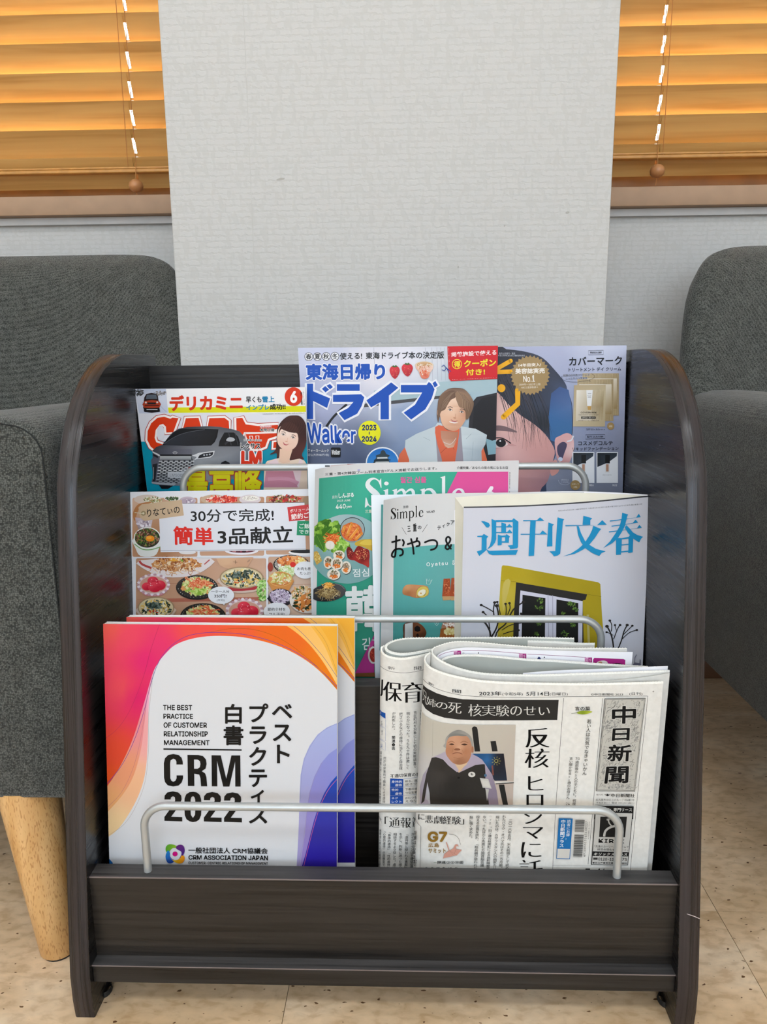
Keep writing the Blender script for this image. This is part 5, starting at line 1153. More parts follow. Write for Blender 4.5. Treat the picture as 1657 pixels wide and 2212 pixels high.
# title panel
A.poly([(320, 186), (1533, 176), (1545, 568), (336, 588)], 'e4e6ee'); A.line([(520, 182), (1533, 174)], 2.4, '303036'); A.line([(336, 577), (1545, 562)], 2.4, '303036')
A.T('30分で完成!', ((584, 230), (1276, 226), (1280, 330), (588, 342)), K, .012, 6)
A.T('簡単', ((440, 370), (774, 386), (776, 532), (444, 528)), 'e22a1e', .030, 6); A.T('3品献立', ((808, 392), (1436, 366), (1440, 512), (810, 528)), K, .020, 6)
A.poly([(152, 215), (180, 190), (512, 152), (530, 283), (200, 328), (165, 300)], 'cdb292'); A.ell(193, 265, 21, 20, '9c8c68'); A.ell(193, 265, 9, 9, 'ddd4b8'); A.line([(120, 258), (190, 268)], 6, 'd8d0b0'); A.T('りなてぃの', ((222, 232), (492, 202), (497, 262), (226, 295)), K, .012)
A.poly([(1390, 214), (1560, 192), (1700, 180), (1710, 300), (1405, 332)], 'cf3a3c'); A.T('ボリューム満点', ((1410, 232), (1640, 200), (1642, 232), (1414, 262)), 'fdf4f0', .01); A.T('節約ごはん', ((1420, 272), (1668, 240), (1672, 290), (1424, 320)), 'fdf4f0', .02)
A.poly([(1474, 328), (1700, 330), (1700, 456), (1468, 446)], '1f9466'); A.T('ご飯も', (1490, 350, 1620, 392), 'f4fcf4', .018); A.T('できあがり', (1488, 402, 1700, 436), 'f4fcf4', .015)
# lower photographs
A.poly([(160, 656), (755, 640), (700, 740), (560, 790), (380, 795), (240, 750)], 'e6dcdc', smooth=3); A.line([(160, 660), (185, 690), (260, 720)], 18, 'b84848', 3); A.line([(745, 650), (700, 690)], 10, 'b85858')
A.blobs(470, 690, 200, 55, 300, 17, CHK, 12, .5); A.poly([(130, 560), (1216, 560), (1216, 630), (130, 636)], 'e6e8ee') if False else None
A.strands(470, 715, 210, 45, 60, 5, 60, ['f0dcc0', 'd8a878', '9c5c30'], 13); A.ell(450, 650, 45, 14, 'eaa838'); A.blobs(512, 655, 14, 12, 12, 7, ['6c9c30', 'a8cc50', '3c6c1c'], 14)
rr(A, (100, 600, 1198, 636), 'e6e8ee', r=2) if False else None
A.poly([(800, 640), (1110, 630), (1060, 710), (980, 735), (880, 720), (830, 700)], idw((900, 650, 'ddb490'), (1000, 720, 'c89878'), (1060, 640, 'd0a484')), maxlen=30); A.line([(940, 668), (975, 672)], 3, '503828'); A.line([(958, 655), (960, 685)], 3, '503828'); A.ell(1070, 660, 18, 7, 'b08c74', rot=-40)
A.blobs(455, 640, 150, 10, 40, 12, CHK, 15); A.line([(135, 634), (1216, 624)], 8, 'e6e8ee'); A.line([(1232, 618), (1700, 612)], 10, 'e6e8ee')
def berry(cx, cy, s):
    A.poly([(cx-125*s, cy+10), (cx-90*s, cy+75*s), (cx-40*s, cy+95*s), (cx+40*s, cy+95*s), (cx+95*s, cy+70*s), (cx+125*s, cy)], 'd0808a', smooth=3); A.ell(cx, cy, 130*s, 85*s, 'e2c6c4'); A.ell(cx, cy, 112*s, 68*s, 'd2a08c')
    for k in range(30):
        a = k*2*PI/30; A.ell(cx+127*s*math.cos(a), cy+84*s*math.sin(a), 12*s, 10*s, ('f0e4ea', 'c49ca4')[k % 2], n=10, inc=False)
    for dx, dy, r in ((-55, 15, 42), (50, 5, 52), (-5, -30, 46), (10, 20, 55)): A.ell(cx+dx*s, cy+dy*s, r*s, r*.8*s, idw((cx+dx*s-15, cy+dy*s-20, 'ee4a5a'), (cx+dx*s+20, cy+dy*s+20, 'c41430')), n=20)
    A.blobs(cx, cy-12*s, 60*s, 35*s, 14, 5, ['f8a0a8', 'f4c8cc'], 16)
berry(278, 858, 1.0); berry(1035, 1075, 1.15)
def salad(cx, cy, rx, ry, seed):
    A.ell(cx, cy+12, rx, ry, '26221f', n=40); A.ell(cx, cy+4, rx*.97, ry*.93, '34302c', n=40)
    for k in range(36):
        a = k*2*PI/36; A.ell(cx+rx*.9*math.cos(a), cy+8+ry*.86*math.sin(a), 4, 4, 'e8e4dc', n=6, inc=False)
    A.blobs(cx, cy, rx*.7, ry*.7, 260, 17, SAL, seed, .5); A.strands(cx+10, cy-ry*.35, rx*.45, ry*.4, 46, 9, 60, ORG, seed+1); A.blobs(cx+20, cy+ry*.45, rx*.4, ry*.2, 40, 16, ['a8cc50', 'c8e07c', '88b03c'], seed+2, .5)
salad(640, 870, 175, 102, 20); salad(690, 1110, 190, 110, 30)
def soup(cx, cy, rx, ry, seed):
    bowl(cx, cy, rx, ry, 'bca488', 120, 'd8c0b0', 'c8b488'); A.poly([(cx-rx*.7, cy+82), (cx+rx*.75, cy+66), (cx+rx*.6, cy+100), (cx-rx*.5, cy+112)], 'b03038', smooth=2)
    A.ell(cx, cy, rx, ry, 'a88c6c', n=40); A.ell(cx, cy, rx*.94, ry*.9, 'd8c8a0', n=40); A.blobs(cx, cy+4, rx*.82, ry*.74, 260, 17, ['f0d888', 'e8c468', 'f4e8c0', '3c4a3c', '2c382c', '58685c', 'd8b060', 'e0dcd0'], seed, .5); A.blobs(cx-10, cy-18, rx*.4, ry*.3, 40, 17, ['2c3830', '4c5c50', '708078'], seed+3, .5); A.blobs(cx-20, cy+30, rx*.3, ry*.2, 6, 9, ['d84828'], seed+4)
soup(1010, 800, 182, 92, 40); soup(300, 1050, 152, 92, 50)
A.blobs(1185, 900, 45, 95, 160, 13, ['8cc058', 'b4dc80', '5c9838', 'd0eca8'], 60, .4)
A.rect(1216, 630, 1232, 1420, 'e6e8ee')
A.ell(1425, 690, 150, 80, '20201e'); A.ell(1425, 688, 140, 72, 'ece6dc')
for k in range(12): a = math.radians(120+k*10); A.line([(1425+112*math.cos(a), 688+58*math.sin(a)), (1425+142*math.cos(a), 688+74*math.sin(a))], 6, '242220')
A.blobs(1430, 665, 115, 42, 160, 17, ['d87838', 'e8904c', 'b85c28', 'f0a868'], 61); A.blobs(1400, 740, 80, 45, 200, 13, ['e4ecc8', 'c8dc9c', 'f4f8e4', 'a8cc78'], 62, .4); A.blobs(1500, 655, 40, 20, 30, 10, ['f0d878', 'f8ecb0'], 64); A.ell(1438, 690, 24, 22, 'd83028'); A.ell(1250, 710, 22, 38, '9c3c2c')
bowl(1335, 810, 100, 62, 'e0a860', 105, 'd08c48', 'c87c3c'); A.blobs(1335, 806, 84, 44, 130, 15, ['d8cc78', 'e8e0a8', 'b8a850', 'e09058', 'f0ecd0'], 65)
bowl(1335, 960, 100, 70, '28222c', 70, '241e28', '3a323c'); A.blobs(1330, 955, 88, 58, 300, 9, ['d8ccdc', 'c0b0c8', 'ece4f0', 'a494b0', 'b8a4bc'], 66)
A.ell(1560, 985, 150, 110, 'e8e0d8'); A.blobs(1520, 930, 90, 60, 200, 15, ['e8c890', '6c7c38', 'f0dcc0', 'c89058', '384428', 'e8a868'], 67, .4); A.blobs(1530, 1010, 80, 60, 90, 22, ['d8843c', 'e89c54', 'b8642c', '2c3820', 'f4d0a8'], 68, .5)
for cx, cy, rx, ry in ((842, 945, 108, 72), (1540, 735, 92, 72), (1305, 1080, 110, 75)): A.ell(cx, cy, rx, ry, 'eef0f4', n=36)
A.poly([(845, 1008), (868, 1028), (880, 1000)], 'eef0f4')
A.T('一食一人分', (760, 902, 912, 926), K, .008); A.T('350円!', (785, 938, 886, 966), K, .012); A.T('(平均)', (806, 976, 872, 998), K); A.T('お肉も野菜も', (1474, 712, 1650, 738), K, .01); A.T('たっぷり', (1496, 750, 1600, 774), K, .01); A.T('節約食材を', (1228, 1048, 1378, 1076), K, .01); A.T('フル活用!', (1240, 1090, 1370, 1120), K, .01)
A.build(fc)

# ================================================================= middle tier: town magazine with the lifted teal cover
def ruled_mag(label, plane, TL, TR, LB, RB, zf, thick, curl, ybot, bl, br, cover, name='magazine'):
    t, fc, F = flatmag(plane, TL, TR, LB, RB, zf, thick, label, name, 'magazine', 'dfe6ec')
    top = smooth3([py(*q) for q in curl], 5); n = len(top)
    # lower edge lies flat on the page block
    xs = [q[0] for q in curl]; L = [0]
    for a, b in zip(top, top[1:]): L.append(L[-1]+(b-a).length)
    bot = [plane.pt(bl+(br-bl)*l/L[-1], ybot)+plane.n*.0006 for l in L]
    cs, hit = sheet_obj('cover_sheet', top, bot, .00025, plain('cover_sheet_stock', cover, .4, .35, 0, .01), t, 16)
    return t, fc, cs, hit
pl = Plane(.156, .49, 6.4)
CURL1 = [(681, 1014, .128), (690, 1012.2, .132), (702, 1010, .137), (725, 1006.8, .143), (760, 1003.2, .149), (800, 1000.6, .1525), (850, 999, .1548), (1000, 996.6, .1551), (1121, 995, .1552)]
t, fc, cs, hit1 = ruled_mag('town magazine with a teal and pink cover and a plate of food, middle tier centre', pl, (664.5, 1003), (1120.5, 994.8), (673.3, 1325.5), (1112, 1325), .1935, .004, CURL1, 1610, 669, 1105, 'dcdcdc')
A = Art(pl, None); A.view(660, 1000, 9.747); A.rect(410, 50, 512, 82, '4a4648'); A.poly([(520, 45), (1000, 20), (980, 60), (530, 90)], 'd8c8c4'); A.rect(880, 22, 1230, 36, 'b04448')
A.build(fc)
A = Art(hit1, [(672, 990), (1130, 985), (1120, 1640), (664, 1640)]); A.view(770, 985, 4.603)
TEAL = idw((200, 300, '3fb096'), (-300, 300, '44a890'), (300, 1500, '309078'), (-200, 1500, '2f947c'))
A.rect(-450, 0, 1700, 3000, 'd8d8da')
A.poly([(-371, 222), (-300, 215), (-200, 204), (-100, 194), (0, 184), (200, 172), (500, 162), (1000, 158), (1510, 156), (1500, 3000), (-405, 3000), (-398, 1500), (-384, 700)], TEAL, maxlen=80)
A.poly([(1005, 158), (1510, 156), (1510, 2500), (-150, 2500)], 'e0569c', maxlen=80) if False else A.poly([(1005, 158), (1510, 156), (1500, 1600), (300, 1600)], 'dc539a', maxlen=80)
A.T('三重・第4次韓国ブーム到来宣言!グルメ満載でお送りします。', ((-313, 168), (800, 106), (800, 136), (-313, 196)), K, .014)
A.T('介護特集／あなたの街の気になるお店', ((998, 104), (1508, 102), (1508, 130), (998, 132)), K, .014); A.TV('特別定価四四〇円 毎月一回発行 第五巻', 1526, 160, 1518, 560, 12, K)
A.T('월간 심플', ((435, 206), (697, 204), (697, 266), (435, 270)), 'e0569c', .025, out='3fb096', ow=.01)
logo_word(A, lambda x, y: (80+x*188, 512-y*159-x*3), 'e8ecee')
A.T('6', ((1282, 300), (1380, 300), (1380, 460), (1282, 460)), 'f4f0f4', .05)
A.view(660, 1000, 9.747)
A.T('月刊', ((556, 690), (668, 680), (668, 748), (558, 760)), 'e8f0ee', .01); A.T('しんぷる', ((694, 640), (1015, 624), (1018, 712), (696, 742)), 'f0f6f4', .03); A.T('2023 JUNE', ((662, 778), (944, 762), (944, 802), (662, 820)), 'e8f0ee', .012); A.T('440', ((634, 872), (846, 858), (846, 955), (634, 970)), 'f0f6f4', .013); A.T('yen', ((858, 905), (970, 900), (970, 948), (858, 962)), 'f0f6f4', .015); A.T('三重', ((1255, 985), (1400, 980), (1400, 1050), (1255, 1052)), 'e0ecd8', .015)
A.line([(1095, 152), (1150, 148)], 12, '4848d8')
PLT = idw((600, 1200, 'a8bfc4'), (1200, 1300, '96b8bc'), (400, 2300, '7ca6a8'), (1200, 2200, '78a4a4'), (1300, 1800, '86aeb0'))
A.ell(880, 1810, 800, 730, PLT, n=60, maxlen=120)
LEAF = ['5c8c2c', '74a838', '3c6c24', '8cbc48', '2c5420', '4c7c28', 'a4cc5c']
A.blobs(470, 1520, 330, 290, 300, 70, LEAF, 70, .6); A.blobs(700, 1720, 240, 160, 120, 55, ['7cb03c', '94c450', '5c8c30', 'b4d878'], 71, .6)
A.poly([(340, 1500), (360, 1400), (440, 1350), (560, 1340), (520, 1450), (430, 1530), (370, 1560)], '3f7424', smooth=4); A.line([(370, 1540), (560, 1345)], 8, '84b050')
A.poly([(180, 1560), (260, 1500), (370, 1560), (400, 1700), (385, 1860), (280, 1780), (200, 1680)], '447c2c', smooth=4); A.line([(240, 1540), (385, 1850)], 8, '7ca848')
A.strands(560, 1560, 90, 80, 60, 16, 150, ['d86028', 'e87838', 'c04c1c', 'f09858'], 72)
A.ell(512, 1730, 98, 94, 'dcd8cc'); A.ell(512, 1725, 84, 80, 'e8e4da'); A.line([(515, 1650), (512, 1800)], 4, 'c8c0b0')
A.ell(985, 1410, 265, 270, '8a9a9c', n=40); A.ell(985, 1395, 262, 252, '2c2c2e', n=40); A.ell(985, 1397, 250, 240, '98aaac', n=40)
A.ell(970, 1450, 220, 195, 'd06838', n=40); A.blobs(970, 1450, 190, 165, 160, 38, ['c85428', 'e07c40', 'd8683c', 'f09858', 'b84420'], 73, .5)
for a, b in (((960, 1280), (870, 1520)), ((1100, 1370), (930, 1600)), ((1170, 1480), (1060, 1600)), ((820, 1340), (780, 1440))): A.line([a, b], 78, 'd87c38', cap=True); A.line([(a[0]+5, a[1]+10), (b[0]+10, b[1]-10)], 44, 'e8983c', cap=True); A.line([(a[0]-14, a[1]), (b[0]-8, b[1]-20)], 8, 'f4c890')
A.poly([(1040, 1680), (1150, 1620), (1280, 1605), (1420, 1620), (1420, 1830), (1350, 1830), (1200, 1760), (1060, 1740)], 'c8a83c', smooth=3); A.poly([(1140, 1700), (1200, 1640), (1300, 1610), (1420, 1640), (1420, 1720), (1300, 1730)], 'dcc050', smooth=3)
A.view(660, 1190, 9.747)
A.poly([(860, -30), (900, -90), (960, -60), (1010, 20), (1060, -60), (1120, -110), (1240, -60), (1330, -20), (1350, 100), (1340, 200), (1340, 310), (1310, 345), (1250, 300), (1120, 250), (1030, 200), (960, 190), (890, 150), (865, 60)], idw((920, 0, '6c1c1c'), (1100, 150, 'a42824'), (1250, 50, '8c2020'), (1300, 280, 'b03830'), (1200, 150, '701818')), smooth=3, maxlen=60); A.blobs(1180, 60, 130, 130, 130, 12, ['e8a068', 'f0b878', 'c84c3c', '4c1010', 'd87058'], 74, .4); A.blobs(950, 50, 60, 90, 40, 12, ['c84c3c', '4c1010', 'e08870'], 75, .4)
A.poly([(150, 20), (230, 0), (260, 30), (340, 205), (225, 295), (150, 130)], 'c8a450', smooth=0); A.blobs(240, 140, 70, 100, 60, 14, ['e0c470', 'b08c3c', 'd8b860', 'ecd890'], 76)
def roll(cx, cy, rx, ry, seed):
    A.ell(cx+8, cy+12, rx, ry, '2c3430'); A.ell(cx, cy, rx, ry, 'd8d4c4'); A.ell(cx, cy, rx*.9, ry*.9, 'e4e0d4'); A.blobs(cx, cy-ry*.15, rx*.62, ry*.55, 90, 17, ['8c7460', 'a48c74', '6c5848', 'b8a48c', '4c5c34', 'c8b498'], seed, .6); A.blobs(cx, cy+ry*.4, rx*.6, ry*.3, 50, 18, ['e07c34', 'e89048', 'd06824'], seed+1, .6)
roll(700, 90, 125, 105, 80); roll(470, 240, 100, 135, 82); roll(850, 345, 108, 135, 84); roll(650, 265, 132, 132, 86); roll(585, 490, 142, 115, 88)
A.T('점심', ((985, 375), (1335, 362), (1340, 530), (990, 545)), 'e4ecec', .012)
A.poly([(130, 920), (150, 810), (290, 730), (480, 685), (640, 680), (760, 720), (840, 800), (835, 880), (780, 950), (640, 1020), (450, 1060), (250, 1050), (140, 1000)], idw((300, 850, '3a3a3c'), (700, 750, '4c4a4c'), (400, 1020, '222224')), smooth=3, maxlen=80); A.line([(620, 685), (740, 725), (815, 800)], 8, '8c8c90', 4)
A.blobs(470, 860, 190, 100, 120, 40, ['8c7048', '6c5434', 'a48c5c', '4c3820'], 90, .4); A.strands(470, 860, 200, 110, 150, 7, 130, ['b8a06c', '7c6440', 'd0bc8c', '584428', '9c8454'], 91); A.strands(470, 700, 70, 50, 50, 13, 90, ['e8a848', 'd89030', 'f4c070'], 92)
A.T('韓', ((822, 740), (1640, 700), (1660, 1700), (830, 1680)), 'dfe3e2', .026, 6)
A.T('김치', ((1180, 1830), (1560, 1800), (1560, 2080), (1200, 2080)), 'e4ecec', .012)
A.view(660, 980, 4.515); A.poly([(670, 1760), (670, 2140), (480, 2140)], 'b8388c', maxlen=60); A.ell(660, 1960, 52, 85, 'e0dcd8'); A.ell(664, 1960, 40, 68, 'a83028'); A.blobs(664, 1960, 32, 58, 30, 12, ['c84030', '8c2018', 'e07050'], 93); A.poly([(480, 2138), (700, 2128), (700, 2170), (480, 2170)], '8c5a34')
A.build(cs, 'satin')

# ================================================================= middle tier: snack issue
pl = Plane(.1444, .459, 5.6)
CURL2 = [(828.8, 1080.8, .1215), (836, 1079, .125), (847, 1077, .1295), (870, 1073, .1355), (905, 1069, .1402), (950, 1066.3, .1424), (1010, 1065, .1432), (1150, 1063.6, .1433), (1262, 1062.6, .1433)]
t, fc, cs, hit2 = ruled_mag('white and turquoise magazine with handwritten lettering and a cake roll, middle tier right of centre', pl, (801.8, 1069.9), (1262, 1062), (807.3, 1325.5), (1252, 1325), .1935, .003, CURL2, 1605, 818, 1240, 'dcdde0')
A = Art(pl, [(801.8, 1069.9), (1262, 1062), (1252, 1325), (1245, 1600), (815, 1600)]); A.view(800, 1060, 7.532); A.poly([(175, 225), (215, 225), (215, 2600), (150, 2600)], '5fa6a4'); A.build(fc)
A = Art(hit2, [(815, 1050), (1270, 1055), (1250, 1640), (810, 1640)]); A.view(800, 1060, 7.532)
A.rect(0, 0, 3600, 4200, 'd9dadb')
A.poly([(380, 960), (500, 937), (700, 912), (1000, 888), (1380, 868), (3300, 850), (3300, 4200), (360, 4200), (368, 2600), (374, 1500)], idw((600, 1100, '5fb0ac'), (1300, 1400, '64aaa8'), (600, 2600, '4c9c98'), (1200, 2600, '50a09c')), maxlen=100)
logo_word(A, lambda x, y: (330+x*100, 470-y*100-x*9), K)
A.T('別冊', ((535, 245), (618, 240), (618, 282), (535, 288)), K, .01); A.T('vol.45', ((912, 325), (1046, 316), (1046, 352), (914, 362)), K, .02)
A.T('三', ((602, 575), (652, 570), (656, 660), (604, 666)), K, .018); A.T('重', ((692, 535), (750, 530), (754, 660), (696, 662)), K, .025); A.T('の', ((770, 572), (830, 568), (832, 624), (772, 628)), K, .02)
A.line([(512, 596), (585, 712)], 5, K); A.line([(928, 548), (842, 676)], 5, K)
for ch, q in (('テ', (1090, 570, 1150, 638)), ('イ', (1165, 545, 1215, 602)), ('ク', (1235, 515, 1290, 575)), ('ア', (1305, 482, 1370, 550))): A.T(ch, q, K, .015)
for P in ([(352, 835), (420, 818), (478, 800)], [(418, 740), (414, 900), (405, 1045), (385, 1075), (350, 1065), (352, 1020), (390, 965), (440, 945), (500, 948), (528, 985), (520, 1035), (480, 1055)], [(525, 800), (545, 840), (530, 890)],
          [(608, 868), (700, 838), (770, 818), (800, 845), (795, 890), (750, 905)], [(662, 785), (690, 900), (705, 1025)], [(760, 770), (750, 815)], [(888, 838), (960, 810), (1030, 802), (1080, 830), (1085, 890), (1050, 940), (985, 962)],
          [(1310, 942), (1270, 890), (1235, 820), (1240, 765), (1275, 752), (1302, 785), (1285, 840), (1235, 885), (1225, 930), (1260, 950), (1300, 915), (1315, 880)]):
    A.line(P, 30, '0f0f10', 6, cap=True)
A.T('Oyatsu', ((912, 1166), (1258, 1150), (1260, 1218), (914, 1246)), 'eef4f4', .012, ls=1.25); A.T('&', ((1335, 1130), (1372, 1130), (1372, 1205), (1335, 1205)), 'eef4f4', .012)
A.view(800, 1220, 7.532)
A.line([(912, 230), (915, 310), (965, 318), (1005, 240), (975, 270), (965, 225), (945, 270), (930, 225), (925, 265), (908, 225)], 4, 'e8f2f2')
A.poly([(520, 430), (530, 385), (570, 335), (640, 318), (780, 328), (910, 342), (950, 400), (940, 490), (870, 515), (760, 540), (640, 510), (535, 480)], idw((600, 350, 'cf9a6c'), (620, 480, 'a86c44'), (800, 360, 'c88c60'), (720, 500, 'b87c50')), smooth=3, maxlen=40)
A.ell(848, 440, 106, 92, '8c5c38', rot=-28); A.ell(850, 440, 102, 88, 'd2bc5c', rot=-28); A.ell(838, 452, 72, 46, 'e8e4d0', rot=-30); A.ell(822, 462, 14, 12, 'c8943c'); A.line([(910, 415), (895, 470), (865, 510)], 6, '5c3c20', 3); A.line([(760, 530), (752, 470), (800, 395)], 6, 'dcc868', 4)
for x0, x1 in ((1180, 1298), (1308, 1470)):
    A.poly([(x0+12, 225 if x0 < 1200 else 212), (x1, 220 if x0 < 1200 else 208), (x1+6, 512), (x0-12, 512)], idw((x0, 240, 'a8502c'), (x1, 500, 'b4542c'), (x0+60, 380, '984424')), maxlen=40); A.blobs((x0+x1)/2, 370, 50, 130, 46, 16, ['c4683c', '7c3418', 'd88458', '984424'], int(x0), .35); A.poly([(x0-12, 514), (x1+6, 510), (x1+6, 572), (x0+4, 578)], 'c09868')
A.poly([(530, 1030), (545, 960), (620, 930), (720, 925), (820, 965), (890, 1040), (912, 1110), (890, 1170), (860, 1260), (560, 1260), (535, 1110)], idw((600, 980, '5c3420'), (800, 1050, '784628'), (860, 1150, '50301c')), smooth=3, maxlen=40); A.poly([(560, 958), (688, 938), (690, 1260), (556, 1260)], idw((580, 980, 'd8dcdc'), (680, 1100, 'b4b8ba'), (600, 1200, 'c8cccc')), maxlen=40); A.poly([(715, 1020), (760, 985), (805, 1010), (815, 1070), (770, 1090), (720, 1070)], '1c1412'); A.poly([(740, 1140), (770, 1110), (795, 1150), (760, 1175)], '1c1412')
A.line([(1078, 985), (1050, 955), (1055, 930), (1072, 935), (1078, 955), (1090, 932), (1104, 940), (1102, 965), (1078, 988)], 4, 'e8f2f2', 3)
A.poly([(1160, 1000), (1190, 930), (1250, 910), (1420, 910), (1420, 1060), (1180, 1040)], 'b08068', smooth=2); A.blobs(1290, 960, 110, 50, 90, 20, ['e8dcd4', 'd0b8a8', 'a87050', 'f4ece4'], 95); A.poly([(1140, 1080), (1170, 1030), (1420, 1020), (1420, 1260), (1150, 1260)], 'a0602c', smooth=2); A.blobs(1300, 1080, 110, 45, 60, 26, ['e0d498', 'd0bc74', 'ece4b4'], 96)
A.build(cs, 'satin')

# ================================================================= middle tier: weekly magazine (bowed cover, pulp pages)
wk = empty('magazine', py(1190, 1610, .122), 'weekly magazine with blue title and a window in a yellow frame, middle tier right', 'magazine')
FT = [(1001.5, 1097.5, .1290), (1050, 1096.8, .1296), (1100, 1095.4, .1304), (1150, 1093.6, .1315), (1200, 1091, .1328), (1250, 1087.8, .1345), (1300, 1083.6, .1365), (1350, 1078.6, .1385), (1385, 1075, .1400), (1404.5, 1073.4, .1408)]
top = smooth3([py(*q) for q in FT], 4); n_ = len(top); f3 = [i/(n_-1) for i in range(n_)]
pbot = Plane(.109, .193, 0)
bot = [pbot.pt(991+(1381-991)*f, 1606) for f in f3]
cs, hit3 = sheet_obj('front_cover', top, bot, .0002, plain('weekly_cover', 'd6d8e2', .35, .4, 0, .01), wk, 14)
it = [p+Vector((.0003, .0009, .0012)) for p in top]; ib = [p+Vector((.0003, .0009, 0)) for p in bot]
sheet_obj('inner_page', it, ib, .0005, plain('inner_page', '2a2a30', .5), wk, 6)
# pulp page block between the cover and the back cover
FB = [(983.3, 1074.5, .1425), (1050, 1069.5, .1430), (1120, 1066.8, .1432), (1190, 1065.0, .1433), (1260, 1064.6, .1433), (1330, 1067.0, .1432), (1380, 1070.2, .1427), (1403, 1072.0, .1420)]
bk = smooth3([py(*q) for q in FB], 4); 
def resample(P, n):
    L = [0]
    for a, b in zip(P, P[1:]): L.append(L[-1]+(b-a).length)
    out = []
    for k in range(n):
        d = L[-1]*k/(n-1); i = max(j for j in range(len(P)) if L[j] <= d+1e-9); i = min(i, len(P)-2); out.append(P[i].lerp(P[i+1], (d-L[i])/(L[i+1]-L[i])))
    return out
fr = resample([p+Vector((0, .0016, -.0006)) for p in top], 26); bk = resample(bk, 26)
frb = [p+Vector((0, .0016, 0)) for p in resample(bot, 26)]; bkb = [p+Vector((-.004*(1-i/25), .0072-.002*(i/25), 0)) for i, p in enumerate(resample(bot, 26))]
bm = bmesh.new(); rows_ = [[bm.verts.new(p) for p in r] for r in (fr, bk, bkb, frb)]
for j in range(4):
    r0, r1 = rows_[j], rows_[(j+1) % 4]
    for i in range(25): bm.faces.new([r0[i], r0[i+1], r1[i+1], r1[i]])
bm.faces.new([r[0] for r in rows_]); bm.faces.new([r[-1] for r in rows_][::-1])
obj('page_block', bm, M['cream'], wk)
sheet_obj('back_cover', [p+Vector((-.0005, .0004, .0014)) for p in bk], [p+Vector((0, .0004, 0)) for p in bkb], .0002, M['paper'], wk, 4)
A = Art(hit3, [(985, 1060), (1420, 1050), (1400, 1640), (980, 1640)]); A.view(970, 1050, 3.602)
A.rect(60, 40, 1700, 2100, 'd5d7e2')
A.T('昭和34年4月20日第三種郵便物認可 令和5年5月18日発行(毎週木曜日発行)(5月10日発売)第65巻第19号', ((850, 188), (1503, 134), (1503, 148), (850, 199)), '34343c')
A.poly([(410, 628), (418, 616), (460, 620), (1160, 748), (1178, 762), (1190, 1000), (1215, 1300), (370, 1300), (388, 950), (400, 750)], idw((450, 680, 'b4a01e'), (430, 850, 'c0ae3c'), (1100, 800, 'ab981c'), (1130, 1100, 'b4a022'), (800, 700, 'a8961a')), maxlen=60)
A.line([(404, 735), (520, 745)], 2.5, '7c6c14'); A.line([(1075, 842), (1185, 860)], 2.5, '7c6c14'); A.poly([(440, 730), (480, 740), (440, 900), (420, 980), (415, 800)], 'c4b45c', smooth=2); A.line([(1080, 1000), (1088, 1220)], 18, 'c8bc74')
A.poly([(522, 748), (1075, 842), (1062, 885), (1040, 890), (1050, 1300), (495, 1300), (505, 1000)], '2c2a28'); A.poly([(556, 812), (1040, 895), (1036, 1300), (540, 1300), (545, 960)], 'd4d4e4')
for P in ([(572, 845), (750, 872), (745, 1300), (562, 1300)], [(836, 882), (1006, 910), (1004, 1300), (832, 1300)]): A.poly(P, '1c1c1a')
A.line([(770, 845), (778, 1300)], 5, 'a8a8bc'); A.line([(806, 850), (808, 1300)], 5, 'a8a8bc'); A.line([(560, 1000), (745, 1010)], 10, '30302e'); A.line([(836, 1045), (1004, 1060)], 8, '2e2e2c')
for x, y, s in ((712, 895, 26), (700, 940, 34), (970, 925, 28), (940, 915, 20), (985, 960, 22), (965, 1080, 22), (900, 1145, 28), (700, 1070, 18), (680, 1150, 18), (890, 990, 12)): A.blobs(x, y, s, s*.8, 16, 9, ['4c6c2c', '6c8c3c', '3c5424'], int(x*y), .5)
TW = '2c2824'
for P, w in (([(320, 1300), (322, 1160), (305, 1100), (270, 1050)], 14), ([(318, 1110), (300, 1020), (265, 980)], 8), ([(325, 1180), (370, 1100), (385, 1010), (370, 930)], 12), ([(350, 1010), (345, 960), (355, 905)], 9), ([(350, 980), (300, 950), (250, 925)], 8), ([(340, 1300), (370, 1140), (440, 1070), (500, 960), (580, 900)], 11), ([(440, 1030), (445, 960), (440, 915)], 7), ([(455, 1000), (475, 950), (470, 910)], 7), ([(400, 1000), (385, 930), (375, 900)], 6), ([(410, 1120), (480, 1080), (590, 1060)], 6), ([(420, 1150), (480, 1130), (540, 1120)], 7), ([(470, 1010), (540, 1010), (560, 990)], 5),
             ([(1285, 1300), (1270, 1190), (1250, 1130), (1228, 1090)], 11), ([(1262, 1130), (1265, 1080), (1250, 1045)], 7), ([(1280, 1190), (1310, 1110), (1330, 1080)], 7), ([(1300, 1300), (1340, 1200), (1360, 1130), (1385, 1080)], 9), ([(1345, 1190), (1400, 1140), (1460, 1118)], 6), ([(1350, 1160), (1400, 1110), (1425, 1085)], 6), ([(1278, 1160), (1240, 1140), (1225, 1135)], 5), ([(1300, 1120), (1290, 1080)], 5)):
    A.line(P, w, TW, 4); A.ell(P[-1][0], P[-1][1], w*.9+5, w*.7+4, TW, n=8)
A.poly([(1425, 1400), (1440, 1370), (1480, 1375), (1482, 1345), (1490, 1350), (1492, 1400)], '7c7c94'); A.line([(1440, 1400), (1446, 1330), (1458, 1310)], 5, '7c7c94')
A.view(1010, 1090, 4.0415)
B_ = '1f93c8'
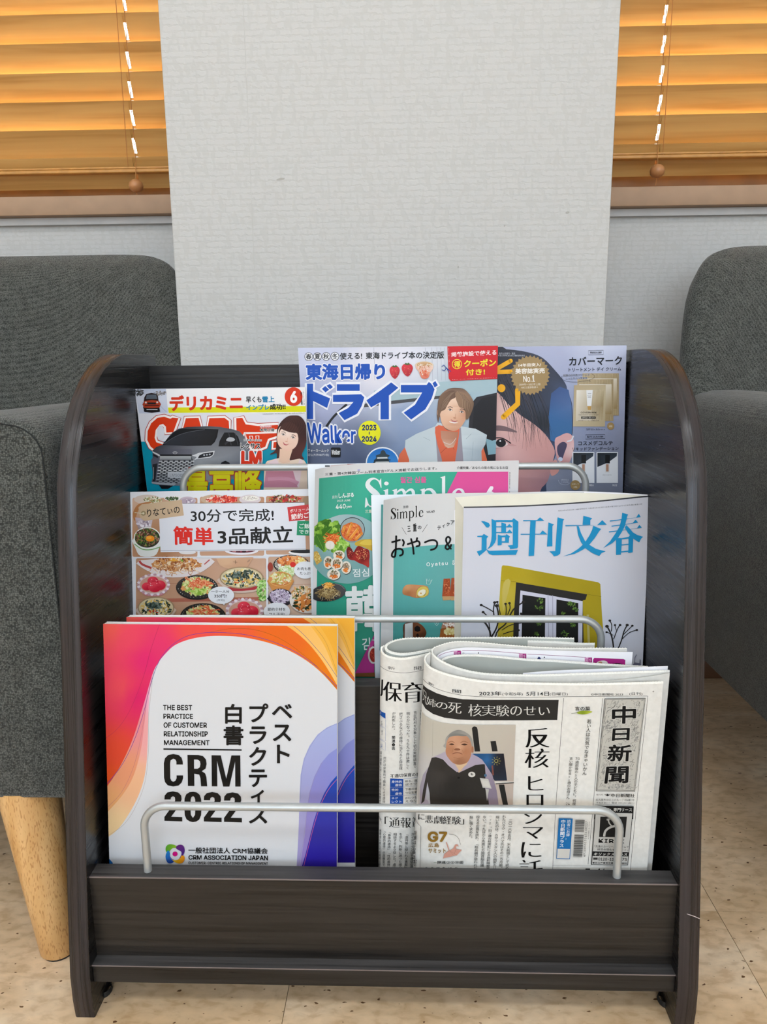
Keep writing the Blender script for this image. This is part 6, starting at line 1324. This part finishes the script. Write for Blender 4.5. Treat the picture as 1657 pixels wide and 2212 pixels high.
for P, h in (([(118, 143), (150, 145), (185, 160), (196, 180), (182, 200), (162, 196), (143, 170)], ()), ([(85, 272), (127, 270), (142, 255), (180, 277), (166, 295), (165, 395), (102, 448), (80, 408), (122, 395), (124, 282), (85, 281)], ()),
             ([(163, 388), (190, 403), (440, 394), (421, 437), (215, 440), (185, 428)], ()), ([(210, 125), (250, 140), (250, 300), (240, 330), (215, 362), (168, 393), (195, 355), (207, 310), (211, 270)], ()),
             ([(245, 134), (388, 134), (402, 118), (443, 148), (440, 370), (432, 380), (370, 388), (368, 372), (348, 357), (395, 350), (395, 150), (245, 150)], ()), ([(295, 155), (335, 167), (335, 245), (295, 245)], ()),
             ([(250, 189), (345, 189), (364, 168), (388, 190), (388, 197), (250, 197)], ()), ([(250, 239), (345, 239), (366, 216), (388, 240), (388, 247), (250, 247)], ()), ([(264, 260), (298, 270), (330, 268), (342, 257), (370, 278), (362, 290), (360, 332), (300, 330), (296, 352), (262, 356)], ([(298, 285), (328, 283), (328, 318), (298, 320)],)),
             ([(485, 134), (605, 134), (632, 110), (670, 141), (485, 144)], ()), ([(463, 254), (630, 254), (655, 224), (697, 260), (463, 262)], ()), ([(548, 138), (595, 140), (580, 445), (532, 447)], ()), ([(705, 155), (755, 172), (740, 184), (740, 362), (692, 365)], ()), ([(785, 110), (843, 128), (832, 142), (808, 425), (788, 442), (752, 450), (742, 432), (713, 407), (765, 404)], ()),
             ([(1010, 96), (1088, 118), (1070, 134), (1070, 176), (1003, 176)], ()), ([(853, 178), (1130, 178), (1175, 135), (1215, 175), (853, 188)], ()), ([(1095, 183), (1165, 212), (1150, 228), (1110, 290), (1065, 345), (1010, 390), (935, 428), (832, 451), (905, 424), (965, 385), (1020, 335), (1065, 265), (1088, 215)], ()), ([(952, 186), (970, 188), (988, 245), (1024, 316), (1062, 350), (1120, 385), (1205, 407), (1170, 420), (1148, 448), (1085, 420), (1028, 380), (988, 325), (963, 260)], ()),
             ([(1240, 138), (1470, 112), (1493, 78), (1510, 108), (1241, 147)], ()), ([(1255, 183), (1440, 160), (1465, 130), (1488, 156), (1256, 192)], ()), ([(1232, 233), (1475, 208), (1498, 175), (1520, 200), (1233, 242)], ()), ([(1348, 70), (1400, 85), (1392, 100), (1374, 180), (1347, 235), (1312, 290), (1262, 335), (1182, 379), (1242, 320), (1290, 250), (1325, 190), (1343, 120)], ()),
             ([(1385, 178), (1412, 205), (1440, 240), (1475, 262), (1531, 280), (1512, 297), (1497, 328), (1450, 300), (1400, 248), (1370, 200)], ()), ([(1295, 290), (1345, 292), (1405, 280), (1418, 262), (1445, 275), (1440, 415), (1402, 422), (1400, 410), (1338, 417), (1337, 435), (1295, 438)], ([(1345, 302), (1403, 295), (1403, 340), (1344, 347)], [(1343, 356), (1403, 349), (1402, 400), (1340, 407)]))):
    A.lay += .6; A.poly(P, B_, holes=h, inc=False)
A.build(cs, 'satin')

# ================================================================= bottom tier: two folded newspapers
def paper(name, pts, thick, parent, mat='news', bx=(-.0135, -.0065), by=-.008, edge='news_edge', inward=-1, zb=.0535, ez=.0005, **kw):
    top = smooth3([py(*q) for q in pts], 4); x0, x1 = min(p.x for p in top), max(p.x for p in top)
    bot = []
    for p in top:
        f = (p.x-x0)/(x1-x0); bot.append(Vector((p.x+bx[0]*(1-f)+bx[1]*f, p.y+by*(1 if p.y < .05 else .35), zb)))
    return sheet_obj(name, top, bot, thick, M[mat], parent, 3, ez, edge, inward, **kw)
NG = 'folded newspapers in the bottom tier'
rp = empty('newspaper', (0.08, .066, .0535), 'folded newspaper curled behind the foremost one, black headline on its left fold', 'newspaper', NG)
R_OUT = [(1100, 1410, .0740), (1000, 1409, .0725), (960, 1409.5, .0700), (930, 1412, .0660), (913.6, 1415.4, .0620), (897, 1419, .0580), (872, 1422.5, .0545), (853.9, 1421.6, .0540), (837.6, 1417.8, .0555), (826.7, 1411, .0585), (822.0, 1403, .0625), (824, 1398, .0655), (829.4, 1395.5, .0675)]
o, hr = paper('outer_sheets', R_OUT, .0016, rp, bx=(-.005, -.005), by=-.004, inward=1)
R_IN = [(1080, 1404, .0765), (1000, 1403, .0752), (960, 1402, .0735), (930, 1404.5, .0700), (905, 1409.5, .0655), (872, 1413.5, .0590), (848, 1410.5, .0590), (834, 1404, .0615), (831, 1397, .0650), (836, 1391, .0690), (848, 1385, .0730), (866, 1380.5, .0765), (892, 1378.5, .0790), (957, 1378, .0812), (1045, 1377.4, .0822), (1140, 1377, .0830), (1190, 1378, .0832), (1239.5, 1379, .0832)]
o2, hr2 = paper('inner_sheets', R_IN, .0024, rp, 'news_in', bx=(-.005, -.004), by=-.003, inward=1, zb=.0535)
o3, _h = paper('inner_sheets', [(1140, 1385, .0795), (1200, 1387, .0795), (1255, 1390.5, .0790), (1285, 1390.5, .0785)], .0016, rp, bx=(-.004, -.004), by=-.003, inward=-1)
A = Art(hr, None); A.view(0, 0, 1)
A.line([(820, 1436), (824, 1440.5), (831, 1445.5), (845, 1450.8), (865, 1453.2), (885, 1452.8), (905, 1449.2), (922, 1445)], .7, '3a3a3a', 3)
A.view(800, 1360, 5.021); A.T('新', ((186, 395), (268, 404), (268, 440), (190, 430)), '2c2c2c'); A.T('聞', ((472, 402), (552, 398), (552, 434), (472, 440)), '2c2c2c')
A.view(810, 1470, 13.808)
for ch, q in (('保', ((255, 22), (790, 60), (790, 640), (255, 600))), ('育', ((830, 80), (1410, 30), (1400, 640), (840, 665)))): A.T(ch, q, K, .012, 6, serif=.024)
A.line([(222, -30), (215, 200), (205, 400), (170, 450)], 52, K, 3)
A.poly([(130, 845), (200, 925), (316, 978), (318, 1140), (225, 1085), (130, 1000)], '2458a8')
for P in ([(130, 1025), (225, 1110), (316, 1160), (316, 1410), (225, 1370), (130, 1300)], [(130, 1330), (225, 1400), (316, 1430), (314, 1805), (225, 1770), (130, 1710)], [(130, 1740), (225, 1800), (312, 1840), (308, 2090), (225, 2040), (130, 1960)]): A.line(P, 5, '4468b0')
A.TV('行', 160, 920, 165, 1000, 60, 'e8e8f0'); A.TV('不適', 200, 1200, 200, 1340, 60, '707070'); A.TV('等の', 215, 1480, 215, 1640, 60, '707070'); A.TV('公表', 200, 1880, 200, 2000, 60, '4468b0')
A.TV('が判断した。', 562, 935, 552, 1530, 108, '2c2c2c', .004); A.TV('関連❸面', 555, 1645, 552, 2070, 108, K, .018)
A.TV('揺さぶるなどの虐待に当たると自治体', 775, 950, 771, 2672, 112, '2c2c2c', .004); A.TV('明らかになった。うち九十件は激しく', 992, 935, 976, 2655, 112, '2c2c2c', .004); A.TV('市区町村を対象にした初の実態調査で', 1200, 905, 1185, 2615, 104, '2c2c2c', .004); A.TV('大阪府など二百の自治体に調査を始めた', 1375, 860, 1350, 2580, 60, '3c3c3c')
A.view(810, 1620, 8.508)
A.TV('国の調査に対して不適切な保育が確', 112, 20, 92, 1030, 36, '3c3c3c', sq=.95); A.TV('同庁は保育所で職員による虐待な', 182, 120, 165, 1040, 52, '3c3c3c', sq=.95)
A.T('不適切保育の事', ((280, 445), (830, 412), (830, 478), (285, 515)), K, .01)
A.line([(280, 524), (520, 535), (700, 512), (800, 494)], 4, '2848a0'); A.poly([(280, 526), (520, 538), (518, 1130), (276, 1130)], '2450a8')
for y in (682, 838, 990): A.line([(280, y), (518, y)], 3, 'c0c8dc'); A.line([(518, y), (780, y-26)], 3, '5c78b8')
for t_, q in (('身体的', (305, 558, 495, 606)), ('虐待', (370, 620, 495, 668)), ('性的', (305, 708, 428, 752)), ('虐待', (370, 778, 495, 822)), ('ネグ', (305, 865, 425, 905)), ('レクト', (310, 925, 490, 972)), ('心理的', (305, 1012, 495, 1060))): A.T(t_, q, 'e4e8f0', .012)
for t_, y in (('殴る、蹴る', 555), ('逆さづり', 612), ('下着のまま', 705), ('つな言動を', 768), ('おむつも替', 862), ('えない。', 922), ('無視', 1010)): A.T(t_, ((555, y), (830, y-24), (830, y+22), (555, y+44)), '2c2c2c')
A.T('「通報', ((185, 1225), (655, 1240), (655, 1428), (185, 1420)), K, .010, 5, serif=.018); A.T('義務', ((680, 1236), (900, 1215), (900, 1390), (680, 1410)), K, .01, 5, serif=.018)
for t_, x0, x1, w in (('ガイドラインは不適切な保', 692, 668, 62), ('「虐待等と疑われる事案」', 582, 568, 66), ('を示し、判断に迷った場合', 475, 462, 66), ('相談するよう促した。虐待', 372, 355, 66), ('「身体的虐待」「性的虐待」', 268, 250, 62), ('「心理的虐待」の四類型で、', 178, 160, 50), ('保育士に対しての説明と研修', 104, 84, 36)): A.TV(t_, x0, 1520 if x0 > 300 else 1490-(300-x0)*.2, x1, 2190, w, '2a2a2a', .003)
A.T('「やめて」', ((70, 1180), (130, 1290), (130, 1350), (70, 1240)), K, .01)
A.build(o, 'ink', 'page_print')

fp = empty('newspaper', (0.15, .04, .0535), 'foremost folded newspaper with a black banner headline and a portrait of a seated person', 'newspaper', NG)
F_OUT = [(1433, 1473.5, .0300), (1390, 1475, .0290), (1340, 1476.3, .0285), (1280, 1477.6, .0280), (1200, 1477.3, .0280), (1120, 1475.3, .0285), (1045, 1471.6, .0296), (987, 1462, .0325), (950, 1451.5, .0365), (927, 1440.5, .0410), (917.6, 1429, .0460), (916.8, 1422, .0490), (921, 1415, .0520), (929, 1409.5, .0540)]
o, hf = paper('outer_sheets', F_OUT, .0013, fp, inward=1)
F_MID = [(1447, 1449, .0400), (1400, 1450.5, .0390), (1323, 1453.2, .0380), (1239, 1456, .0372), (1174, 1458.3, .0368), (1103, 1458, .0372), (1045, 1455, .0383), (1001, 1447, .0403), (965, 1434, .0433), (943, 1421, .0472), (933, 1410, .0518), (934, 1402.5, .0553), (943, 1397, .0585), (972, 1388, .0640), (1001, 1386.3, .0658), (1045, 1389, .0664), (1103, 1394.4, .0664), (1196, 1400.2, .0650), (1300, 1400.5, .0655), (1353.9, 1401, .0655)]
o2, hf2 = paper('inner_sheets', F_MID, .0010, fp, inward=1, by=-.006)
pb = [(945, 1416, .0540), (958, 1408, .0570), (985, 1401, .0605), (1020, 1398.5, .0618), (1100, 1402, .0622), (1200, 1405.5, .0617), (1300, 1407.5, .0612), (1367, 1408.5, .0607)]
o4, hf4 = paper('insert_sheet', pb, .0003, fp, 'paper', inward=-1, edge=None, by=-.004)
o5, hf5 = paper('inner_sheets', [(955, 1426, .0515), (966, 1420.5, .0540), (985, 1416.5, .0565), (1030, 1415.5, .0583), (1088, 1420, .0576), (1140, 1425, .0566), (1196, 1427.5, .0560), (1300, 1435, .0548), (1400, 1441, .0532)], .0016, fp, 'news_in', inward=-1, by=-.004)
o6, hf6 = paper('insert_sheet', [(1130, 1454, .0400), (1200, 1448.5, .0412), (1280, 1445.5, .0420), (1345, 1442.5, .0424), (1400, 1440.3, .0424), (1443, 1439, .0424)], .0003, fp, 'paper', inward=-1, edge=None, by=-.005, ez=0)
o7, hf7 = paper('inner_sheets', [(1250, 1475, .0330), (1330, 1470, .0345), (1400, 1462, .0360), (1447, 1454, .0370)], .0006, fp, inward=-1, by=-.006, edge=None)
A = Art(hf4, None); A.view(0, 0, 1)
MG = 'a8247c'
A.line([(947, 1418), (955, 1413), (967, 1409), (980, 1406.8), (995, 1405.6)], .9, '8c2c70', 3); A.line([(998.5, 1405.4), (1045, 1405.6), (1090, 1408.6), (1136, 1412.6)], .9, '8c2c70', 3); A.line([(1139.5, 1413), (1200, 1416), (1266, 1420)], .9, '8c2c70', 3)
for x, y in ((980, 1406), (1121, 1411.5), (1263, 1420)):
    A.poly([(x, y), (x+16, y+.3), (x+16, y+12), (x, y+12)], 'e0a8cc'); A.poly([(x+8, y+.2), (x+16, y+.3), (x+16, y+12), (x+8, y+12)], MG); A.T('日', (x+1.5, y+3, x+6.5, y+9), MG, .01); A.T('番', (x+9.5, y+3, x+14.5, y+9), 'f0e0ec', .01)
A.ell(1033.5, 1410.5, 1.3, 1.2, '202020'); A.poly([(1161, 1421.5), (1164.5, 1418), (1168, 1421.5), (1168, 1426), (1161, 1426)], '28346c'); A.ell(1176, 1419.8, 1.4, 1.3, '202020'); A.T('26', (999, 1409, 1003, 1412), '303030')
A.poly([(1281, 1440), (1281.5, 1424), (1284, 1421.2), (1347, 1423.4), (1351, 1426), (1350, 1445), (1281, 1445)], MG); A.poly([(1284, 1440), (1290, 1430), (1300, 1427), (1308, 1427.5), (1313, 1432), (1313, 1445), (1284, 1445)], 'e0dcd8', smooth=2); A.ell(1297, 1432, 4, 3.5, 'c89878'); A.ell(1333, 1438, 12, 6, '38202c')
A.build(o4, 'satin', 'page_print')
A = Art(hf, None); A.view(0, 0, 1)
RL = '3c3c3a'
A.line([(914.5, 1467), (918, 1471.5), (924, 1476.5), (940, 1486), (960, 1493.5), (985, 1499.5), (1010, 1503), (1040, 1505), (1100, 1506.3), (1170, 1506), (1234, 1504.7), (1399, 1503.6)], .8, RL, 3)
A.poly([(914.2, 1478.5), (918, 1483), (923.5, 1487.5), (943.4, 1497.4), (969, 1505.4), (999, 1510.4), (1035, 1511.8), (1130, 1511.8), (1207, 1511.9), (1203.8, 1555.4), (1130, 1556.2), (1039, 1556.2), (989, 1554.2), (959.3, 1550.2), (935.4, 1542.2), (919.5, 1531.3), (911, 1517)], '34312e')
for P in ([(1399.7, 1503.6), (1390, 1595), (1376, 1730), (1361.3, 1882)], [(1217.7, 1508), (1209.4, 1620), (1200.5, 1745), (1193.5, 1885)], [(1302, 1508.5), (1296, 1570), (1282, 1731.6), (1270.5, 1867)]): A.line(P, .8, RL)
A.view(800, 1360, 5.021)
for ch, q in (('兄', ((572, 640), (612, 690), (612, 820), (570, 760))), ('姉', ((616, 720), (710, 765), (706, 852), (614, 812))), ('の', ((718, 780), (836, 800), (832, 872), (716, 846))), ('死', ((848, 788), (986, 798), (986, 912), (846, 900))), ('核', (1065, 808, 1205, 938)), ('実', (1215, 820, 1355, 932)), ('験', (1365, 820, 1505, 938)), ('の', (1522, 832, 1640, 930))): A.T(ch, q, 'dfdcd4', .0, 5, serif=.013)
A.T('2023年', (1180, 668, 1422, 715), '2c2c2c', .01); A.T('(令和5年)', ((1432, 680), (1652, 678), (1652, 720), (1432, 720)), '2c2c2c')
A.T('新', ((632, 560), (690, 592), (690, 614), (632, 590)), '2c2c2c'); A.T('聞', ((890, 645), (985, 655), (985, 690), (892, 682)), '2c2c2c')
A.view(1100, 1360, 4.478)
A.T('せい', (142, 742, 390, 826), 'dfdcd4', .0, 5, serif=.013); A.T('5月14日', (165, 600, 385, 640), '2c2c2c', .008); A.T('(日曜日)', (392, 608, 566, 640), '2c2c2c'); A.T('©中日新聞社 2023', (790, 614, 1100, 638), '2c2c2c', .004); A.T('(日刊)', (1162, 606, 1288, 636), '2c2c2c'); A.T('+', (1384, 590, 1403, 606), '2c2c2c')
A.T('反', (162, 952, 385, 1140), K, .008, 6, serif=.018); A.T('核', ((160, 1152), (385, 1150), (375, 1334), (153, 1336)), K, .008, 6, serif=.018)
A.view(1100, 1620, 4.478)
for ch, q in (('ヒ', (188, 250, 325, 390)), ('ロ', (172, 430, 325, 535)), ('シ', (150, 575, 312, 712)), ('マ', (138, 745, 325, 855)), ('に', (122, 888, 305, 1040)), ('託', (105, 1062, 320, 1240))): A.T(ch, q, K, .008, 6, serif=.018)
# photograph of the seated person
A.view(900, 1540, 7.532)
A.poly([(95, -20), (150, 45), (260, 110), (420, 155), (640, 180), (1000, 190), (1612, 188), (1560, 1532), (30, 1532), (20, 1200), (60, 500)], idw((300, 400, 'c6bfb0'), (1200, 300, 'c4bcae'), (1500, 1300, 'c0b0a4'), (100, 900, 'c8c4c0')), maxlen=90)
A.line([(268, 130), (262, 700)], 4, 'a8a294'); A.poly([(900, 250), (915, 222), (945, 214), (978, 225), (992, 260), (1035, 622), (945, 624)], '2e2c2a'); A.poly([(1200, 458), (1288, 452), (1318, 620), (1228, 622)], '2e2c2a')
A.poly([(900, 658), (1418, 656), (1472, 1096), (1270, 1100), (1050, 800)], idw((1000, 680, '28507c'), (1120, 760, '34689c'), (1300, 900, '2c2a30'), (1400, 700, '28262c')), maxlen=60)
A.ell(1296, 778, 32, 30, 'b8b060'); A.ell(1296, 778, 23, 21, '2c2a30')
for k in range(9): a = k*2*PI/9; A.line([(1296+46*math.cos(a), 778+44*math.sin(a)), (1296+76*math.cos(a), 778+74*math.sin(a))], 6, 'b8b060')
A.line([(1230, 850), (1245, 1010)], 26, '7c4c44'); A.poly([(1270, 1108), (1580, 1112), (1580, 1134), (1270, 1140)], 'd8d4cc'); A.line([(1285, 1148), (1582, 1130)], 14, '2c2a28'); A.poly([(1335, 1160), (1425, 1160), (1495, 1532), (1412, 1532)], '2e2c2a')
A.poly([(60, 1450), (60, 1200), (110, 1000), (215, 850), (240, 730), (300, 700), (460, 630), (900, 660), (1060, 750), (1120, 830), (1230, 1000), (1300, 1250), (1340, 1532), (40, 1532)], idw((150, 1100, 'a49ca8'), (400, 700, 'b4a8b4'), (1000, 780, 'aca0b0'), (1250, 1300, '8c7f90')), smooth=0, maxlen=80)
A.poly([(560, 760), (840, 780), (780, 900), (690, 965), (600, 880)], 'd8b894')
A.poly([(250, 725), (330, 712), (420, 745), (560, 870), (690, 968), (960, 840), (1110, 825), (1122, 1000), (1110, 1200), (1130, 1290), (1170, 1420), (1180, 1532), (230, 1532), (215, 1300), (180, 1120), (130, 1430), (80, 1475), (110, 1250), (165, 980), (195, 890)], idw((400, 900, '3a3632'), (600, 1200, '302d2a'), (350, 1000, '45403c'), (1000, 1100, '35322e')), maxlen=90)
A.poly([(180, 1140), (215, 1300), (222, 1500), (190, 1420), (150, 1400)], 'b4b4bc')
A.poly([(470, 620), (560, 650), (600, 780), (690, 930), (660, 960), (520, 850), (430, 750), (300, 708)], 'b4a9b6'); A.poly([(900, 660), (1010, 715), (1115, 830), (960, 820), (720, 930), (700, 960), (780, 860), (860, 800)], 'aca1b2')
A.ell(898, 996, 57, 44, 'dcd8d0'); A.blobs(895, 992, 30, 20, 12, 9, ['4c4844', '2c2a28'], 97); A.ell(685, 1050, 22, 14, '1c1a18')
A.poly([(1028, 1050), (1165, 1070), (1220, 1225), (1075, 1210)], 'c8c4bc'); A.poly([(1060, 1085), (1160, 1102), (1195, 1200), (1085, 1185)], 'd4d0c8'); A.poly([(1120, 1225), (1178, 1235), (1145, 1430)], 'c0bcb4'); A.ell(1120, 1010, 22, 25, '50708c')
A.poly([(465, 560), (470, 480), (480, 400), (560, 320), (680, 270), (800, 310), (890, 390), (925, 520), (920, 600), (890, 640)], idw((600, 320, '8c8a84'), (800, 380, '9c9890'), (500, 480, 'a8a49c'), (900, 500, 'a09c94')), smooth=4, maxlen=50)
A.poly([(480, 560), (500, 440), (560, 380), (700, 365), (810, 370), (870, 440), (900, 560), (880, 700), (820, 800), (700, 835), (590, 805), (500, 700), (475, 630)], idw((600, 420, 'cf9c7c'), (700, 560, 'd4a484'), (560, 600, 'b8805f'), (800, 620, 'b47c5c'), (700, 790, '9c6c50'), (850, 480, 'bc8a6c'), (640, 700, 'c08a6a')), smooth=4, maxlen=40)
A.poly([(500, 450), (540, 380), (640, 365), (760, 372), (820, 360), (740, 340), (620, 330), (540, 350)], '84827c', smooth=3); A.ell(912, 590, 18, 55, 'a87458')
A.line([(515, 480), (570, 455), (620, 480)], 10, '9c6c50', 4); A.line([(715, 480), (770, 455), (840, 480)], 10, '9c6c50', 4)
A.poly([(530, 503), (575, 490), (615, 505), (575, 518)], '4c3428', smooth=3); A.poly([(725, 505), (780, 492), (830, 508), (780, 522)], '4c3428', smooth=3)
A.poly([(610, 590), (640, 570), (690, 572), (715, 592), (690, 604), (640, 604)], '8c5c44', smooth=3); A.line([(585, 660), (640, 642), (700, 645), (745, 665)], 9, '744438', 4); A.line([(600, 570), (575, 640)], 5, 'a0704f'); A.line([(730, 575), (770, 650)], 5, 'a0704f'); A.line([(600, 715), (680, 735), (760, 715)], 6, '9c6c50', 4)
# text under the photograph
A.view(800, 1620, 5.021)
for ch, q in (('に', (528, 692, 590, 752)), ('悲', (600, 704, 682, 785)), ('劇', (692, 710, 780, 795)), ('経', (790, 712, 880, 800)), ('験', (890, 716, 980, 802)), ('」', (985, 745, 1015, 802))): A.T(ch, q, K, .006, 5, serif=.018)
A.T('G7', (625, 880, 835, 992), '94702c', .035, 5); A.T('広島', (632, 1005, 748, 1050), '94702c', .015); A.T('サミット', (632, 1062, 820, 1112), '94702c', .02)
A.poly([(820, 992), (832, 995), (862, 1085), (900, 1062), (920, 1020), (945, 1015), (962, 1040), (935, 1035), (930, 1068), (995, 1076), (940, 1135), (905, 1142), (790, 1170), (805, 1120), (850, 1085)], 'd49a88'); A.line([(862, 1085), (905, 1140), (930, 1068)], 3, 'a87464'); A.line([(805, 1120), (862, 1085), (940, 1135)], 3, 'b48474')
A.line([(856, 906), (920, 918), (962, 960), (978, 1020)], 3, '50504c', 4); A.T('関連②⑤㉘面', (730, 1196, 1010, 1228), K, .01); A.line([(690, 1212), (722, 1212)], 3, '708c60'); A.line([(496, 742), (520, 790), (555, 825), (545, 1285)], 3, RL)
for t_, x0, y0, x1, y1 in (('二〇一六年五月、米大統領として初め', 1522, 742, 1480, 1292), ('れたバラク・オバマ氏はその二カ月前、', 1452, 698, 1412, 1292), ('描いたのは、カザフスタン人の画家カリ', 1380, 706, 1345, 1292), ('(76)。旧ソ連の核実験による放射線被害', 1308, 706, 1275, 1292), ('ない。十九日から先進七カ国首脳会議（', 1240, 704, 1210, 1292), ('控える広島を訪れ、「核兵器が使われな', 1170, 704, 1138, 1292), ('脳に強く求めた。', 1096, 708, 1088, 968)): A.TV(t_, x0, y0, x1, y1, 42, '2a2a2a', .003)
A.T('の の て を に の', (590, 1262, 950, 1300), '2a2a2a'); A.TV('話題は広島の子ら', 500, 870, 478, 1290, 26, K, .01); A.T('の長いき', ((484, 1120), (510, 1180), (500, 1290), (480, 1240)), K, .01)
# right column: leaf, sayings, nameplate
A.view(1180, 1480, 5.918)
A.T('言の葉', (365, 268, 560, 318), '383838', .012); A.poly([(385, 345), (430, 325), (500, 320), (588, 332), (530, 358), (470, 368), (410, 360)], grad(400, 330, '98a838', 560, 350, 'b4bc44', .4, '84982c'), smooth=3); A.line([(318, 358), (360, 352), (400, 345)], 4, '60704c', 3)
A.TV('若い人は元気でなきゃいかん', 548, 430, 484, 1146, 60, '343434', .006); A.T('70', (370, 915, 425, 950), '343434'); A.TV('歳前後の3人の子どもに、何度も', 394, 958, 350, 1570, 48, '343434', .003); A.TV('言い聞かせる96歳のお母さん', 318, 912, 274, 1450, 48, '343434', .003); A.T('24', (248, 1492, 298, 1525), '343434'); A.T('面', (248, 1532, 298, 1568), '343434')
A.poly([(745, 165), (1265, 158), (1130, 1353), (632, 1345)], '3a3a38'); A.poly([(751, 170), (1259, 164), (1125, 1347), (639, 1340)], 'c6c3ba'); A.poly([(758, 177), (1252, 171), (1118, 1340), (647, 1333)], '4a4a48'); A.poly([(763, 181), (1248, 176), (1114, 1335), (651, 1329)], 'c2bfb6')
RN = random.Random(5)
A.lay += 1
for k in range(420):
    v = RN.random(); y = 185+v*1140; x0 = 763-112*v; x1 = 1245-131*v; x = x0+12+RN.random()*(x1-x0-40); a = RN.uniform(-1.3, .4)+(k % 2)*2.4; L = RN.uniform(15, 75); P = [(x, y)]
    for j in range(3): x += L/3*math.cos(a); y += L/3*math.sin(a); a += RN.uniform(-.4, .4); P.append((min(max(x, x0+4), x1-6), min(max(y, 185), 1325)))
    A.line(P, RN.uniform(3, 6), RN.choice(['8c8c88', '9c9a96', '74746f', '666662']), inc=False)
A.blobs(950, 1290, 220, 30, 120, 13, ['8c8c88', 'b4b2aa', '9c9a96', 'c8c5bc'], 98); A.blobs(830, 500, 110, 60, 60, 13, ['9c9a96', 'b4b2aa', '8c8c88'], 99); A.blobs(1130, 600, 60, 110, 50, 13, ['9c9a96', 'b4b2aa', '8c8c88'], 100)
A.lay += 3
for ch, q in (('中', ((835, 262), (1148, 255), (1140, 480), (832, 488))), ('日', ((845, 545), (1065, 540), (1058, 695), (830, 705))), ('新', ((790, 752), (1092, 748), (1080, 962), (768, 968))), ('聞', ((762, 1030), (1052, 1024), (1042, 1242), (735, 1248)))): A.T(ch, q, '1c1b1a', .024, 5, out='cfccc4', ow=.035)
A.T('発行所', (635, 1382, 720, 1400), '383838'); A.poly([(735, 1384), (765, 1388), (778, 1376), (792, 1388), (818, 1384), (800, 1396), (778, 1408), (756, 1396)], '1c1c1c'); A.T('中日新聞社', ((822, 1376), (1128, 1380), (1124, 1424), (820, 1420)), '262626', .015); A.T('名古屋市中区三の丸一丁目6番1号', ((628, 1438), (1122, 1442), (1118, 1472), (626, 1468)), '383838'); A.T('〒460-8511  電話 052(201)8811', ((636, 1478), (1116, 1484), (1112, 1510), (634, 1506)), '383838')
A.line([(618, 1516), (1120, 1522)], 3, RL); A.poly([(622, 1528), (1112, 1536), (1105, 1700), (606, 1700)], '201f1e'); A.T('「自動車」専門リース', ((642, 1552), (1092, 1558), (1088, 1604), (640, 1598)), 'dcd9d2', .012)
A.view(1200, 1740, 8.285)
A.poly([(700, 100), (1375, 118), (1288, 1052), (632, 1042)], '201f1e'); A.poly([(712, 105), (1365, 122), (1278, 1042), (645, 1032)], 'c6c4be'); A.poly([(795, 182), (1270, 182), (1236, 550), (772, 545)], '282624')
A.line([(862, 535), (880, 450), (930, 395), (1000, 362), (1080, 350), (1160, 380)], 40, 'c6c4be', 5); A.line([(1000, 350), (955, 300), (935, 235)], 22, 'c6c4be', 4); A.line([(1085, 345), (1130, 290), (1160, 235)], 22, 'c6c4be', 4)
for a in range(5): A.line([(935, 250), (935+38*math.cos(-.4-a*.6), 250-42*math.sin(.4+a*.6))], 9, 'c6c4be', inc=False)
A.T('KIRIX', ((765, 575), (1226, 590), (1220, 658), (760, 645)), K, .02, ls=1.12); A.T('「先進のカーリースシステムで', ((692, 688), (1302, 702), (1296, 742), (690, 730)), '262626', .008); A.T('経営合理化をサポート」', ((742, 744), (1290, 760), (1286, 796), (738, 784)), '262626', .008)
A.poly([(658, 798), (1300, 818), (1294, 892), (648, 882)], '201f1e'); A.T('キリックスリース', ((690, 822), (1285, 832), (1268, 880), (672, 872)), 'e0ddd6', .02)
A.rect(668, 912, 745, 950, '3c3a38'); A.T('0120-11', ((760, 912), (1035, 918), (1032, 966), (756, 962)), '201f1e', .015); A.T('75', ((1186, 918), (1272, 920), (1268, 970), (1182, 966)), '201f1e', .015); A.T('●名古屋●東京●', ((656, 988), (1022, 992), (1020, 1024), (654, 1020)), '262626', .006); A.T('福岡', ((1168, 996), (1266, 998), (1262, 1030), (1164, 1028)), '262626', .006)
A.poly([(52, 208), (302, 214), (252, 938), (10, 932)], '2470b0'); A.TV('中日新聞プラス', 134, 232, 100, 730, 88, 'e8ecf0', .02); A.TV('読者にお得!', 236, 232, 208, 598, 70, 'e0e6ee', .008); A.poly([(32, 752), (252, 756), (242, 926), (20, 922)], 'd4d1ca')
RN = random.Random(11); y = 238; A.lay += 1
while y < 905:
    h = RN.choice([3, 4, 6, 9]); f = (y-238)/670
    if not 455 < y < 492: A.poly([(350-42*f, y), (515-46*f, y+3), (515-46*f, y+h+3), (350-42*f, y+h)], '2a2a2c', inc=False)
    y += h+RN.choice([3, 4, 6])
A.T('4910855151436 00127', ((488, 893), (528, 262), (566, 264), (524, 895)), '383838'); A.TV('ユニバーサル販売特約店', 600, 262, 580, 585, 26, '484848')
A.line([(-60, 1050), (630, 1058)], 3, RL); A.T('2023', (75, 1132, 290, 1215), '2a2a2a'); A.T('5', (518, 1105, 618, 1260), '202020', .01); A.T('14', (750, 1105, 884, 1260), '202020', .01)
A.build(o, 'ink', 'page_print')
A = Art(hf2, None); A.view(1180, 1480, 5.918)
A.rect(1490, 45, 1530, 100, 'c4c898'); A.T('(広', (1490, 140, 1525, 180), '404040'); A.T('展', (1470, 222, 1510, 268), '30705c', .01); A.T('動)', (1460, 312, 1500, 345), '404040'); A.poly([(1455, 385), (1490, 385), (1480, 600), (1440, 880), (1400, 880)], 'c8c99c')
A.build(o2, 'ink', 'page_print')
